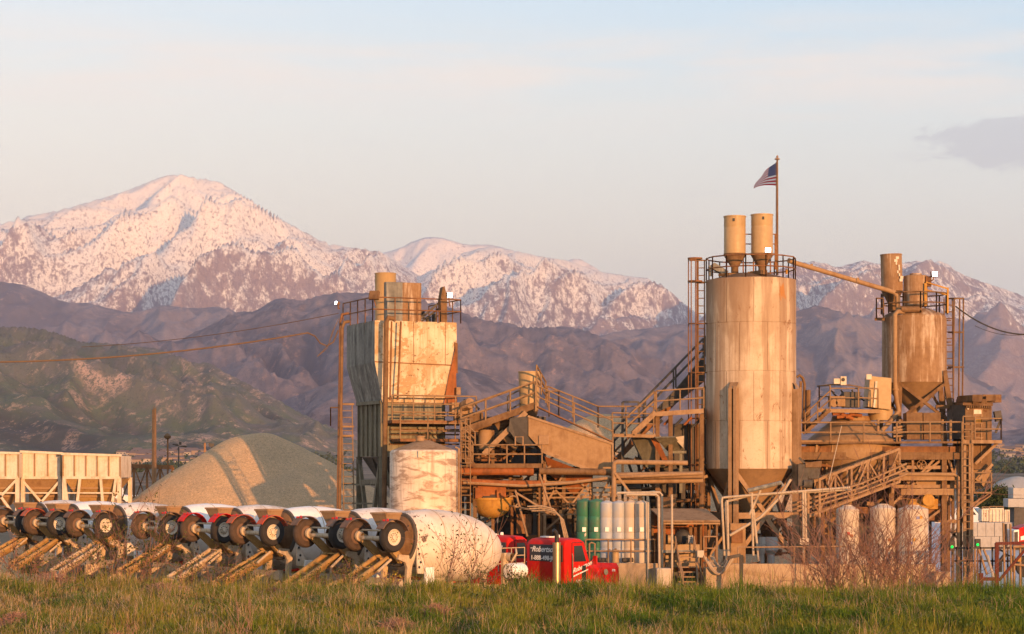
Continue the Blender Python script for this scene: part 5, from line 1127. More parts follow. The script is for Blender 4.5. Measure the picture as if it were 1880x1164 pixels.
x_.bar(P(1718, 747, YR - 1.2), P(1745, 747, YR - 1.2), .18)
x_.build('cross_bracing', M['dust2'], rs)
gr = MB()
railing(gr, [rc + Vector((math.cos(t) * (rR + .05), math.sin(t) * (rR + .05), z2 + .02)) for t in [2 * math.pi * k / 12 for k in range(13)]], 1.0, 1, 1.1, .035); railing(gr, [P(1622, 585, YR - .5), P(1609, 585, YR - .5), P(1609, 585, YR + .8)], 1.0, 1, .6, .035)
gr.bar(P(1606, 586, YR - .4), P(1624, 586, YR - .4), .14); gr.build('guard_rail', M['dust2'], rs)
Yv = YR - .2; h_ = 68 / F * Yv; r_ = 19.5 / F * Yv; v0 = P(1638, 535, Yv)
v = MB().lathe([(r_, 0), (r_, h_ - .05), (r_ + .02, h_ - .05), (r_ + .02, h_), (.001, h_ + .02)], v0, 30, (-.03, 0, 1)).build('leaning_vent', M['rsilo'], rs)
m_ = MB(); rr_ = rng.random
for k in range(9): zz_ = h_ * (.28 + .075 * k); m_.box(v0 + Vector((.10 + .07 * math.sin(k * 1.7) + .03 * (8 - k), -r_ - .002, zz_)), (.07 + .08 * (k in (0, 1, 7, 8)), .015, .13))
m_.build('paint_streak', M['cream'], v)
MB().lathe([(r_ * .98, -.02), (r_ * .4, -.6), (r_ * .4, -1.0), (.001, -1.0)], v0, 24).build('vent_cone', M['dust2'], v)
h2 = 55 / F * Yv; r2 = 22 / F * Yv; v1 = P(1681, 562, Yv - .1)
MB().lathe([(r2, 0), (r2, h2), (r2 - .08, h2 + .03), (.3, h2 + .06), (.3, h2 + .12), (.001, h2 + .12)], v1, 28).build('squat_vent', M['rsilo'], rs)
MB().box(v1 + Vector((r2 - .05, -r2 * .7, h2 - .3)), (.28, .22, .5)).build('vent_box', M['rust'], rs, .02)
y_ = MB().bar(P(1699, 562, YR - .9), P(1699, 520, YR - .9), .12); y_.bar(P(1700, 518, YR - .9), P(1740, 530, YR - .9), .07); y_.bar(P(1700, 532, YR - .9), P(1738, 541, YR - .9), .06); y_.bar(P(1740, 528, YR - .9), P(1740, 575, YR - .9), .08); y_.build('yellow_rail', M['yellow'], rs)
rp = MB().tube([P(1660, 572, YR - 1.4), P(1648, 572, YR - 1.6), P(1643, 577, YR - 1.65), P(1643, 700, YR - 1.65), P(1646, 735, YR - 1.65), P(1650, 755, YR - 1.65), P(1640, 768, YR - 2), P(1605, 806, YR - 3), P(1590, 812, YR - 3.2), P(1470, 812, YR - 3.2)], .115, 12); rp.lathe([(.17, -.04), (.17, .04)], P(1644, 715, YR - 1.65), 14); rp.build('fill_pipe', M['tanbox'], rs)
MB().lathe([(.001, -.5), (.16, -.5), (.16, .5), (.001, .5)], P(1673, 568, YR - 1.5), 16, (1, 0, 0)).build('roof_motor', M['dust2'], rs)
la = MB(); ladder(la, P(1743, 830, YR), P(1741, 548, YR), .42, .035, .33); la.build('ladder', M['dust2'], rs)
cg = MB()
for px_, yy in ((1752, YR - .6), (1762, YR - .4), (1769, YR)): cg.tube([P(px_, 548, yy), P(px_ - 2, 742, yy)], .04, 6)
for y_ in (548, 610, 674, 740): cg.tube([P(1741, y_, YR - .2), P(1752, y_, YR - .6), P(1762, y_, YR - .4), P(1769, y_, YR), P(1750, y_, YR + .3)], .045, 6)
for y_ in (588, 628, 677): cg.bar(P(1735, y_, YR - .1), P(1746, y_, YR), .06)
cg.build('ladder_cage', M['dust2'], rs)
flood(1716, 503, YR - 1.0, (.35, -.95, .1), 'bright flood light above the brown hopper silo', True, .27, arm=P(1702, 520, YR - .9))
dp = thing('blow_pipe', 'long thin pipe sloping from the big silo roof to the brown hopper silo', 'pipe', P(1550, 1085, 103))
m_ = MB().tube([P(1448, 478, 101.2), P(1458, 482, 101.4), P(1630, 533, YR - 1.0), P(1642, 537, YR - 1.0), P(1648, 545, YR - 1.0), P(1649, 575, YR - 1.0)], .12, 12)
for px_, y_ in ((1490, 489), (1575, 514)): m_.box(P(px_, y_, 103), (.12, .12, .22))
m_.build('pipe_body', M['tanbox'], dp)
# ---------------------------------------------------------------- mixing plant under it
YK = 102.0
mp = thing('mixing_plant', 'brown steel mixing plant on a railed frame between the two silos', 'mixing plant', P(1600, 1085, YK + 1))
MB().prism([P(1464, 811, YK - .8), P(1770, 810, YK - .8), P(1770, 810, YK + 2.5), P(1464, 811, YK + 2.5)], (0, 0, -.10)).build('walkway_deck', M['dust2'], mp)
m_ = MB(); railing(m_, [P(1464, 812, YK - .85), P(1768, 811, YK - .85)], .94, 1, 1.7, .042); m_.build('walkway_rail', M['rail'], mp)
for y_, w_, nm in ((826, .34, 'rust'), (837, .36, 'dust2')): MB().bar(P(1464, y_, YK - .6 + (.2 if y_ > 830 else .5)), P(1764, y_, YK - .6 + (.2 if y_ > 830 else .5)), .2, w_).build('girder', M[nm], mp)
bc = P(1562, 815, YK + 1.6); bc.z = 0; zz = lambda y: Z(y, YK + 1.6); q = (YK + 1.6) / F
body = MB().lathe([(.001, zz(764)), (34 * q, zz(764)), (36 * q, zz(772)), (80 * q, zz(808)), (82 * q, zz(816)), (82 * q, zz(838)), (76 * q, zz(850)), (30 * q, zz(893)), (26 * q, zz(893))], bc, 44); body.build('mixer_body', M['tanbox'], mp, auto=30)
MB().lathe([(21 * q, zz(772)), (23 * q, zz(757)), (23 * q, zz(752)), (.001, zz(750))], P(1616, 752, YK + 1.4) * 1 - Vector((0, 0, P(1616, 752, YK + 1.4).z)), 28).build('mixer_lid', M['vent'], mp)
MB().prism([P(1597, 690, YK + .6), P(1637, 694, YK + .6), P(1636, 753, YK + .6), P(1593, 747, YK + .6)], (0, 1.4, 0)).build('fan_housing', M['vent'], mp, .03)
m_ = MB().box(P(1595, 692, YK + .5), (.25, .2, .25)).bar(P(1609, 700, YK + .55), P(1605, 748, YK + .55), .1, .05); m_.build('housing_bracket', M['cream'], mp)
pq = MB().prism([P(1500, 750, YK), P(1616, 752, YK), P(1616, 752, YK + 2.2), P(1500, 750, YK + 2.2)], (0, 0, -.18)); pq.build('upper_platform', M['tanbox'], mp)
m_ = MB(); railing(m_, [P(1524, 748, YK), P(1504, 748, YK + 1), P(1504, 748, YK + 2.2)], 1.05, 1, .8, .036); railing(m_, [P(1576, 748, YK), P(1612, 750, YK)], .95, 1, .9, .036); railing(m_, [P(1524, 748, YK), P(1576, 748, YK + .3)], .92, 1, 1.0, .03); m_.tube([P(1500, 709, YK + 1.2), P(1525, 706, YK + 1), P(1560, 707, YK + 1), P(1582, 711, YK + .6)], .035, 6); m_.build('upper_rail', M['rail'], mp)
m_ = MB(); stairs(m_, P(1478, 795, YK - .3), P(1524, 752, YK - .3), .8, (0, 1, 0), 8, .16); m_.build('stairs', M['dust2'], mp)
m_ = MB(); railing(m_, [P(1478, 792, YK - .35), P(1524, 750, YK - .35)], .85, 1, .9, .034); m_.build('stair_rail', M['rail'], mp)
m_ = MB().box(P(1536, 737, YK + .7), (.75, .6, .5)); m_.lathe([(.2, 0), (.2, .06), (.001, .06)], P(1531, 740, YK + .38), 12, (0, -1, 0)).lathe([(.2, 0), (.2, .06), (.001, .06)], P(1541, 739, YK + .38), 12, (0, -1, 0)); m_.build('drive_box', M['tanbox'], mp, .02)
MB().box(P(1562, 734, YK + 1), (.8, .8, .75)).build('dark_gearbox', M['dark'], mp, .02)
m_ = MB()
for k in range(12): m_.bar(P(1524 + 5 * k, 716 + (k % 4) * 5, YK + 1.4), P(1532 + 5 * k, 722 + (k % 3) * 7, YK + 1.5), .06)
m_.build('linkage', M['black'], mp)
m_ = MB().box(P(1536, 700, YK + .6), (.30, .25, .26)).box(P(1548, 699, YK + .55), (.28, .25, .42)); m_.cur = 1; m_.lathe([(.09, 0), (.09, .02), (.001, .02)], P(1548, 697, YK + .42), 14, (0, -1, 0)); m_.cur = 0; m_.build('gauge_box', [M['cream'], M['black']], mp, .01)
m_ = MB()
for k in range(5): m_.tube([P(1528 + 8 * k, 760 + (k % 2) * 6, YK + .3), P(1550 + 8 * k, 757 + (k % 3) * 6, YK + .4)], .09, 8)
m_.build('belt_motor', M['orange'], mp)
MB().bar(P(1470, 770, YK), P(1470, 700, YK), .12).tube([P(1475, 792, YK + .3), P(1477, 705, YK + .3), P(1474, 694, YK + .3), P(1468, 689, YK + .3), P(1463, 693, YK + .3)], .07, 8).tube([P(1483, 792, YK + .2), P(1484, 716, YK + .2)], .12, 8).build('pipe_riser', M['dust2'], mp)
for k, (xa, xb) in enumerate(((1664, 1694), (1695, 1727))): MB().prism([P(xa, 758, YK - .2), P(xb, 757, YK - .2), P(xb + .5, 807, YK - .2), P(xa + 1, 807, YK - .2)], (0, .9, 0)).build('cabinet_panel', M['dust2'], mp, .015)
MB().prism([P(1640, 775, YK + 2.4), P(1664, 775, YK + 2.4), P(1664, 806, YK + 2.4), P(1640, 806, YK + 2.4)], (0, .4, 0)).build('dark_recess', M['dark'], mp)  # dark sheet takes the place of the shade in this recess
m_ = Each()
for k, px_ in enumerate((1612, 1652, 1730, 1745)): m_.tube([P(px_, 770, YK + .3), P(px_, 810, YK + .3)], .07, 8)
for k in range(4): m_.tube([P(1640, 786 + k * 5, YK + .1), P(1662, 782 + k * 6, YK + .2)], .06, 6)
m_.build('small_pipes', M['dust'], mp)
for px_, w_ in ((1636, .24), (1733, .24), (1762, .2), (1775, .22)):
    MB().bar(P(px_, 838, YK - .3), P(px_, 1090, YK - .3), w_, w_, (0, 1, 0)).build('leg', M['dust2'], mp)
for px_ in (1470, 1666, 1740, 1510): MB().bar(P(px_, 838, YK + 2.2), P(px_, 1090, YK + 2.2), .22, .22, (0, 1, 0)).build('rear_leg', M['dust2'], mp)
x_ = Each()
for a_, b_ in (((1640, 838), (1700, 905)), ((1735, 838), (1678, 885)), ((1740, 838), (1770, 930)), ((1762, 838), (1735, 925)), ((1640, 925), (1680, 885)), ((1530, 815), (1526, 845)), ((1572, 815), (1562, 848)), ((1500, 815), (1497, 842)), ((1640, 1000), (1735, 930)), ((1675, 838), (1677, 870)), ((1720, 838), (1690, 870)), ((1745, 975), (1775, 1005)), ((1738, 1005), (1775, 940))): x_.bar(P(*a_, YK - .2), P(*b_, YK - .2), .11)
for y_, xa, xb in ((858, 1664, 1740), (903, 1652, 1752), (893, 1640, 1755), (945, 1664, 1700)): x_.bar(P(xa, y_, YK - .25), P(xb, y_, YK - .25), .1, .16)
x_.build('cross_bracing', M['dust'], mp)
MB().tube([P(1638, 905, YK - .7), P(1640, 876, YK - .7), P(1646, 870, YK - .7), P(1752, 871, YK - .7), P(1759, 876, YK - .7), P(1760, 1060, YK - .7)], .09, 10).build('pipe_portal', M['tanbox'], mp)
MB().bar(P(1640, 877, YK - .55), P(1758, 877, YK - .55), .16, .26).bar(P(1654, 903, YK - .5), P(1752, 903, YK - .5), .14, .3).build('lower_girder', M['tanbox'], mp)
MB().prism([P(1664, 884, YK), P(1726, 884, YK), P(1714, 902, YK), P(1676, 902, YK)], (0, 1.6, 0)).build('weigh_hopper', M['tanbox'], mp)
MB().prism([P(1645, 840, YK + 1), P(1692, 840, YK + 1), P(1692, 872, YK + 1), P(1660, 880, YK + 1)], (0, .2, 0)).prism([P(1700, 842, YK + 1.2), P(1735, 842, YK + 1.2), P(1735, 870, YK + 1.2), P(1706, 870, YK + 1.2)], (0, 1.0, 0)).build('inner_bin', M['dark'], mp)
vw = MB().lathe([(.2, -.02), (.235, -.02), (.235, .02), (.2, .02), (.2, -.02)], P(1692, 853, YK - .35), 24, (0, 1, 0))
for k in range(3): t = k * math.pi / 3 + .2; d_ = Vector((math.cos(t), 0, math.sin(t))) * .21; vw.tube([P(1692, 853, YK - .35) - d_, P(1692, 853, YK - .35) + d_], .018, 5)
vw.build('valve_wheel', M['tanbox'], mp)
m_ = MB().box(P(1690, 925, YK + .4), (1.5, 1.1, .5)); m_.tube([P(1668, 922, YK - .3), P(1690, 934, YK - .3), P(1712, 922, YK - .3)], .2, 10).lathe([(.001, 0), (.3, 0), (.3, .4), (.001, .4)], P(1702, 918, YK - .2), 16, (0, -1, 0)); m_.build('gate_drive', M['yellow'], mp, .03)
MB().box(P(1715, 942, YK + .5), (1.2, .8, .7)).box(P(1680, 950, YK + 1), (1.6, .6, .4)).build('discharge_boot', M['rust'], mp, .03)
# side conveyor truss below the mixer
ic = thing('loading_conveyor', 'trussed conveyor sloping up from the low wall to the mixing plant frame', 'conveyor', P(1560, 1085, 100))
p0, p1 = P(1474, 952, 99.6), P(1652, 884, 100.6)
for o_ in (0, 1.3): m_ = MB(); truss(m_, p0 + Vector((0, o_, 0)), p1 + Vector((0, o_, 0)), 1.55, 6, .12); m_.build('truss', M['dust'], ic)
m_ = MB(); 
for k in range(3): m_.tube([p0 + Vector((-.3, -.12, .35 + .2 * k)), p0.lerp(p1, .6) + Vector((0, -.12, .2 + .2 * k)), p1 + Vector((.3, -.12, .35 + .25 * k))], .05, 6)
m_.build('side_pipe', M['dust'], ic)
MB().prism([p0 + Vector((0, .1, .25)), p1 + Vector((0, .1, .25)), p1 + Vector((0, 1.2, .25)), p0 + Vector((0, 1.2, .25))], (0, 0, .08)).build('belt', M['dark'], ic)
for xa, xb in ((1485, 1478), (1500, 1505), (1520, 1540), (1560, 1560), (1492, 1478)): MB().bar(P(xa, 945, 100.2), P(xb, 1060, 100.2), .13).build('leg', M['dust2'], ic)
for k in range(4): MB().bar(P(1488 + 11 * k, 880, 101.2), P(1492 + 10 * k, 1000, 101.2), .12).build('post', M['dust2'], ic)
cr = thing('crusher_box', 'dark dusty crusher box on thin legs right beside the big silo', 'crusher', P(1492, 1085, 99))
MB().prism([P(1481, 856, 98.8), P(1507, 856, 98.8), P(1504, 879, 98.8), P(1484, 879, 98.8)], (0, .8, 0)).build('box_body', M['dark'], cr, .02); MB().prism([P(1479, 850, 98.7), P(1509, 846, 98.7), P(1508, 858, 98.7), P(1479, 858, 98.7)], (0, 1.0, 0)).build('hood', M['dust2'], cr)
MB().box(P(1473, 872, 99), (.45, .5, 1.0)).lathe([(.001, 0), (.2, 0), (.2, .4), (.001, .4)], P(1475, 888, 98.8), 12, (1, 0, 0)).bar(P(1467, 840, 99), P(1483, 857, 99), .1).build('motor', M['dark'], cr)
for px_ in (1484, 1505): MB().bar(P(px_, 878, 99.1), P(px_, 1085, 99.1), .1).build('leg', M['dust'], cr)
# ---------------------------------------------------------------- operator cabin
cb = thing('operator_cabin', 'dusty brown operator cabin on tall legs at the right end of the plant', 'cabin', P(1797, 1085, YK))
MB().prism([P(1772, 742, YK), P(1821, 744, YK), P(1821, 862, YK), P(1772, 862, YK)], (0, 2.4, 0)).build('cabin_body', M['dust2'], cb, .02)
MB().prism([P(1750, 744, YK + .9), P(1771.5, 743, YK + .05), P(1771.5, 806, YK + .05), P(1750, 806, YK + .9)], (0, 1.5, 0)).build('dark_side', M['dark'], cb)  # shade of the recess beside the cabin, put into a dark colour
rf = MB()
for k in range(16): rf.box(P(1770 + 3.3 * k, 738 - 6 * math.sin(k * .5 + .6) ** 2, YK + 1.1 + .7 * math.sin(k * 2.1)), (rng.uniform(.25, .6), rng.uniform(1.2, 2.2), rng.uniform(.18, .42)), rng.uniform(-.3, .3))
rf.prism([P(1768, 744, YK - .15), P(1823, 745, YK - .15), P(1823, 740, YK - .15), P(1768, 739, YK - .15)], (0, 2.7, 0))
for k in range(12): rf.box(P(1775 + 4 * k, 747, YK - .1), (.06, .12, .12))
rf.build('crusted_roof', M['dust2'], cb)
w_ = MB().prism([P(1786, 750, YK - .02), P(1805, 750, YK - .02), P(1805, 763, YK - .02), P(1786, 763, YK - .02)], (0, .05, 0)).build('window', M['tanbox'], cb); MB().prism([P(1788, 752, YK - .04), P(1802, 752, YK - .04), P(1802, 760, YK - .04), P(1788, 760, YK - .04)], (0, .02, 0)).build('pane', M['cream'], w_)
MB().box(P(1797, 771, YK - .02), (.32, .06, .24)).build('warning_plate', M['yellow'], cb)
m_ = MB()
for k in range(5): m_.box(P(1797, 764 + 9 * k + (4 if k > 0 else 0), YK - .02), (.42, .05, .04))
m_.bar(P(1802, 760, YK - .03), P(1802, 850, YK - .03), .04); m_.build('front_ribs', M['dust'], cb)
MB().lathe([(.05, 0), (.05, .06), (.001, .06)], P(1777, 750, YK), 10, (0, -1, 0)).build('outside_lamp', M['cream'], cb)
MB().prism([P(1784, 863, YK + .1), P(1821, 863, YK + .1), P(1806, 893, YK + .1), P(1790, 880, YK + .1)], (0, 1.8, 0)).build('bottom_hopper', M['tanbox'], cb)
m_ = MB().prism([P(1768, 808, YK - 1.0), P(1840, 808, YK - 1.0), P(1840, 808, YK + 1.2), P(1768, 808, YK + 1.2)], (0, 0, -.16)); m_.build('balcony', M['dust'], cb)
m_ = MB(); railing(m_, [P(1790, 807, YK - 1.0), P(1838, 807, YK - 1.0), P(1838, 807, YK + 1.2)], 1.0, 1, 1.2, .036); railing(m_, [P(1768, 807, YK - 1.02), P(1790, 807, YK - 1.02)], 1.1, 2, .55, .036); m_.build('balcony_rail', M['rail'], cb)
MB().bar(P(1826, 765, YK + .3), P(1838, 763, YK + .3), .3, .5).bar(P(1828, 795, YK + .2), P(1838, 768, YK + .2), .1).build('chute_lip', M['dark'], cb)
x_ = Each()
for a_, b_ in (((1832, 812), (1790, 852)), ((1822, 852), (1797, 880)), ((1820, 905), (1782, 928)), ((1788, 930), (1818, 908))): x_.bar(P(*a_, YK - .4), P(*b_, YK - .4), .13)
x_.build('brace', M['dust'], cb)
for px_, w_ in ((1782, .22), (1771, .14)): MB().bar(P(px_, 808, YK - .7), P(px_, 1090, YK - .7), w_, w_, (0, 1, 0)).build('leg', M['dust'], cb)
m_ = MB().prism([P(1788, 903, YK - .6), P(1820, 903, YK - .6), P(1820, 903, YK + .6), P(1788, 903, YK + .6)], (0, 0, -.08)); railing(m_, [P(1788, 903, YK - .6), P(1820, 903, YK - .6)], .92, 1, .85, .036); m_.build('lower_landing', M['rail'], cb)
m_ = MB(); ladder(m_, P(1775, 935, YK - 1.1), P(1775, 775, YK - 1.1), .46, .034, .32); ladder(m_, P(1777, 1050, YK - 1.0), P(1777, 905, YK - 1.0), .42, .034, .32); m_.build('ladder', M['rail'], cb)

# ---------------------------------------------------------------- crowded machinery inside the frames
def clutter(name, label, x0, x1, y0, y1, Y0_, Y1_, seed, nb=26, nbox=9):
    rg = random.Random(seed); t = thing(name, label, 'machinery', P((x0 + x1) / 2, 1085, (Y0_ + Y1_) / 2))
    for k in range(nbox):
        px_, py_, Y_ = rg.uniform(x0 + 8, x1 - 8), rg.uniform(y0 + 8, y1 - 8), rg.uniform(Y0_ + .4, Y1_); w, h_ = rg.uniform(.4, 1.3), rg.uniform(.3, .9)
        b = MB().box(P(px_, py_, Y_), (w, rg.uniform(.4, .9), h_), rg.uniform(-.3, .3))
        for q in range(3): b.bar(P(px_, py_, Y_) + Vector((-w / 2, -.5, -h_ * .3 + q * h_ * .3)), P(px_, py_, Y_) + Vector((w / 2, -.5, -h_ * .3 + q * h_ * .3)), .04)
        b.build('gear_case', M[rg.choice(['dark', 'rust', 'dust2', 'dark', 'tanbox'])], t, .02)
    for k in range(nb):
        a = P(rg.uniform(x0, x1), rg.uniform(y0, y1), rg.uniform(Y0_, Y1_)); L_ = rg.uniform(.8, 3.0); kind = rg.random()
        d_ = Vector((rg.choice((-1, 1)) * rg.uniform(.6, 1), rg.uniform(-.1, .1), rg.uniform(-.1, .1))) if kind < .4 else Vector((0, 0, 1)) if kind < .65 else Vector((rg.choice((-1, 1)) * .75, 0, .65))
        bq = a + d_ * L_; bq.x = min(max(bq.x, X(x0 - 4, a.y)), X(x1 + 4, a.y)); bq.z = min(max(bq.z, Z(y1 + 6, a.y)), Z(y0 - 4, a.y))
        (MB().tube([a, bq], rg.uniform(.035, .09), 8) if rg.random() < .5 else MB().bar(a, bq, rg.uniform(.06, .14), rg.uniform(.08, .2))).build(rg.choice(['conduit', 'strut']), M[rg.choice(['dust2', 'rust', 'dust', 'dust2', 'rust', 'tanbox'])], t)
clutter('drive_assembly', 'crowded rusty drive gear behind the service platform', 850, 965, 778, 850, 99.2, 101.5, 3, 30, 10)
clutter('belt_gear', 'crowded rusty belt gear and struts under the service platform', 850, 1060, 862, 960, 98.6, 101.5, 4, 44, 8)
clutter('chute_gear', 'dark crowded struts and gear boxes behind the standpipes at the big silo', 1130, 1295, 845, 930, 100.2, 102.5, 5, 40, 8)
clutter('base_gear', 'dark struts and boxes behind the big silo legs', 1300, 1460, 945, 1035, 101.5, 104, 6, 30, 9)
clutter('mixer_gear', 'crowded struts and boxes below the round mixer body', 1466, 1640, 845, 1005, 102, 104.5, 7, 44, 10)
clutter('gate_gear', 'crowded rusty gear between the right-hand plant legs', 1640, 1765, 842, 960, 102.4, 104.5, 8, 36, 9)
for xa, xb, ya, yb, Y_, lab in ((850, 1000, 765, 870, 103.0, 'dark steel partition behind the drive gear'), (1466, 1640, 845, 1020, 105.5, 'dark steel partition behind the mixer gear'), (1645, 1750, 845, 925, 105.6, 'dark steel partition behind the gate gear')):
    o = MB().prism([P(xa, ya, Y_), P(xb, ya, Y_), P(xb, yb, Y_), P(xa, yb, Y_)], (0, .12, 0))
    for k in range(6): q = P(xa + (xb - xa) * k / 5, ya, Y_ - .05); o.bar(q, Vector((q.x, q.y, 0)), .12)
    tag(o.build('steel_partition', M['dark']), lab, 'partition')  # dark sheets added behind the gear to stand in for shaded gaps
# ---------------------------------------------------------------- gravel pile
Yp = 119.0; pc = Vector((X(478, Yp), Yp, 0))
n = 150; lin = np.linspace(-15, 15, n); GX, GY = np.meshgrid(lin, lin, indexing='ij')
rr = np.sqrt((GX * 1.0) ** 2 + (GY * 1.0) ** 2 + 1.9 ** 2) - 1.9
gz = 7.85 - .66 * rr + .22 * fbm(GX / 5, GY / 5, 5, 4) + .03 * perlin(GX * 2, GY * 2, 3)
r2 = np.sqrt((GX + 8.2) ** 2 + (GY + 3) ** 2 + 1.2 ** 2) - 1.2
gz = np.maximum(gz, 4.25 - .60 * r2 + .15 * fbm(GX / 3, GY / 3, 8, 3))
dent = np.exp(-((GX - 1.2) ** 2 / 2.2 + (GY + 3.2) ** 2 / 4.0)); gz = gz - dent * .55
gz = np.maximum(gz, -.3)
V = np.stack([GX, GY, gz], -1).reshape(-1, 3); i = np.arange(n * n).reshape(n, n)
Fc = np.stack([i[:-1, :-1], i[1:, :-1], i[1:, 1:], i[:-1, 1:]], -1).reshape(-1, 4)
o = np_mesh('gravel_pile', V, Fc, M['gravel']); o.location = pc; tag(o, 'tall rounded pile of tan gravel left of the batching tower', 'gravel pile')
def mound(name, px, py, Y, rad, h, label, mat, seed, cat='pile'):
    n = 60; lin = np.linspace(-1.4, 1.4, n) * rad; GX, GY = np.meshgrid(lin, lin, indexing='ij')
    z = h * np.clip(1 - (np.sqrt(GX ** 2 + GY ** 2 + .05 * rad ** 2) / rad - .2), -.05, 1) + .05 * h * fbm(GX / rad * 3, GY / rad * 3, seed, 4)
    V = np.stack([GX, GY, z - .05], -1).reshape(-1, 3); i = np.arange(n * n).reshape(n, n)
    Fc = np.stack([i[:-1, :-1], i[1:, :-1], i[1:, 1:], i[:-1, 1:]], -1).reshape(-1, 4)
    o = np_mesh(name, V, Fc, mat); o.location = (X(px, Y), Y, 0); tag(o, label, cat); return o
mound('sand_pile', 1115, 752, 135, 11, Z(752, 135) * 1.0, 'pile of tan sand behind the walkways in the middle of the plant', M['gravel'], 3)
mound('sand_pile', 1240, 800, 125, 12, Z(812, 125), 'shaded grey aggregate pile behind the dark chutes', M['gravel'], 9)
mound('gravel_pile', 1868, 868, 260, 9, Z(872, 260), 'low pale gravel mound far off at the right edge', M['block'], 4)

# ---------------------------------------------------------------- cream hopper bins at the left
YB = 112.0
BG = 'cream aggregate bins in a row'
for k, (xa, xb, y0, lab) in enumerate(((-60, 34, 829, 'cream aggregate bin cut by the left photo edge'), (40, 112, 829, 'narrower cream aggregate bin with cross-braced legs, middle of its row'), (116, 221, 833, 'widest cream aggregate bin, right end of its row, with a sunlit ochre funnel'))):
    Yk = YB + (1.0 if k == 1 else 0); t = thing('aggregate_bin', lab, 'bin', P((xa + xb) / 2, 1085, Yk), BG)
    a, b = X(xa, Yk), X(xb, Yk); zt0, zt1, zm, zb_ = Z(y0, Yk), Z(y0 + 4, Yk), Z(877, Yk), Z(922, Yk); D = 3.2
    pn = MB().add([(a, Yk, zm), (b, Yk, zm), (b, Yk, zt1), (a, Yk, zt0), (a, Yk + D, zm), (b, Yk + D, zm), (b, Yk + D, zt1), (a, Yk + D, zt0)], [(0, 1, 2, 3), (1, 5, 6, 2), (4, 0, 3, 7), (5, 4, 7, 6)])
    nr = max(3, round((b - a) / .62))
    rbs = MB()
    for r_ in range(nr + 1): x_ = a + (b - a) * r_ / nr; rbs.bar((x_, Yk - .04, zm), (x_, Yk - .04, zt1 + .02), .06, .09, (0, 1, 0))
    pn.bar((a - .08, Yk - .06, zt0), (b + .08, Yk - .06, zt1 + .02), .14, .12); pn.bar((a, Yk - .05, zm), (b, Yk - .05, zm), .12, .14)
    pn.build('bin_panel', M['cream'], t); rbs.build('panel_rib', M['tanbox'], t)
    w = (b - a); c0 = a + w * (.30 if k == 2 else .5)
    l4 = [(a + .05, Yk + .02, zm - .05), (b - .05, Yk + .02, zm - .05), (b - .05, Yk + D - .05, zm - .05), (a + .05, Yk + D - .05, zm - .05)]
    o4 = [(a + w * .28, Yk + 1.0, zb_ - .2), (b - w * .34, Yk + 1.0, zb_ - .2), (b - w * .34, Yk + D - 1, zb_ - .2), (a + w * .28, Yk + D - 1, zb_ - .2)]
    MB().add(l4 + o4, [(0, 1, 5, 4), (1, 2, 6, 5), (2, 3, 7, 6), (3, 0, 4, 7), (4, 5, 6, 7)]).build('funnel', M['ochre'] if k == 2 else M['tanbox'], t)
    rb = MB()
    for f_ in (.35, .65): rb.bar(Vector(l4[0]).lerp(Vector(o4[0]), f_) + Vector((0, -.03, 0)), Vector(l4[1]).lerp(Vector(o4[1]), f_) + Vector((0, -.03, 0)), .07, .1)
    rb.build('funnel_rib', M['tanbox'], t)
    for x_ in (a + .06, b - .06):
        for y_ in (Yk + .05, Yk + D): MB().bar((x_, y_, 0), (x_, y_, zm), .2, .2, (0, 1, 0)).build('leg', M['cream'], t)
    lg = MB()
    if k == 1: lg.bar((a, Yk - .02, zm - .1), (b, Yk - .02, zb_ - 1.2), .12); lg.bar((b, Yk - .02, zm - .1), (a, Yk - .02, zb_ - 1.2), .12)
    elif k == 2:
        for f0, f1 in ((.30, .20), (.66, .72), (.93, .80), (.02, .12)): lg.bar((a + w * f0, Yk - .05, zm), (a + w * f1, Yk + .1, zb_ - 1.2), .14)
    else: lg.bar((a + w * .2, Yk, zb_ - 1), (b, Yk, zm), .12); lg.bar((a + w * .4, Yk, zm), (b, Yk, zb_ - 1), .12)
    lg.bar((a, Yk, Z(905, Yk)), (b, Yk, Z(905, Yk)), .07); lg.build('leg_brace', M['cream'], t)

# ---------------------------------------------------------------- poles, lamps, trestle, cables
def pole(name, label, cat, px, py, Y, r_, mat=None, group=None):
    t = thing(name, label, cat, (X(px, Y), Y, 0), group); MB().tube([(X(px, Y), Y, -.2), P(px, py, Y)], [r_ * 1.15, r_ * .85], 12).build('shaft', mat or M['wood'], t); return t
t = pole('utility_pole', 'thick wooden pole with a splintered top beside the gravel pile', 'utility pole', 283, 752, 128, .15)
m_ = MB()
for k in range(3): m_.prism([P(281 + 2 * k, 752, 127.9), P(282.4 + 2 * k, 752, 127.9), P(281.6 + 2 * k, 746 + 2 * (k % 2), 127.9)], (0, .1, 0))
m_.build('split_top', M['wood'], t)
t = pole('yard_lamp', 'rusty lantern-headed yard lamp right of the wooden pole', 'lamp', 308, 806, 135, .06, M['rust']); MB().lathe([(.001, -.2), (.2, -.12), (.24, .02), (.1, .16), (.001, .2)], P(307.5, 801, 135), 14).build('lantern', M['dust2'], t)
t = pole('yard_lamp', 'thin dark yard lamp with two arms beside the gravel pile', 'lamp', 328, 820, 138, .05, M['dark']); m_ = MB().bar(P(321, 817, 138), P(342, 821, 138), .06).box(P(322, 816, 138), (.35, .2, .08)).box(P(331, 814, 138), (.15, .12, .2)).box(P(338, 819, 138), (.35, .2, .07)); m_.build('lamp_arm', M['dark'], t)
pole('fence_post', 'short slim wooden post behind the left shoulder of the gravel pile', 'post', 376, 813, 140, .08)
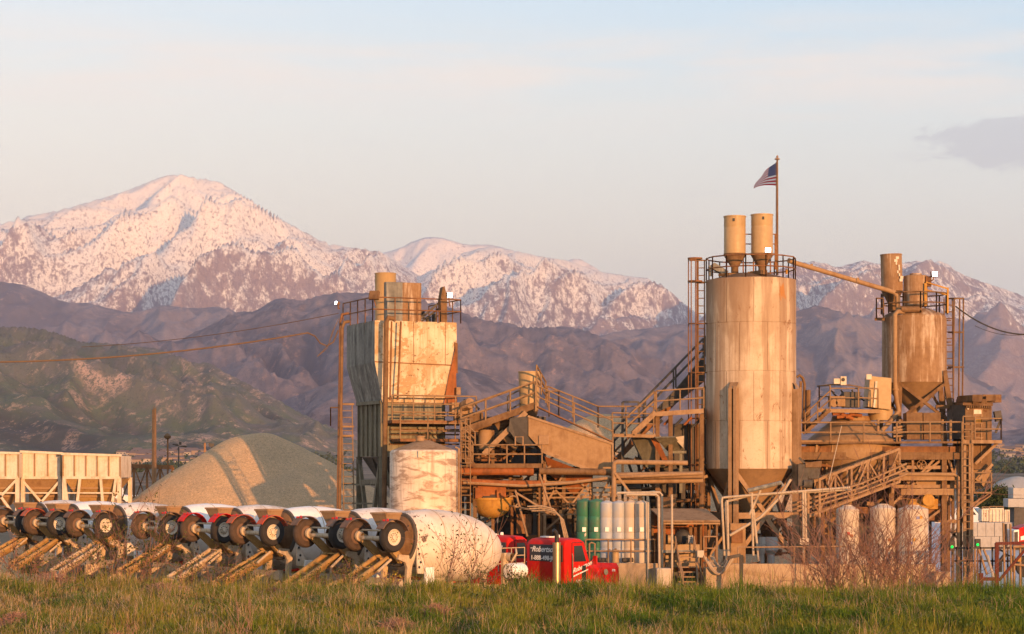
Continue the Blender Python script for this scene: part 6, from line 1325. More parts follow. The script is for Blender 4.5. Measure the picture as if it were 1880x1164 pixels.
t = pole('yard_lamp', 'small dark lamp just above the left slope of the gravel pile', 'lamp', 388, 820, 141, .04, M['dark']); MB().box(P(389, 817, 141), (.3, .2, .22)).box(P(385, 816, 141), (.12, .15, .2)).build('lamp_head', M['dark'], t)
tr = thing('trestle', 'low dark rusty conveyor trestle between the cream bins and the gravel pile', 'conveyor', P(265, 1080, 145))
m_ = MB(); a, b = P(222, 855, 145), P(318, 858, 145); m_.bar(a, b, .25, .28); m_.build('belt_beam', M['rust'], tr)
m_ = MB()
for k in range(5):
    p = a.lerp(b, k / 4); m_.bar(p, Vector((p.x, p.y, 0)), .14)
    if k < 4: q = a.lerp(b, (k + 1) / 4); m_.bar(p, Vector((q.x, q.y, 3.5)), .08); m_.bar(q, Vector((p.x, p.y, 3.5)), .08)
m_.build('legs', M['rust'], tr)
def cable(name, label, pts, r_, mat='cable'):
    o = MB().tube(pts, r_, 6).build(name, M[mat]); tag(o, label, 'cable'); return o
def sag(a, b, s, n=24):
    a, b = Vector(a), Vector(b); return [a.lerp(b, i / n) - Vector((0, 0, s * 4 * (i / n) * (1 - i / n))) for i in range(n + 1)]
cable('cable', 'thick brown cable running from the left photo edge to the batching tower', sag(P(-80, 665, 92), P(565, 611, 97.5), .36, 30) + [P(578, 617, 97.8), P(588, 630, 98), P(600, 635, 98.2), P(612, 628, 98.3), P(621, 606, 98.3)], .036)
cable('cable', 'thin faint cable above the thick brown one left of the batching tower', sag(P(150, 637, 112), P(622, 575, 99), .25, 20), .018)
cable('cable', 'looping thin cable dangling beside the batching tower', [P(622, 585, 98.2), P(610, 610, 98.1), P(603, 632, 98), P(592, 645, 98), P(582, 655, 98), P(600, 640, 98.2), P(615, 600, 98.2)], .016)
cable('cable', 'dark drooping cable from the brown hopper silo to the right photo edge', sag(P(1754, 562, 104.6), P(1910, 612, 104), .50, 24), .035, 'black')
cable('cable', 'thin cable above the drooping one at the right photo edge', sag(P(1790, 598, 108), P(1910, 607, 108), .35, 16), .014, 'black')
cable('cable', 'thin orange cable stretched from the cabin to the right photo edge', [P(1762, 804, 102), P(1800, 818, 102.2), P(1900, 832, 106)], .018, 'hose')
cable('rope', 'thin pale rope slanting down past the mixer body', [P(1545, 782, 101), P(1520, 890, 99.4)], .02, 'pipe')

# ---------------------------------------------------------------- white lorry behind the bins, pickups, blocks
def pickup(label, px, py, Y, rz, sc=1.0, group=None):
    t = thing('pickup_truck', label, 'pickup truck', (X(px, Y), Y, .02), group, rz)
    def loc(v): return v
    o0 = Vector(t.location); Rz = Matrix.Rotation(rz, 3, 'Z')
    prof = [(-2.6, .45), (-2.6, 1.05), (-.9, 1.08), (-.75, 1.75), (-.5, 1.85), (.7, 1.82), (1.25, 1.18), (2.35, 1.05), (2.55, .85), (2.55, .45)]
    def mk(bm_, nm, mat, par): o = bm_.build(nm, mat, None); o.parent = par; return o
    b = MB().prism([(x, -.95, z) for x, z in prof], (0, 1.9, 0)); body = mk(b, 'body', M['white'], t); m2 = body.modifiers.new('b', 'BEVEL'); m2.width = .07; m2.segments = 2
    for s in (-1, 1):
        w = MB().prism([(-.05, s * .955, 1.2), (1.05, s * .955, 1.2), (.62, s * .955, 1.70), (-.05, s * .955, 1.72)], (0, s * .015, 0)); mk(w, 'window', M['glass'], t)
        w = MB().prism([(-.72, s * .955, 1.2), (-.15, s * .955, 1.2), (-.15, s * .955, 1.72), (-.58, s * .955, 1.72)], (0, s * .015, 0)); mk(w, 'window', M['glass'], t)
        for x in (-1.6, 1.65): w = MB().lathe([(.001, -.11), (.36, -.11), (.39, 0), (.36, .11), (.001, .11)], (x, s * .86, .4), 20, (0, s, 0)); w.lathe([(.001, .115), (.2, .115), (.22, .10)], (x, s * .86, .4), 14, (0, s, 0)); mk(w, 'wheel', M['tyre'], t)
    w = MB().prism([(.80, -.8, 1.72), (1.22, -.8, 1.22), (1.22, .8, 1.22), (.80, .8, 1.72)], (.03, 0, .03)); mk(w, 'windscreen', M['glass'], t)
    mk(MB().box((2.57, 0, .75), (.04, 1.3, .25)), 'grille', M['black'], t)
    return t
pickup('white pickup truck behind the right-hand plant legs', 1776, 0, 202, R(-28)).scale = (1.12, 1.12, 1.12)
pk = pickup('white lorry parked behind the aggregate bins, only its nose showing', 200, 0, 290, R(165)); pk.scale = (1.75, 1.75, 1.85); pk.name = 'white_lorry'; pk['category'] = 'lorry'
BGp = 'grey concrete blocks stacked as a wall'
blk = None
def block_wall():
    global blk
    Y_ = 150.0
    for row in range(2):
        for k in range(10):
            xa = 1732 + 15.5 * k + (6 if row else 0)
            if blk is None:
                blk = MB().box((0, 0, 0), (.585, .8, .99)).build('concrete_block', M['block'], None, .02); o = blk
            else: o = blk.copy(); COL.objects.link(o)
            o.location = (X(xa, Y_), Y_ + rng.uniform(-.04, .04), (.51, 1.51)[row]); o.rotation_euler = (0, 0, rng.uniform(-.02, .02)); o.scale = (.98 + .01 * (k % 3), 1, 1)
            tag(o, 'large grey concrete block in the lower course behind the right-hand plant' if row == 0 else 'large grey concrete block in the upper course behind the right-hand plant', 'concrete block', BGp)
block_wall()
for k, (px_, py_, Y_, sz, lab) in enumerate(((1880, 905, 150, (1.9, 1.5, .75), 'topmost grey concrete slab of the stack at the right edge'), (1876, 923, 150, (2.3, 1.5, .60), 'lower grey concrete slab of the stack at the right edge'))):
    o = MB().box((0, 0, 0), sz).build('concrete_slab', M['block'], None, .04); o.location = P(px_, py_, Y_); tag(o, lab, 'concrete slab')
MB_ = thing('stack_base', 'dark block under the stacked slabs at the right edge', 'concrete block', (X(1878, 150), 150, 0)); MB().box((X(1880, 150), 150, Z(931, 150) / 2 - .02), (1.7, 1.3, Z(931, 150) - .03)).build('block_body', M['dark'], MB_)
CG = 'cream steel skips beyond the block wall'
for k, (xa, xb, ya, yb, mt, lab) in enumerate(((1803, 1816, 935, 957, 'cream', 'narrow cream skip with a brown mark, leftmost of the skips'), (1817, 1842, 934, 958, 'cream', 'rust-stained cream skip with a rail on top'), (1845, 1874, 937, 959, 'ptank', 'pale skip at the right photo edge'))):
    Y_ = 186.0; t = thing('steel_skip', lab, 'skip', (X((xa + xb) / 2, Y_), Y_, 0), CG); a, b = X(xa, Y_), X(xb, Y_)
    MB().box(((a + b) / 2, Y_ + .8, (Z(ya, Y_) + Z(yb, Y_)) / 2), (b - a, 1.6, Z(ya, Y_) - Z(yb, Y_))).build('skip_body', M['cream' if mt == 'cream' else 'ptank'], t, .03)
    m_ = MB()
    for x_ in np.linspace(a, b, 4 + (k > 0)): m_.bar((x_, Y_ - .04, Z(yb, Y_)), (x_, Y_ - .04, Z(ya, Y_)), .08)
    m_.bar((a, Y_ - .05, Z(ya, Y_)), (b, Y_ - .05, Z(ya, Y_)), .12); m_.build('ribs', M['cream'], t)
    MB().box(((a + b) / 2, Y_ + .8, Z(yb, Y_) / 2 - .02), (b - a - .1, 1.5, Z(yb, Y_) - .03)).build('base', M['dark'], t)
    if k < 2: m_ = MB(); railing(m_, [(a, Y_, Z(ya, Y_)), (b, Y_, Z(ya, Y_))], .2, 0, .6, .03); m_.build('top_rail', M['dust'], t)
    if k == 0: MB().box(((a + b) / 2 - .05, Y_ - .06, Z(943, Y_)), (.26, .03, .09)).box(((a + b) / 2 - .05, Y_ - .06, Z(947, Y_)), (.08, .03, .2)).build('painted_mark', M['rust'], t)
# red and white lorry nose at the right edge
t = thing('red_lorry', 'red and white lorry nose cut by the right photo edge', 'lorry', P(1880, 1040, 96)); Y_ = 96.
MB().prism([P(1861, 974, Y_), P(1871, 972, Y_), P(1871, 998, Y_), P(1861, 998, Y_)], (0, 1.6, 0)).build('grille_surround', M['white'], t, .02)
MB().prism([P(1862.5, 977, Y_ - .02), P(1869, 976, Y_ - .02), P(1869, 996, Y_ - .02), P(1862.5, 996, Y_ - .02)], (0, .03, 0)).build('grille', M['dark'], t)
MB().prism([P(1871, 970, Y_ + .05), P(1890, 964, Y_ + .4), P(1915, 964, Y_ + .4), P(1915, 1020, Y_ + .4), P(1871, 998, Y_ + .05)], (0, 1.6, 0)).build('bonnet', M['red'], t, .02)
MB().prism([P(1874, 985, Y_ + .0), P(1900, 978, Y_ + .3), P(1900, 988, Y_ + .3), P(1874, 992, Y_)], (0, .02, 0)).build('white_flash', M['white'], t)
MB().lathe([(.001, -.15), (.5, -.15), (.52, 0), (.5, .15), (.001, .15)], P(1885, 1040, Y_ + .3), 20, (0, 1, 0)).build('wheel', M['tyre'], t)
# ---------------------------------------------------------------- signals, fences, red gate at the right
for px_, py_, Y_, lab in ((1748, 1004, 94, 'small lit green signal lamp low between the plant legs'), (1795, 1000, 95, 'small lit green signal lamp above the black fence rail')):
    t = thing('signal_lamp', lab, 'signal lamp', P(px_, 1085, Y_)); MB().box(P(px_, py_ - 2, Y_ + .1), (.24, .16, .42)).build('housing', M['black'], t, .01); MB().lathe([(.065, 0), (.05, .03), (.001, .04)], P(px_, py_, Y_), 12, (0, -1, 0)).build('lens', M['greenlamp'], t); MB().tube([P(px_, 1085, Y_ + .15), P(px_, py_, Y_ + .15)], .04, 6).build('post', M['dust2'], t)
YF = 90.0
ff = thing('pipe_fence', 'black pipe fence with two rails at the lower right', 'fence', P(1810, 1085, YF))
for y_ in (1006, 1030): MB().bar(P(1752, y_, YF), P(1900, y_, YF), .07).build('rail', M['black'], ff)
for px_ in (1756, 1776, 1800, 1822, 1850, 1875): MB().bar(P(px_, 1004, YF), P(px_, 1085, YF), .07).build('post', M['black'], ff)
st2 = thing('hose_rack', 'pipe rack with looping dark hoses and a leaning pole at the lower right', 'pipe rack', P(1800, 1085, 89.4))
m_ = MB()
for xa, ya, xb, yb in ((1796, 1006, 1812, 1055), (1806, 1008, 1826, 1060), (1790, 1008, 1790, 1085), (1842, 960, 1845, 1085), (1855, 962, 1857, 1085), (1862, 1004, 1862, 1080), (1873, 1004, 1873, 1080)): m_.tube([P(xa, ya, 89.4), P(xb, yb, 89.4)], .05, 6)
m_.tube([P(1860, 1036, 89.3), P(1900, 1040, 89.3)], .05, 6); m_.tube([P(1860, 1004, 89.3), P(1900, 1002, 89.3)], .06, 6)
m_.build('rack_frame', M['dust'], st2)
m_ = MB().tube([P(1836, 1050, 89.5), P(1836, 1030, 89.5), P(1846, 1018, 89.5), P(1858, 1021, 89.5), P(1858, 1050, 89.5)], .10, 8); m_.build('hose', M['black'], st2)
m_ = MB().tube([P(1846, 962, 89.6), P(1848, 1000, 89.6), P(1842, 1012, 89.6), P(1833, 1008, 89.6)], .06, 8); m_.build('hose', M['black'], st2)
MB().tube([P(1813, 1020, 89), P(1828, 1075, 88)], .05, 6).build('leaning_pole', M['pipe'], st2)
MB().box(P(1871, 1026, 89.2), (.12, .1, .22)).build('yellow_tag', M['yellow'], st2)
rg = thing('red_gate_frame', 'dark red steel gate frame with a diagonal brace at the lower right', 'gate', P(1832, 1085, 86)); Y_ = 86.
MB().bar(P(1830, 1090, Y_), P(1830, 997, Y_), .15, .15, (0, 1, 0)).build('gate_post', M['redsteel'], rg); MB().bar(P(1828, 998, Y_), P(1905, 996, Y_), .1, .12).build('top_rail', M['redsteel'], rg); MB().bar(P(1834, 1066, Y_), P(1900, 988, Y_), .10, .10).build('brace', M['redsteel'], rg); MB().bar(P(1800, 1063, Y_), P(1834, 1063, Y_), .12, .14).build('bottom_rail', M['redsteel'], rg)
MB().box(P(1801, 1068, Y_), (.16, .16, .7)).build('stub_post', M['redsteel'], rg)
# pale concrete apron behind the fence
m = G('apron_mat'); n1 = m.noise(m.pos(), .8, 4); ap = MB().add([(X(1650, 92), 92, .07), (60, 92, .07), (80, 230, .07), (X(1640, 230), 230, .07)], [(0, 1, 2, 3)]).build('pavement', m.done(m.mix(n1, (.36, .37, .40), (.48, .49, .52)), .8)); tag(ap, 'pale concrete apron at the right', 'pavement', None, 'structure')

# ---------------------------------------------------------------- far town at the foot of the hills
hm0 = None; hr = random.Random(3)
HW = [plain('house_wall_pale', (.42, .36, .30), .9, var=.1), plain('house_wall_tan', (.26, .19, .14), .9, var=.1)]; HR = plain('house_roof', (.16, .11, .09), .9, var=.2)
protos = []
for q in range(4):
    w, d_, h_ = ((13, 9, 3.4), (10, 9, 5.2), (17, 10, 3.6), (24, 14, 5))[q]; b = MB().box((0, 0, h_ / 2), (w, d_, h_))
    b.cur = 1; b.prism([(-w / 2 - .6, -d_ / 2 - .6, h_), (-w / 2 - .6, d_ / 2 + .6, h_), (-w / 2 - .6, 0, h_ + 2.2)], (w + 1.2, 0, 0)); b.cur = 2
    for k in range(3): b.box((-w / 3 + k * w / 3, -d_ / 2 - .03, 1.7), (1.5, .1, 1.3))
    protos.append(b.build('house', [HW[q % 2], HR, M['glass']]))
HGRP = 'distant houses at the foot of the hills'; cnt = 0
hs_ = [(rng.uniform(225, 430), rng.uniform(2150, 2650)) for _ in range(46)] + [(hr.uniform(1835, 1900), hr.uniform(2300, 3000)) for _ in range(9)]
for px_, Y_ in hs_:
    pz = protos[cnt % 4]; o = pz if cnt < 4 else pz.copy()
    if cnt >= 4: COL.objects.link(o)
    o.location = (X(px_, Y_), Y_, float(ground_z(np.array(X(px_, Y_)), np.array(Y_))) + (Y_ - 2100) * .022); o.rotation_euler = (0, 0, rng.uniform(-.5, .5)); cnt += 1
    tag(o, 'tiny distant house in the town at the foot of the hills', 'house', HGRP)
# ---------------------------------------------------------------- vegetation
def leaf_mat(name, a, b, sub=0):
    m = G(name); r_ = m.n('ShaderNodeNewGeometry').outputs['Random Per Island']
    c = m.mix(r_, a, b); m.done(c, .7, 0, .15); return m.m
M['grass'] = None
def patch_mat(name, cols, straw, sc=.35, strawbias=.5):
    m = G(name); p = m.pos(); x, y, z = m.xyz(p); r_ = m.n('ShaderNodeNewGeometry').outputs['Random Per Island']
    n1 = m.noise(p, sc, 4, .6); n2 = m.noise(m.map(p, (1, 1, 1), (9, 4, 0)), sc * 1.7, 4, .65)
    c = m.mix(r_, cols[0], cols[1]); c = m.mix(m.mr(n1, .42, .62), c, cols[2])
    sx = m.mr(x, -14, 6, .18, -.10)
    f = m.math('ADD', m.math('ADD', n2, sx), m.math('MULTIPLY', m.math('SUBTRACT', r_, .5), .35))
    c = m.mix(m.mr(f, strawbias - .05, strawbias + .14), c, straw)
    m.set(m.b, 'Subsurface Weight', 0.0); return m.done(c, .75, 0, .12)
gm = patch_mat('bank_grass', ((.036, .076, .009), (.10, .17, .014), (.17, .175, .022)), (.22, .16, .055), .30, .68)
sm_ = patch_mat('straw_grass', ((.34, .22, .125), (.24, .155, .085), (.40, .27, .17)), (.44, .31, .20), .5, .5)
def blades(N, xr, yr, hr_, wr, seed, dens=None, lean=.45, curl=.5):
    g_ = np.random.default_rng(seed); y = g_.uniform(*yr, N); x = g_.uniform(-1, 1, N) * (y * .262 + .6)
    if dens is not None:
        k = g_.uniform(0, 1, N) < dens(x, y); x, y = x[k], y[k]
    N = len(x); z = ground_z(x, y) - .02
    cl = fbm(x / 1.6, y / 2.2, 77, 4)
    h = g_.uniform(*hr_, N) * np.clip(.95 + cl * 1.5, .28, 2.2); w = g_.uniform(*wr, N)
    a = g_.uniform(0, 2 * np.pi, N); ln = g_.uniform(.1, 1, N) * lean * h; wa = a + np.pi / 2 + g_.uniform(-.6, .6, N)
    dxy = np.stack([np.cos(a), np.sin(a)], -1) * ln[:, None]; wv = np.stack([np.cos(wa), np.sin(wa)], -1) * (w / 2)[:, None]
    b = np.stack([x, y], -1); mid = b + dxy * .35; tip = b + dxy * (1 + curl * .2)
    V = np.zeros((N, 5, 3)); V[:, 0, :2] = b - wv; V[:, 1, :2] = b + wv; V[:, 2, :2] = mid - wv * .8; V[:, 3, :2] = mid + wv * .8; V[:, 4, :2] = tip
    V[:, 0, 2] = V[:, 1, 2] = z; V[:, 2, 2] = V[:, 3, 2] = z + h * .58; V[:, 4, 2] = z + h * (1 - .18 * g_.uniform(0, 1, N))
    i = np.arange(N)[:, None] * 5; Fc = np.concatenate([i + [0, 1, 3], i + [0, 3, 2], i + [2, 3, 4]], 1).reshape(-1, 3)
    return V.reshape(-1, 3), Fc
V, Fc = blades(260000, None, (37, 64), (.16, .36), (.010, .020), 1); o = np_mesh('grass', V, Fc, gm, False); tag(o, 'thick green grass covering the bank along the bottom', 'grass', None, 'stuff')
V, Fc = blades(26000, None, (38, 63), (.35, .62), (.010, .017), 9, lambda x, y: np.clip(fbm(x / 1.0, y / 1.4, 95, 3) * 2.6 - .55, 0, 1), .6); o = np_mesh('tussock_grass', V, Fc, patch_mat('tussock', ((.09, .13, .018), (.15, .165, .025), (.20, .17, .04)), (.30, .22, .09), .5, .62), False); tag(o, 'taller yellow-green tussocks scattered over the bank', 'grass', None, 'stuff')
def dstraw(x, y): return np.clip(.26 - x * .026 + fbm(x / 1.7, y / 2.2, 15, 4) * 1.9, .01, 1)
V, Fc = blades(70000, None, (37, 64), (.20, .52), (.006, .011), 2, dstraw, .8); o = np_mesh('dry_grass', V, Fc, sm_, False); tag(o, 'straw-coloured dry grass mixed through the bank', 'dry grass', None, 'stuff')
V, Fc = blades(16000, None, (57, 66), (.40, .75), (.008, .014), 3, lambda x, y: np.clip(.35 + fbm(x / 1.5, y / 2, 25, 4) * 1.6, 0, 1), .5); o = np_mesh('weeds', V, Fc, gm, False); tag(o, 'taller green weeds along the crest of the bank', 'weeds', None, 'stuff')

V, Fc = blades(30000, None, (37, 63), (.25, .55), (.006, .010), 6, lambda x, y: np.clip(.12 - x * .02 + fbm(x / 1.8, y / 2.5, 45, 4) * 1.5, 0, 1), 2.4, 1.2)
V[:, 2] -= .0; o = np_mesh('flattened_straw', V, Fc, sm_, False); tag(o, 'flattened straw lying in patches on the bank', 'straw', None, 'stuff')
LEAF = leaf_mat('shrub_leaf', (.030, .042, .010), (.095, .10, .028)); DLEAF = leaf_mat('dark_leaf', (.018, .03, .010), (.05, .07, .022)); TWIG = plain('twig_bark', (.22, .115, .085), .9); TWIGP = plain('pale_twig', (.30, .165, .12), .9); DRYL = leaf_mat('dry_leaf', (.26, .16, .10), (.36, .23, .15)); FLOW = leaf_mat('yellow_flower', (.45, .32, .02), (.55, .42, .04))
def branches(mb, p, d, L, r_, depth, rg, spread=.55, tips=None, kids=3, up=.15):
    pts = [p]; q = Vector(p); dd = Vector(d).normalized(); n = 4
    for i in range(n):
        dd = (dd + Vector((rg.gauss(0, .16), rg.gauss(0, .16), rg.gauss(0, .10) + up * .3))).normalized(); q = q + dd * (L / n); pts.append(q.copy())
    mb.tube(pts, [r_ * (1 - .6 * i / n) for i in range(n + 1)], 4 if depth < 2 else 5, False)
    if tips is not None: tips += pts[2:]
    if depth > 0:
        for k in range(kids + (1 if depth > 2 else 0)):
            t = rg.uniform(.3, 1.0); i = min(n - 1, int(t * n)); b = pts[i].lerp(pts[i + 1], t * n - i)
            nd = (dd + Vector((rg.gauss(0, spread), rg.gauss(0, spread), rg.gauss(0, spread * .6) + up))).normalized()
            branches(mb, b, nd, L * rg.uniform(.5, .78), r_ * .62, depth - 1, rg, spread, tips, kids, up)
def leaves(pts, per, sz, seed, jit=.08):
    g_ = np.random.default_rng(seed); P_ = np.repeat(np.array([tuple(p) for p in pts]), per, 0); N = len(P_); P_ = P_ + g_.normal(0, jit, (N, 3))
    a = g_.normal(0, 1, (N, 3)); a /= np.linalg.norm(a, axis=1)[:, None]; b = np.cross(a, g_.normal(0, 1, (N, 3))); b /= np.linalg.norm(b, axis=1)[:, None]
    s = g_.uniform(.6, 1.3, N)[:, None] * sz
    V = np.stack([P_ - a * s, P_ + b * s * .42, P_ + a * s, P_ - b * s * .42], 1).reshape(-1, 3); i = np.arange(N)[:, None] * 4
    return V, (i + [0, 1, 2, 3])
def shrub(label, px, pyb, pyt, Y, width, seed, mat, twig=TWIG, stems=5, per=2, sz=.045, name='leafy_shrub', cat='shrub', depth=2, group=None, spread=.5, kids=3, r_=.014):
    rg = random.Random(seed); zb = float(ground_z(np.array(X(px, Y)), np.array(Y))); base = Vector((X(px, Y), Y, zb - .03)); H = Z(pyt, Y) - zb
    t = thing(name, label, cat, tuple(base), group); mb = MB(); tips = []
    for k in range(stems):
        a = rg.uniform(0, 6.28); o = Vector((math.cos(a) * width * .12, math.sin(a) * width * .12, 0))
        branches(mb, base + o, Vector((math.cos(a) * width * .5 / H * rg.uniform(.3, 1.1), math.sin(a) * width * .4 / H, 1)), H * rg.uniform(.55, .8), r_, depth, rg, spread, tips, kids)
    ob = mb.build('stems', twig, t)
    if per:
        V, Fc = leaves(tips[::2], per, sz, seed); V = V - np.array(base); l = np_mesh('foliage', V, Fc, mat, False); l.parent = t
    return t
shrub('leafy weed shrub standing in front of the speckled mixer drum', 815, 1070, 985, 66, 1.1, 11, LEAF, stems=6, per=1, sz=.055)
shrub('sparser leafy weed reaching up beside the first drum shrub', 862, 1070, 975, 66.5, .9, 12, LEAF, stems=5, per=1, sz=.055)
shrub('wide leafy bush hiding the mixer with the white spoked rim', 205, 1070, 965, 66, 1.9, 13, LEAF, stems=10, per=3, sz=.05)
shrub('green leafy bush under the left mixer truck wheels', 262, 1070, 975, 65.5, 1.6, 14, LEAF, stems=9, per=3, sz=.05)
shrub('tall thin weed rising before the white drums left of the gravel pile', 235, 1065, 915, 67, .7, 15, LEAF, stems=3, per=2, sz=.05)
shrub('low green weed tuft at the foot of the chute beside the second bush', 345, 1075, 1030, 64, .9, 16, LEAF, stems=7, per=3, sz=.04)
shrub('yellow-flowered weed in front of the mixer pedestal', 720, 1075, 1045, 63, .6, 17, FLOW, stems=7, per=1, sz=.03)
shrub('green weed growing at the white box under the nearest mixer', 880, 1075, 1040, 64, 1.0, 18, LEAF, stems=8, per=3, sz=.035)
shrub('low green weed between two mixer chutes', 455, 1075, 1035, 64, 1.2, 19, LEAF, stems=8, per=3, sz=.04)
shrub('small green weed below the chute of the orange-fendered mixer', 570, 1075, 1045, 64, .9, 20, LEAF, stems=8, per=3, sz=.04)
shrub('reddish leafy weed at the far left photo edge', 22, 1075, 1000, 65, 1.2, 21, DRYL, stems=8, per=2, sz=.04)
for k, (px_, pt_, w_, lab) in enumerate(((60, 1010, 1.3, 'ragged green weed at the far left below the chutes'), (140, 1000, 1.4, 'ragged leafy weed between the left chutes and the wide bush'), (400, 1020, 1.0, 'ragged weed between the second bush and the low tuft'), (640, 1035, .9, 'ragged weed under the chute of the nearest mixer but one'), (950, 1045, 1.0, 'ragged weed at the small white water cylinder'))): shrub(lab, px_, 1080, pt_, 64.5, w_, 130 + k, LEAF, stems=8, per=2, sz=.045)
for k, (px_, lab) in enumerate(((990, 'green weed before the rear of the red cab'), (1085, 'seeding green weed before the red bonnet'), (1290, 'green weed at the end of the low concrete wall'))): shrub(lab, px_, 1080, 1058, 63.5, 1.4, 30 + k, LEAF, stems=8, per=3, sz=.03, depth=1)
for k, (px_, pyt, w_, Y_, lab) in enumerate(((1608, 905, 4.2, 70, 'large bare reddish shrub before the pale dome-topped tanks'), (1560, 950, 3.2, 71, 'bare twiggy shrub left of the largest bare one'), (1672, 965, 3.0, 71.5, 'bare twiggy shrub right of the largest bare one'), (1500, 1005, 1.8, 70.5, 'low bare shrub near the small sign on the wall'), (1732, 1000, 1.6, 71, 'low bare shrub by the step at the end of the wall'))):
    shrub(lab, px_, 1085, pyt, Y_, w_, 40 + k, LEAF, TWIGP if k % 2 else TWIG, stems=12 if k == 0 else 8, per=0, name='bare_shrub', depth=3, group='bare shrubs along the low wall', spread=.55, kids=3, r_=.030 if k == 0 else .024)
for k, (px_, pyt, lab) in enumerate(((1398, 1015, 'few bare sprouts leaning against the low wall'), (1440, 1040, 'pale bare sprouts in front of the low wall'), (1345, 1045, 'thin bare sprouts beside the black post'))): shrub(lab, px_, 1085, pyt, 70, .9, 60 + k, LEAF, TWIG, stems=4, per=0, name='bare_sprouts', cat='sprouts', depth=2, r_=.012)
def tumble(label, px, py, Y, w, h, seed, name='dry_bush', mat=TWIGP):
    rg = random.Random(seed); zb = float(ground_z(np.array(X(px, Y)), np.array(Y))); base = Vector((X(px, Y), Y, zb)); mb = MB(); t = thing(name, label, 'dry bush', tuple(base))
    for k in range(150):
        a, e = rg.uniform(0, 6.28), rg.uniform(.05, 1.5); d = Vector((math.cos(a) * math.cos(e), math.sin(a) * math.cos(e), math.sin(e)))
        pts = [base + Vector((d.x * w * f, d.y * w * f, max(.02, d.z * h * f))) + Vector((rg.gauss(0, .03), rg.gauss(0, .03), rg.gauss(0, .02))) for f in (.1, .5, .8, 1.0)]; mb.tube(pts, .006, 3, False)
        for q in range(2): mb.tube([pts[2], pts[2] + Vector((rg.gauss(0, .09), rg.gauss(0, .09), rg.uniform(.0, .12)))], .004, 3, False)
    mb.build('twigs', mat, t); return t
tumble('round purple-brown tumbleweed lying on the bank crest', 500, 1075, 60, .42, .30, 1, 'tumbleweed')
tumble('dry brown bush low on the bank under the nearest mixer', 730, 1130, 47, .5, .45, 2)
tumble('straw-coloured dry bush at the bottom left of the bank', 30, 1125, 46, .55, .42, 3)
tumble('dry bush at the bottom of the bank left of centre', 215, 1150, 42, .5, .35, 4)
tumble('dry grey bush on the right part of the bank', 800, 1112, 50, .5, .5, 5)
tumble('dry tuft at the bottom of the bank below the red cab', 1180, 1148, 42, .45, .28, 6)
tumble('dry brown brush heap by the black fence at the right', 1762, 1058, 80, 1.1, .85, 7)
tumble('smaller dry brush heap near the dark red gate', 1800, 1068, 79, .7, .45, 8)
tumble('pinkish dry bush at the left end under the mixers', 95, 1075, 61, .9, .6, 9)
tumble('wide dry bush below the leafy bush at the left', 300, 1075, 60, 1.0, .45, 10)
for k, (px_, py_, Y_, lab) in enumerate(((430, 1160, 41, 'tall forked dry stalk at the bottom of the bank, left of centre'), (455, 1130, 45, 'pale dry stalk fan beside the forked one'), (655, 1150, 43, 'bent pale dry stalk below the nearest mixer'), (240, 1165, 40, 'sprawling dry stalks at the bottom left'))): shrub(lab, px_, py_, py_ - 62, Y_, .7, 80 + k, LEAF, TWIGP, stems=5, per=0, name='dry_stalks', cat='dry stalks', depth=1, r_=.007)
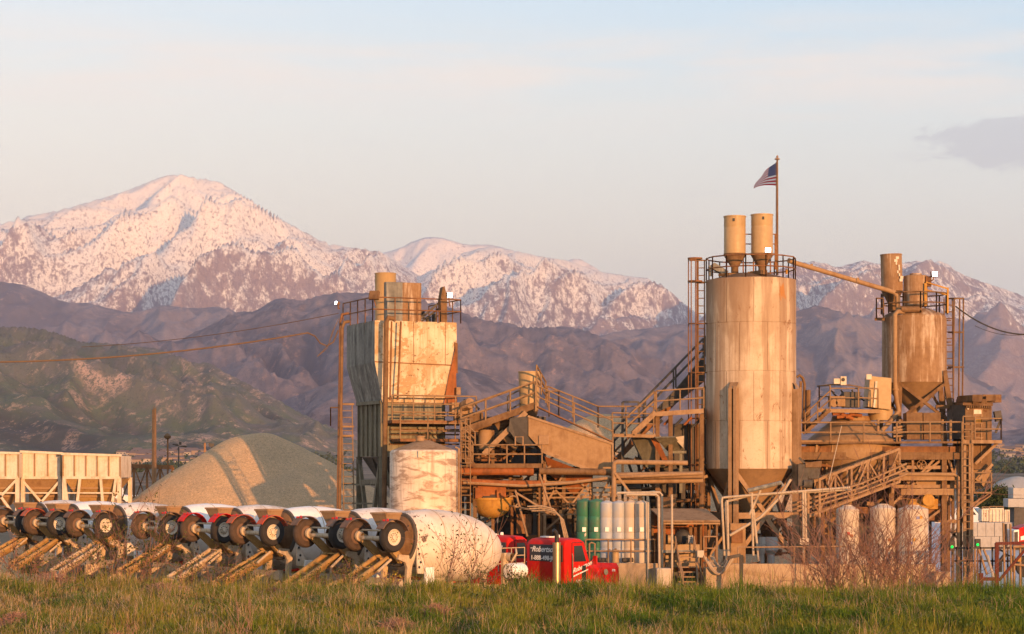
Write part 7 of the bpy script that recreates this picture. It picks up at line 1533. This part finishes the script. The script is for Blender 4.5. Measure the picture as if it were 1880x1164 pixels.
# ---------------------------------------------------------------- trees beyond the yard
def tree(label, px, py_b, py_t, Y, w, seed, mat, name='round_tree'):
    rg = random.Random(seed); base = Vector((X(px, Y), Y, 0)); H = Z(py_t, Y); t = thing(name, label, 'tree', tuple(base)); mb = MB()
    mb.tube([base, base + Vector((.1, 0, H * .3)), base + Vector((0, .1, H * .6))], [.22, .16, .08], 8)
    for k in range(9): a = k * .7; mb.tube([base + Vector((0, 0, H * (.25 + .04 * k))), base + Vector((math.cos(a) * w * .3, math.sin(a) * w * .3, H * (.5 + .04 * k)))], [.08, .03], 5)
    mb.build('trunk', TWIG, t); pts = []
    for k in range(60):
        a, e, f = rg.uniform(0, 6.28), rg.uniform(-.7, 1.5), rg.uniform(.55, 1) ** .5; c = base + Vector((math.cos(a) * math.cos(e) * w * .5 * f, math.sin(a) * math.cos(e) * w * .5 * f, H * .56 + math.sin(e) * H * .38 * f))
        pts += [c + Vector((rg.gauss(0, .28), rg.gauss(0, .28), rg.gauss(0, .22))) for _ in range(26)]
    V, Fc = leaves(pts, 4, .13, seed, .12); V = V - np.array(base); l = np_mesh('crown', V, Fc, mat, False); l.parent = t
tree('round dark green tree beyond the plant at the right', 1832, 960, 893, 222, 4.0, 5, DLEAF)
tree('lower dark green tree touching the round one', 1812, 960, 905, 228, 3.4, 6, DLEAF)
tree('brownish bush-like tree on the slope above the round tree', 1802, 940, 862, 260, 4.6, 7, leaf_mat('brown_leaf', (.09, .065, .03), (.16, .11, .06)), 'scrub_tree')
g_ = np.random.default_rng(12); pts = []
for k in range(420):
    Y_ = g_.uniform(1500, 2600); px_ = g_.uniform(215, 640) if k % 2 else g_.uniform(1800, 1960); s = g_.uniform(2, 5); bz = float(ground_z(np.array(0.), np.array(Y_))) + max(0, (Y_ - 2100) * .022)
    pts += [(X(px_, Y_) + g_.normal(0, s * .7), Y_ + g_.normal(0, s), bz + abs(g_.normal(s * .5, s * .5))) for _ in range(14)]
V, Fc = leaves([Vector(p) for p in pts], 1, 2.4, 3, .5); o = np_mesh('far_trees', V, Fc, DLEAF, False); tag(o, 'dark scattered trees of the far valley town', 'trees', None, 'stuff')

lf = np.random.default_rng(21); N_ = 5200; y = lf.uniform(38, 63, N_); x = lf.uniform(-1, 1, N_) * (y * .262); k_ = fbm(x / 1.1, y / 1.6, 61, 4) > .10; x, y = x[k_], y[k_]
z = ground_z(x, y) + lf.uniform(.05, .26, len(x)); pts = [Vector(p) for p in np.stack([x, y, z], -1)]
V, Fc = leaves(pts, 9, .05, 8, .07); o = np_mesh('ground_weeds', V, Fc, leaf_mat('weed_leaf', (.035, .06, .012), (.12, .15, .03)), False); tag(o, 'low broad-leaved weeds in clumps on the bank', 'weeds', None, 'stuff')
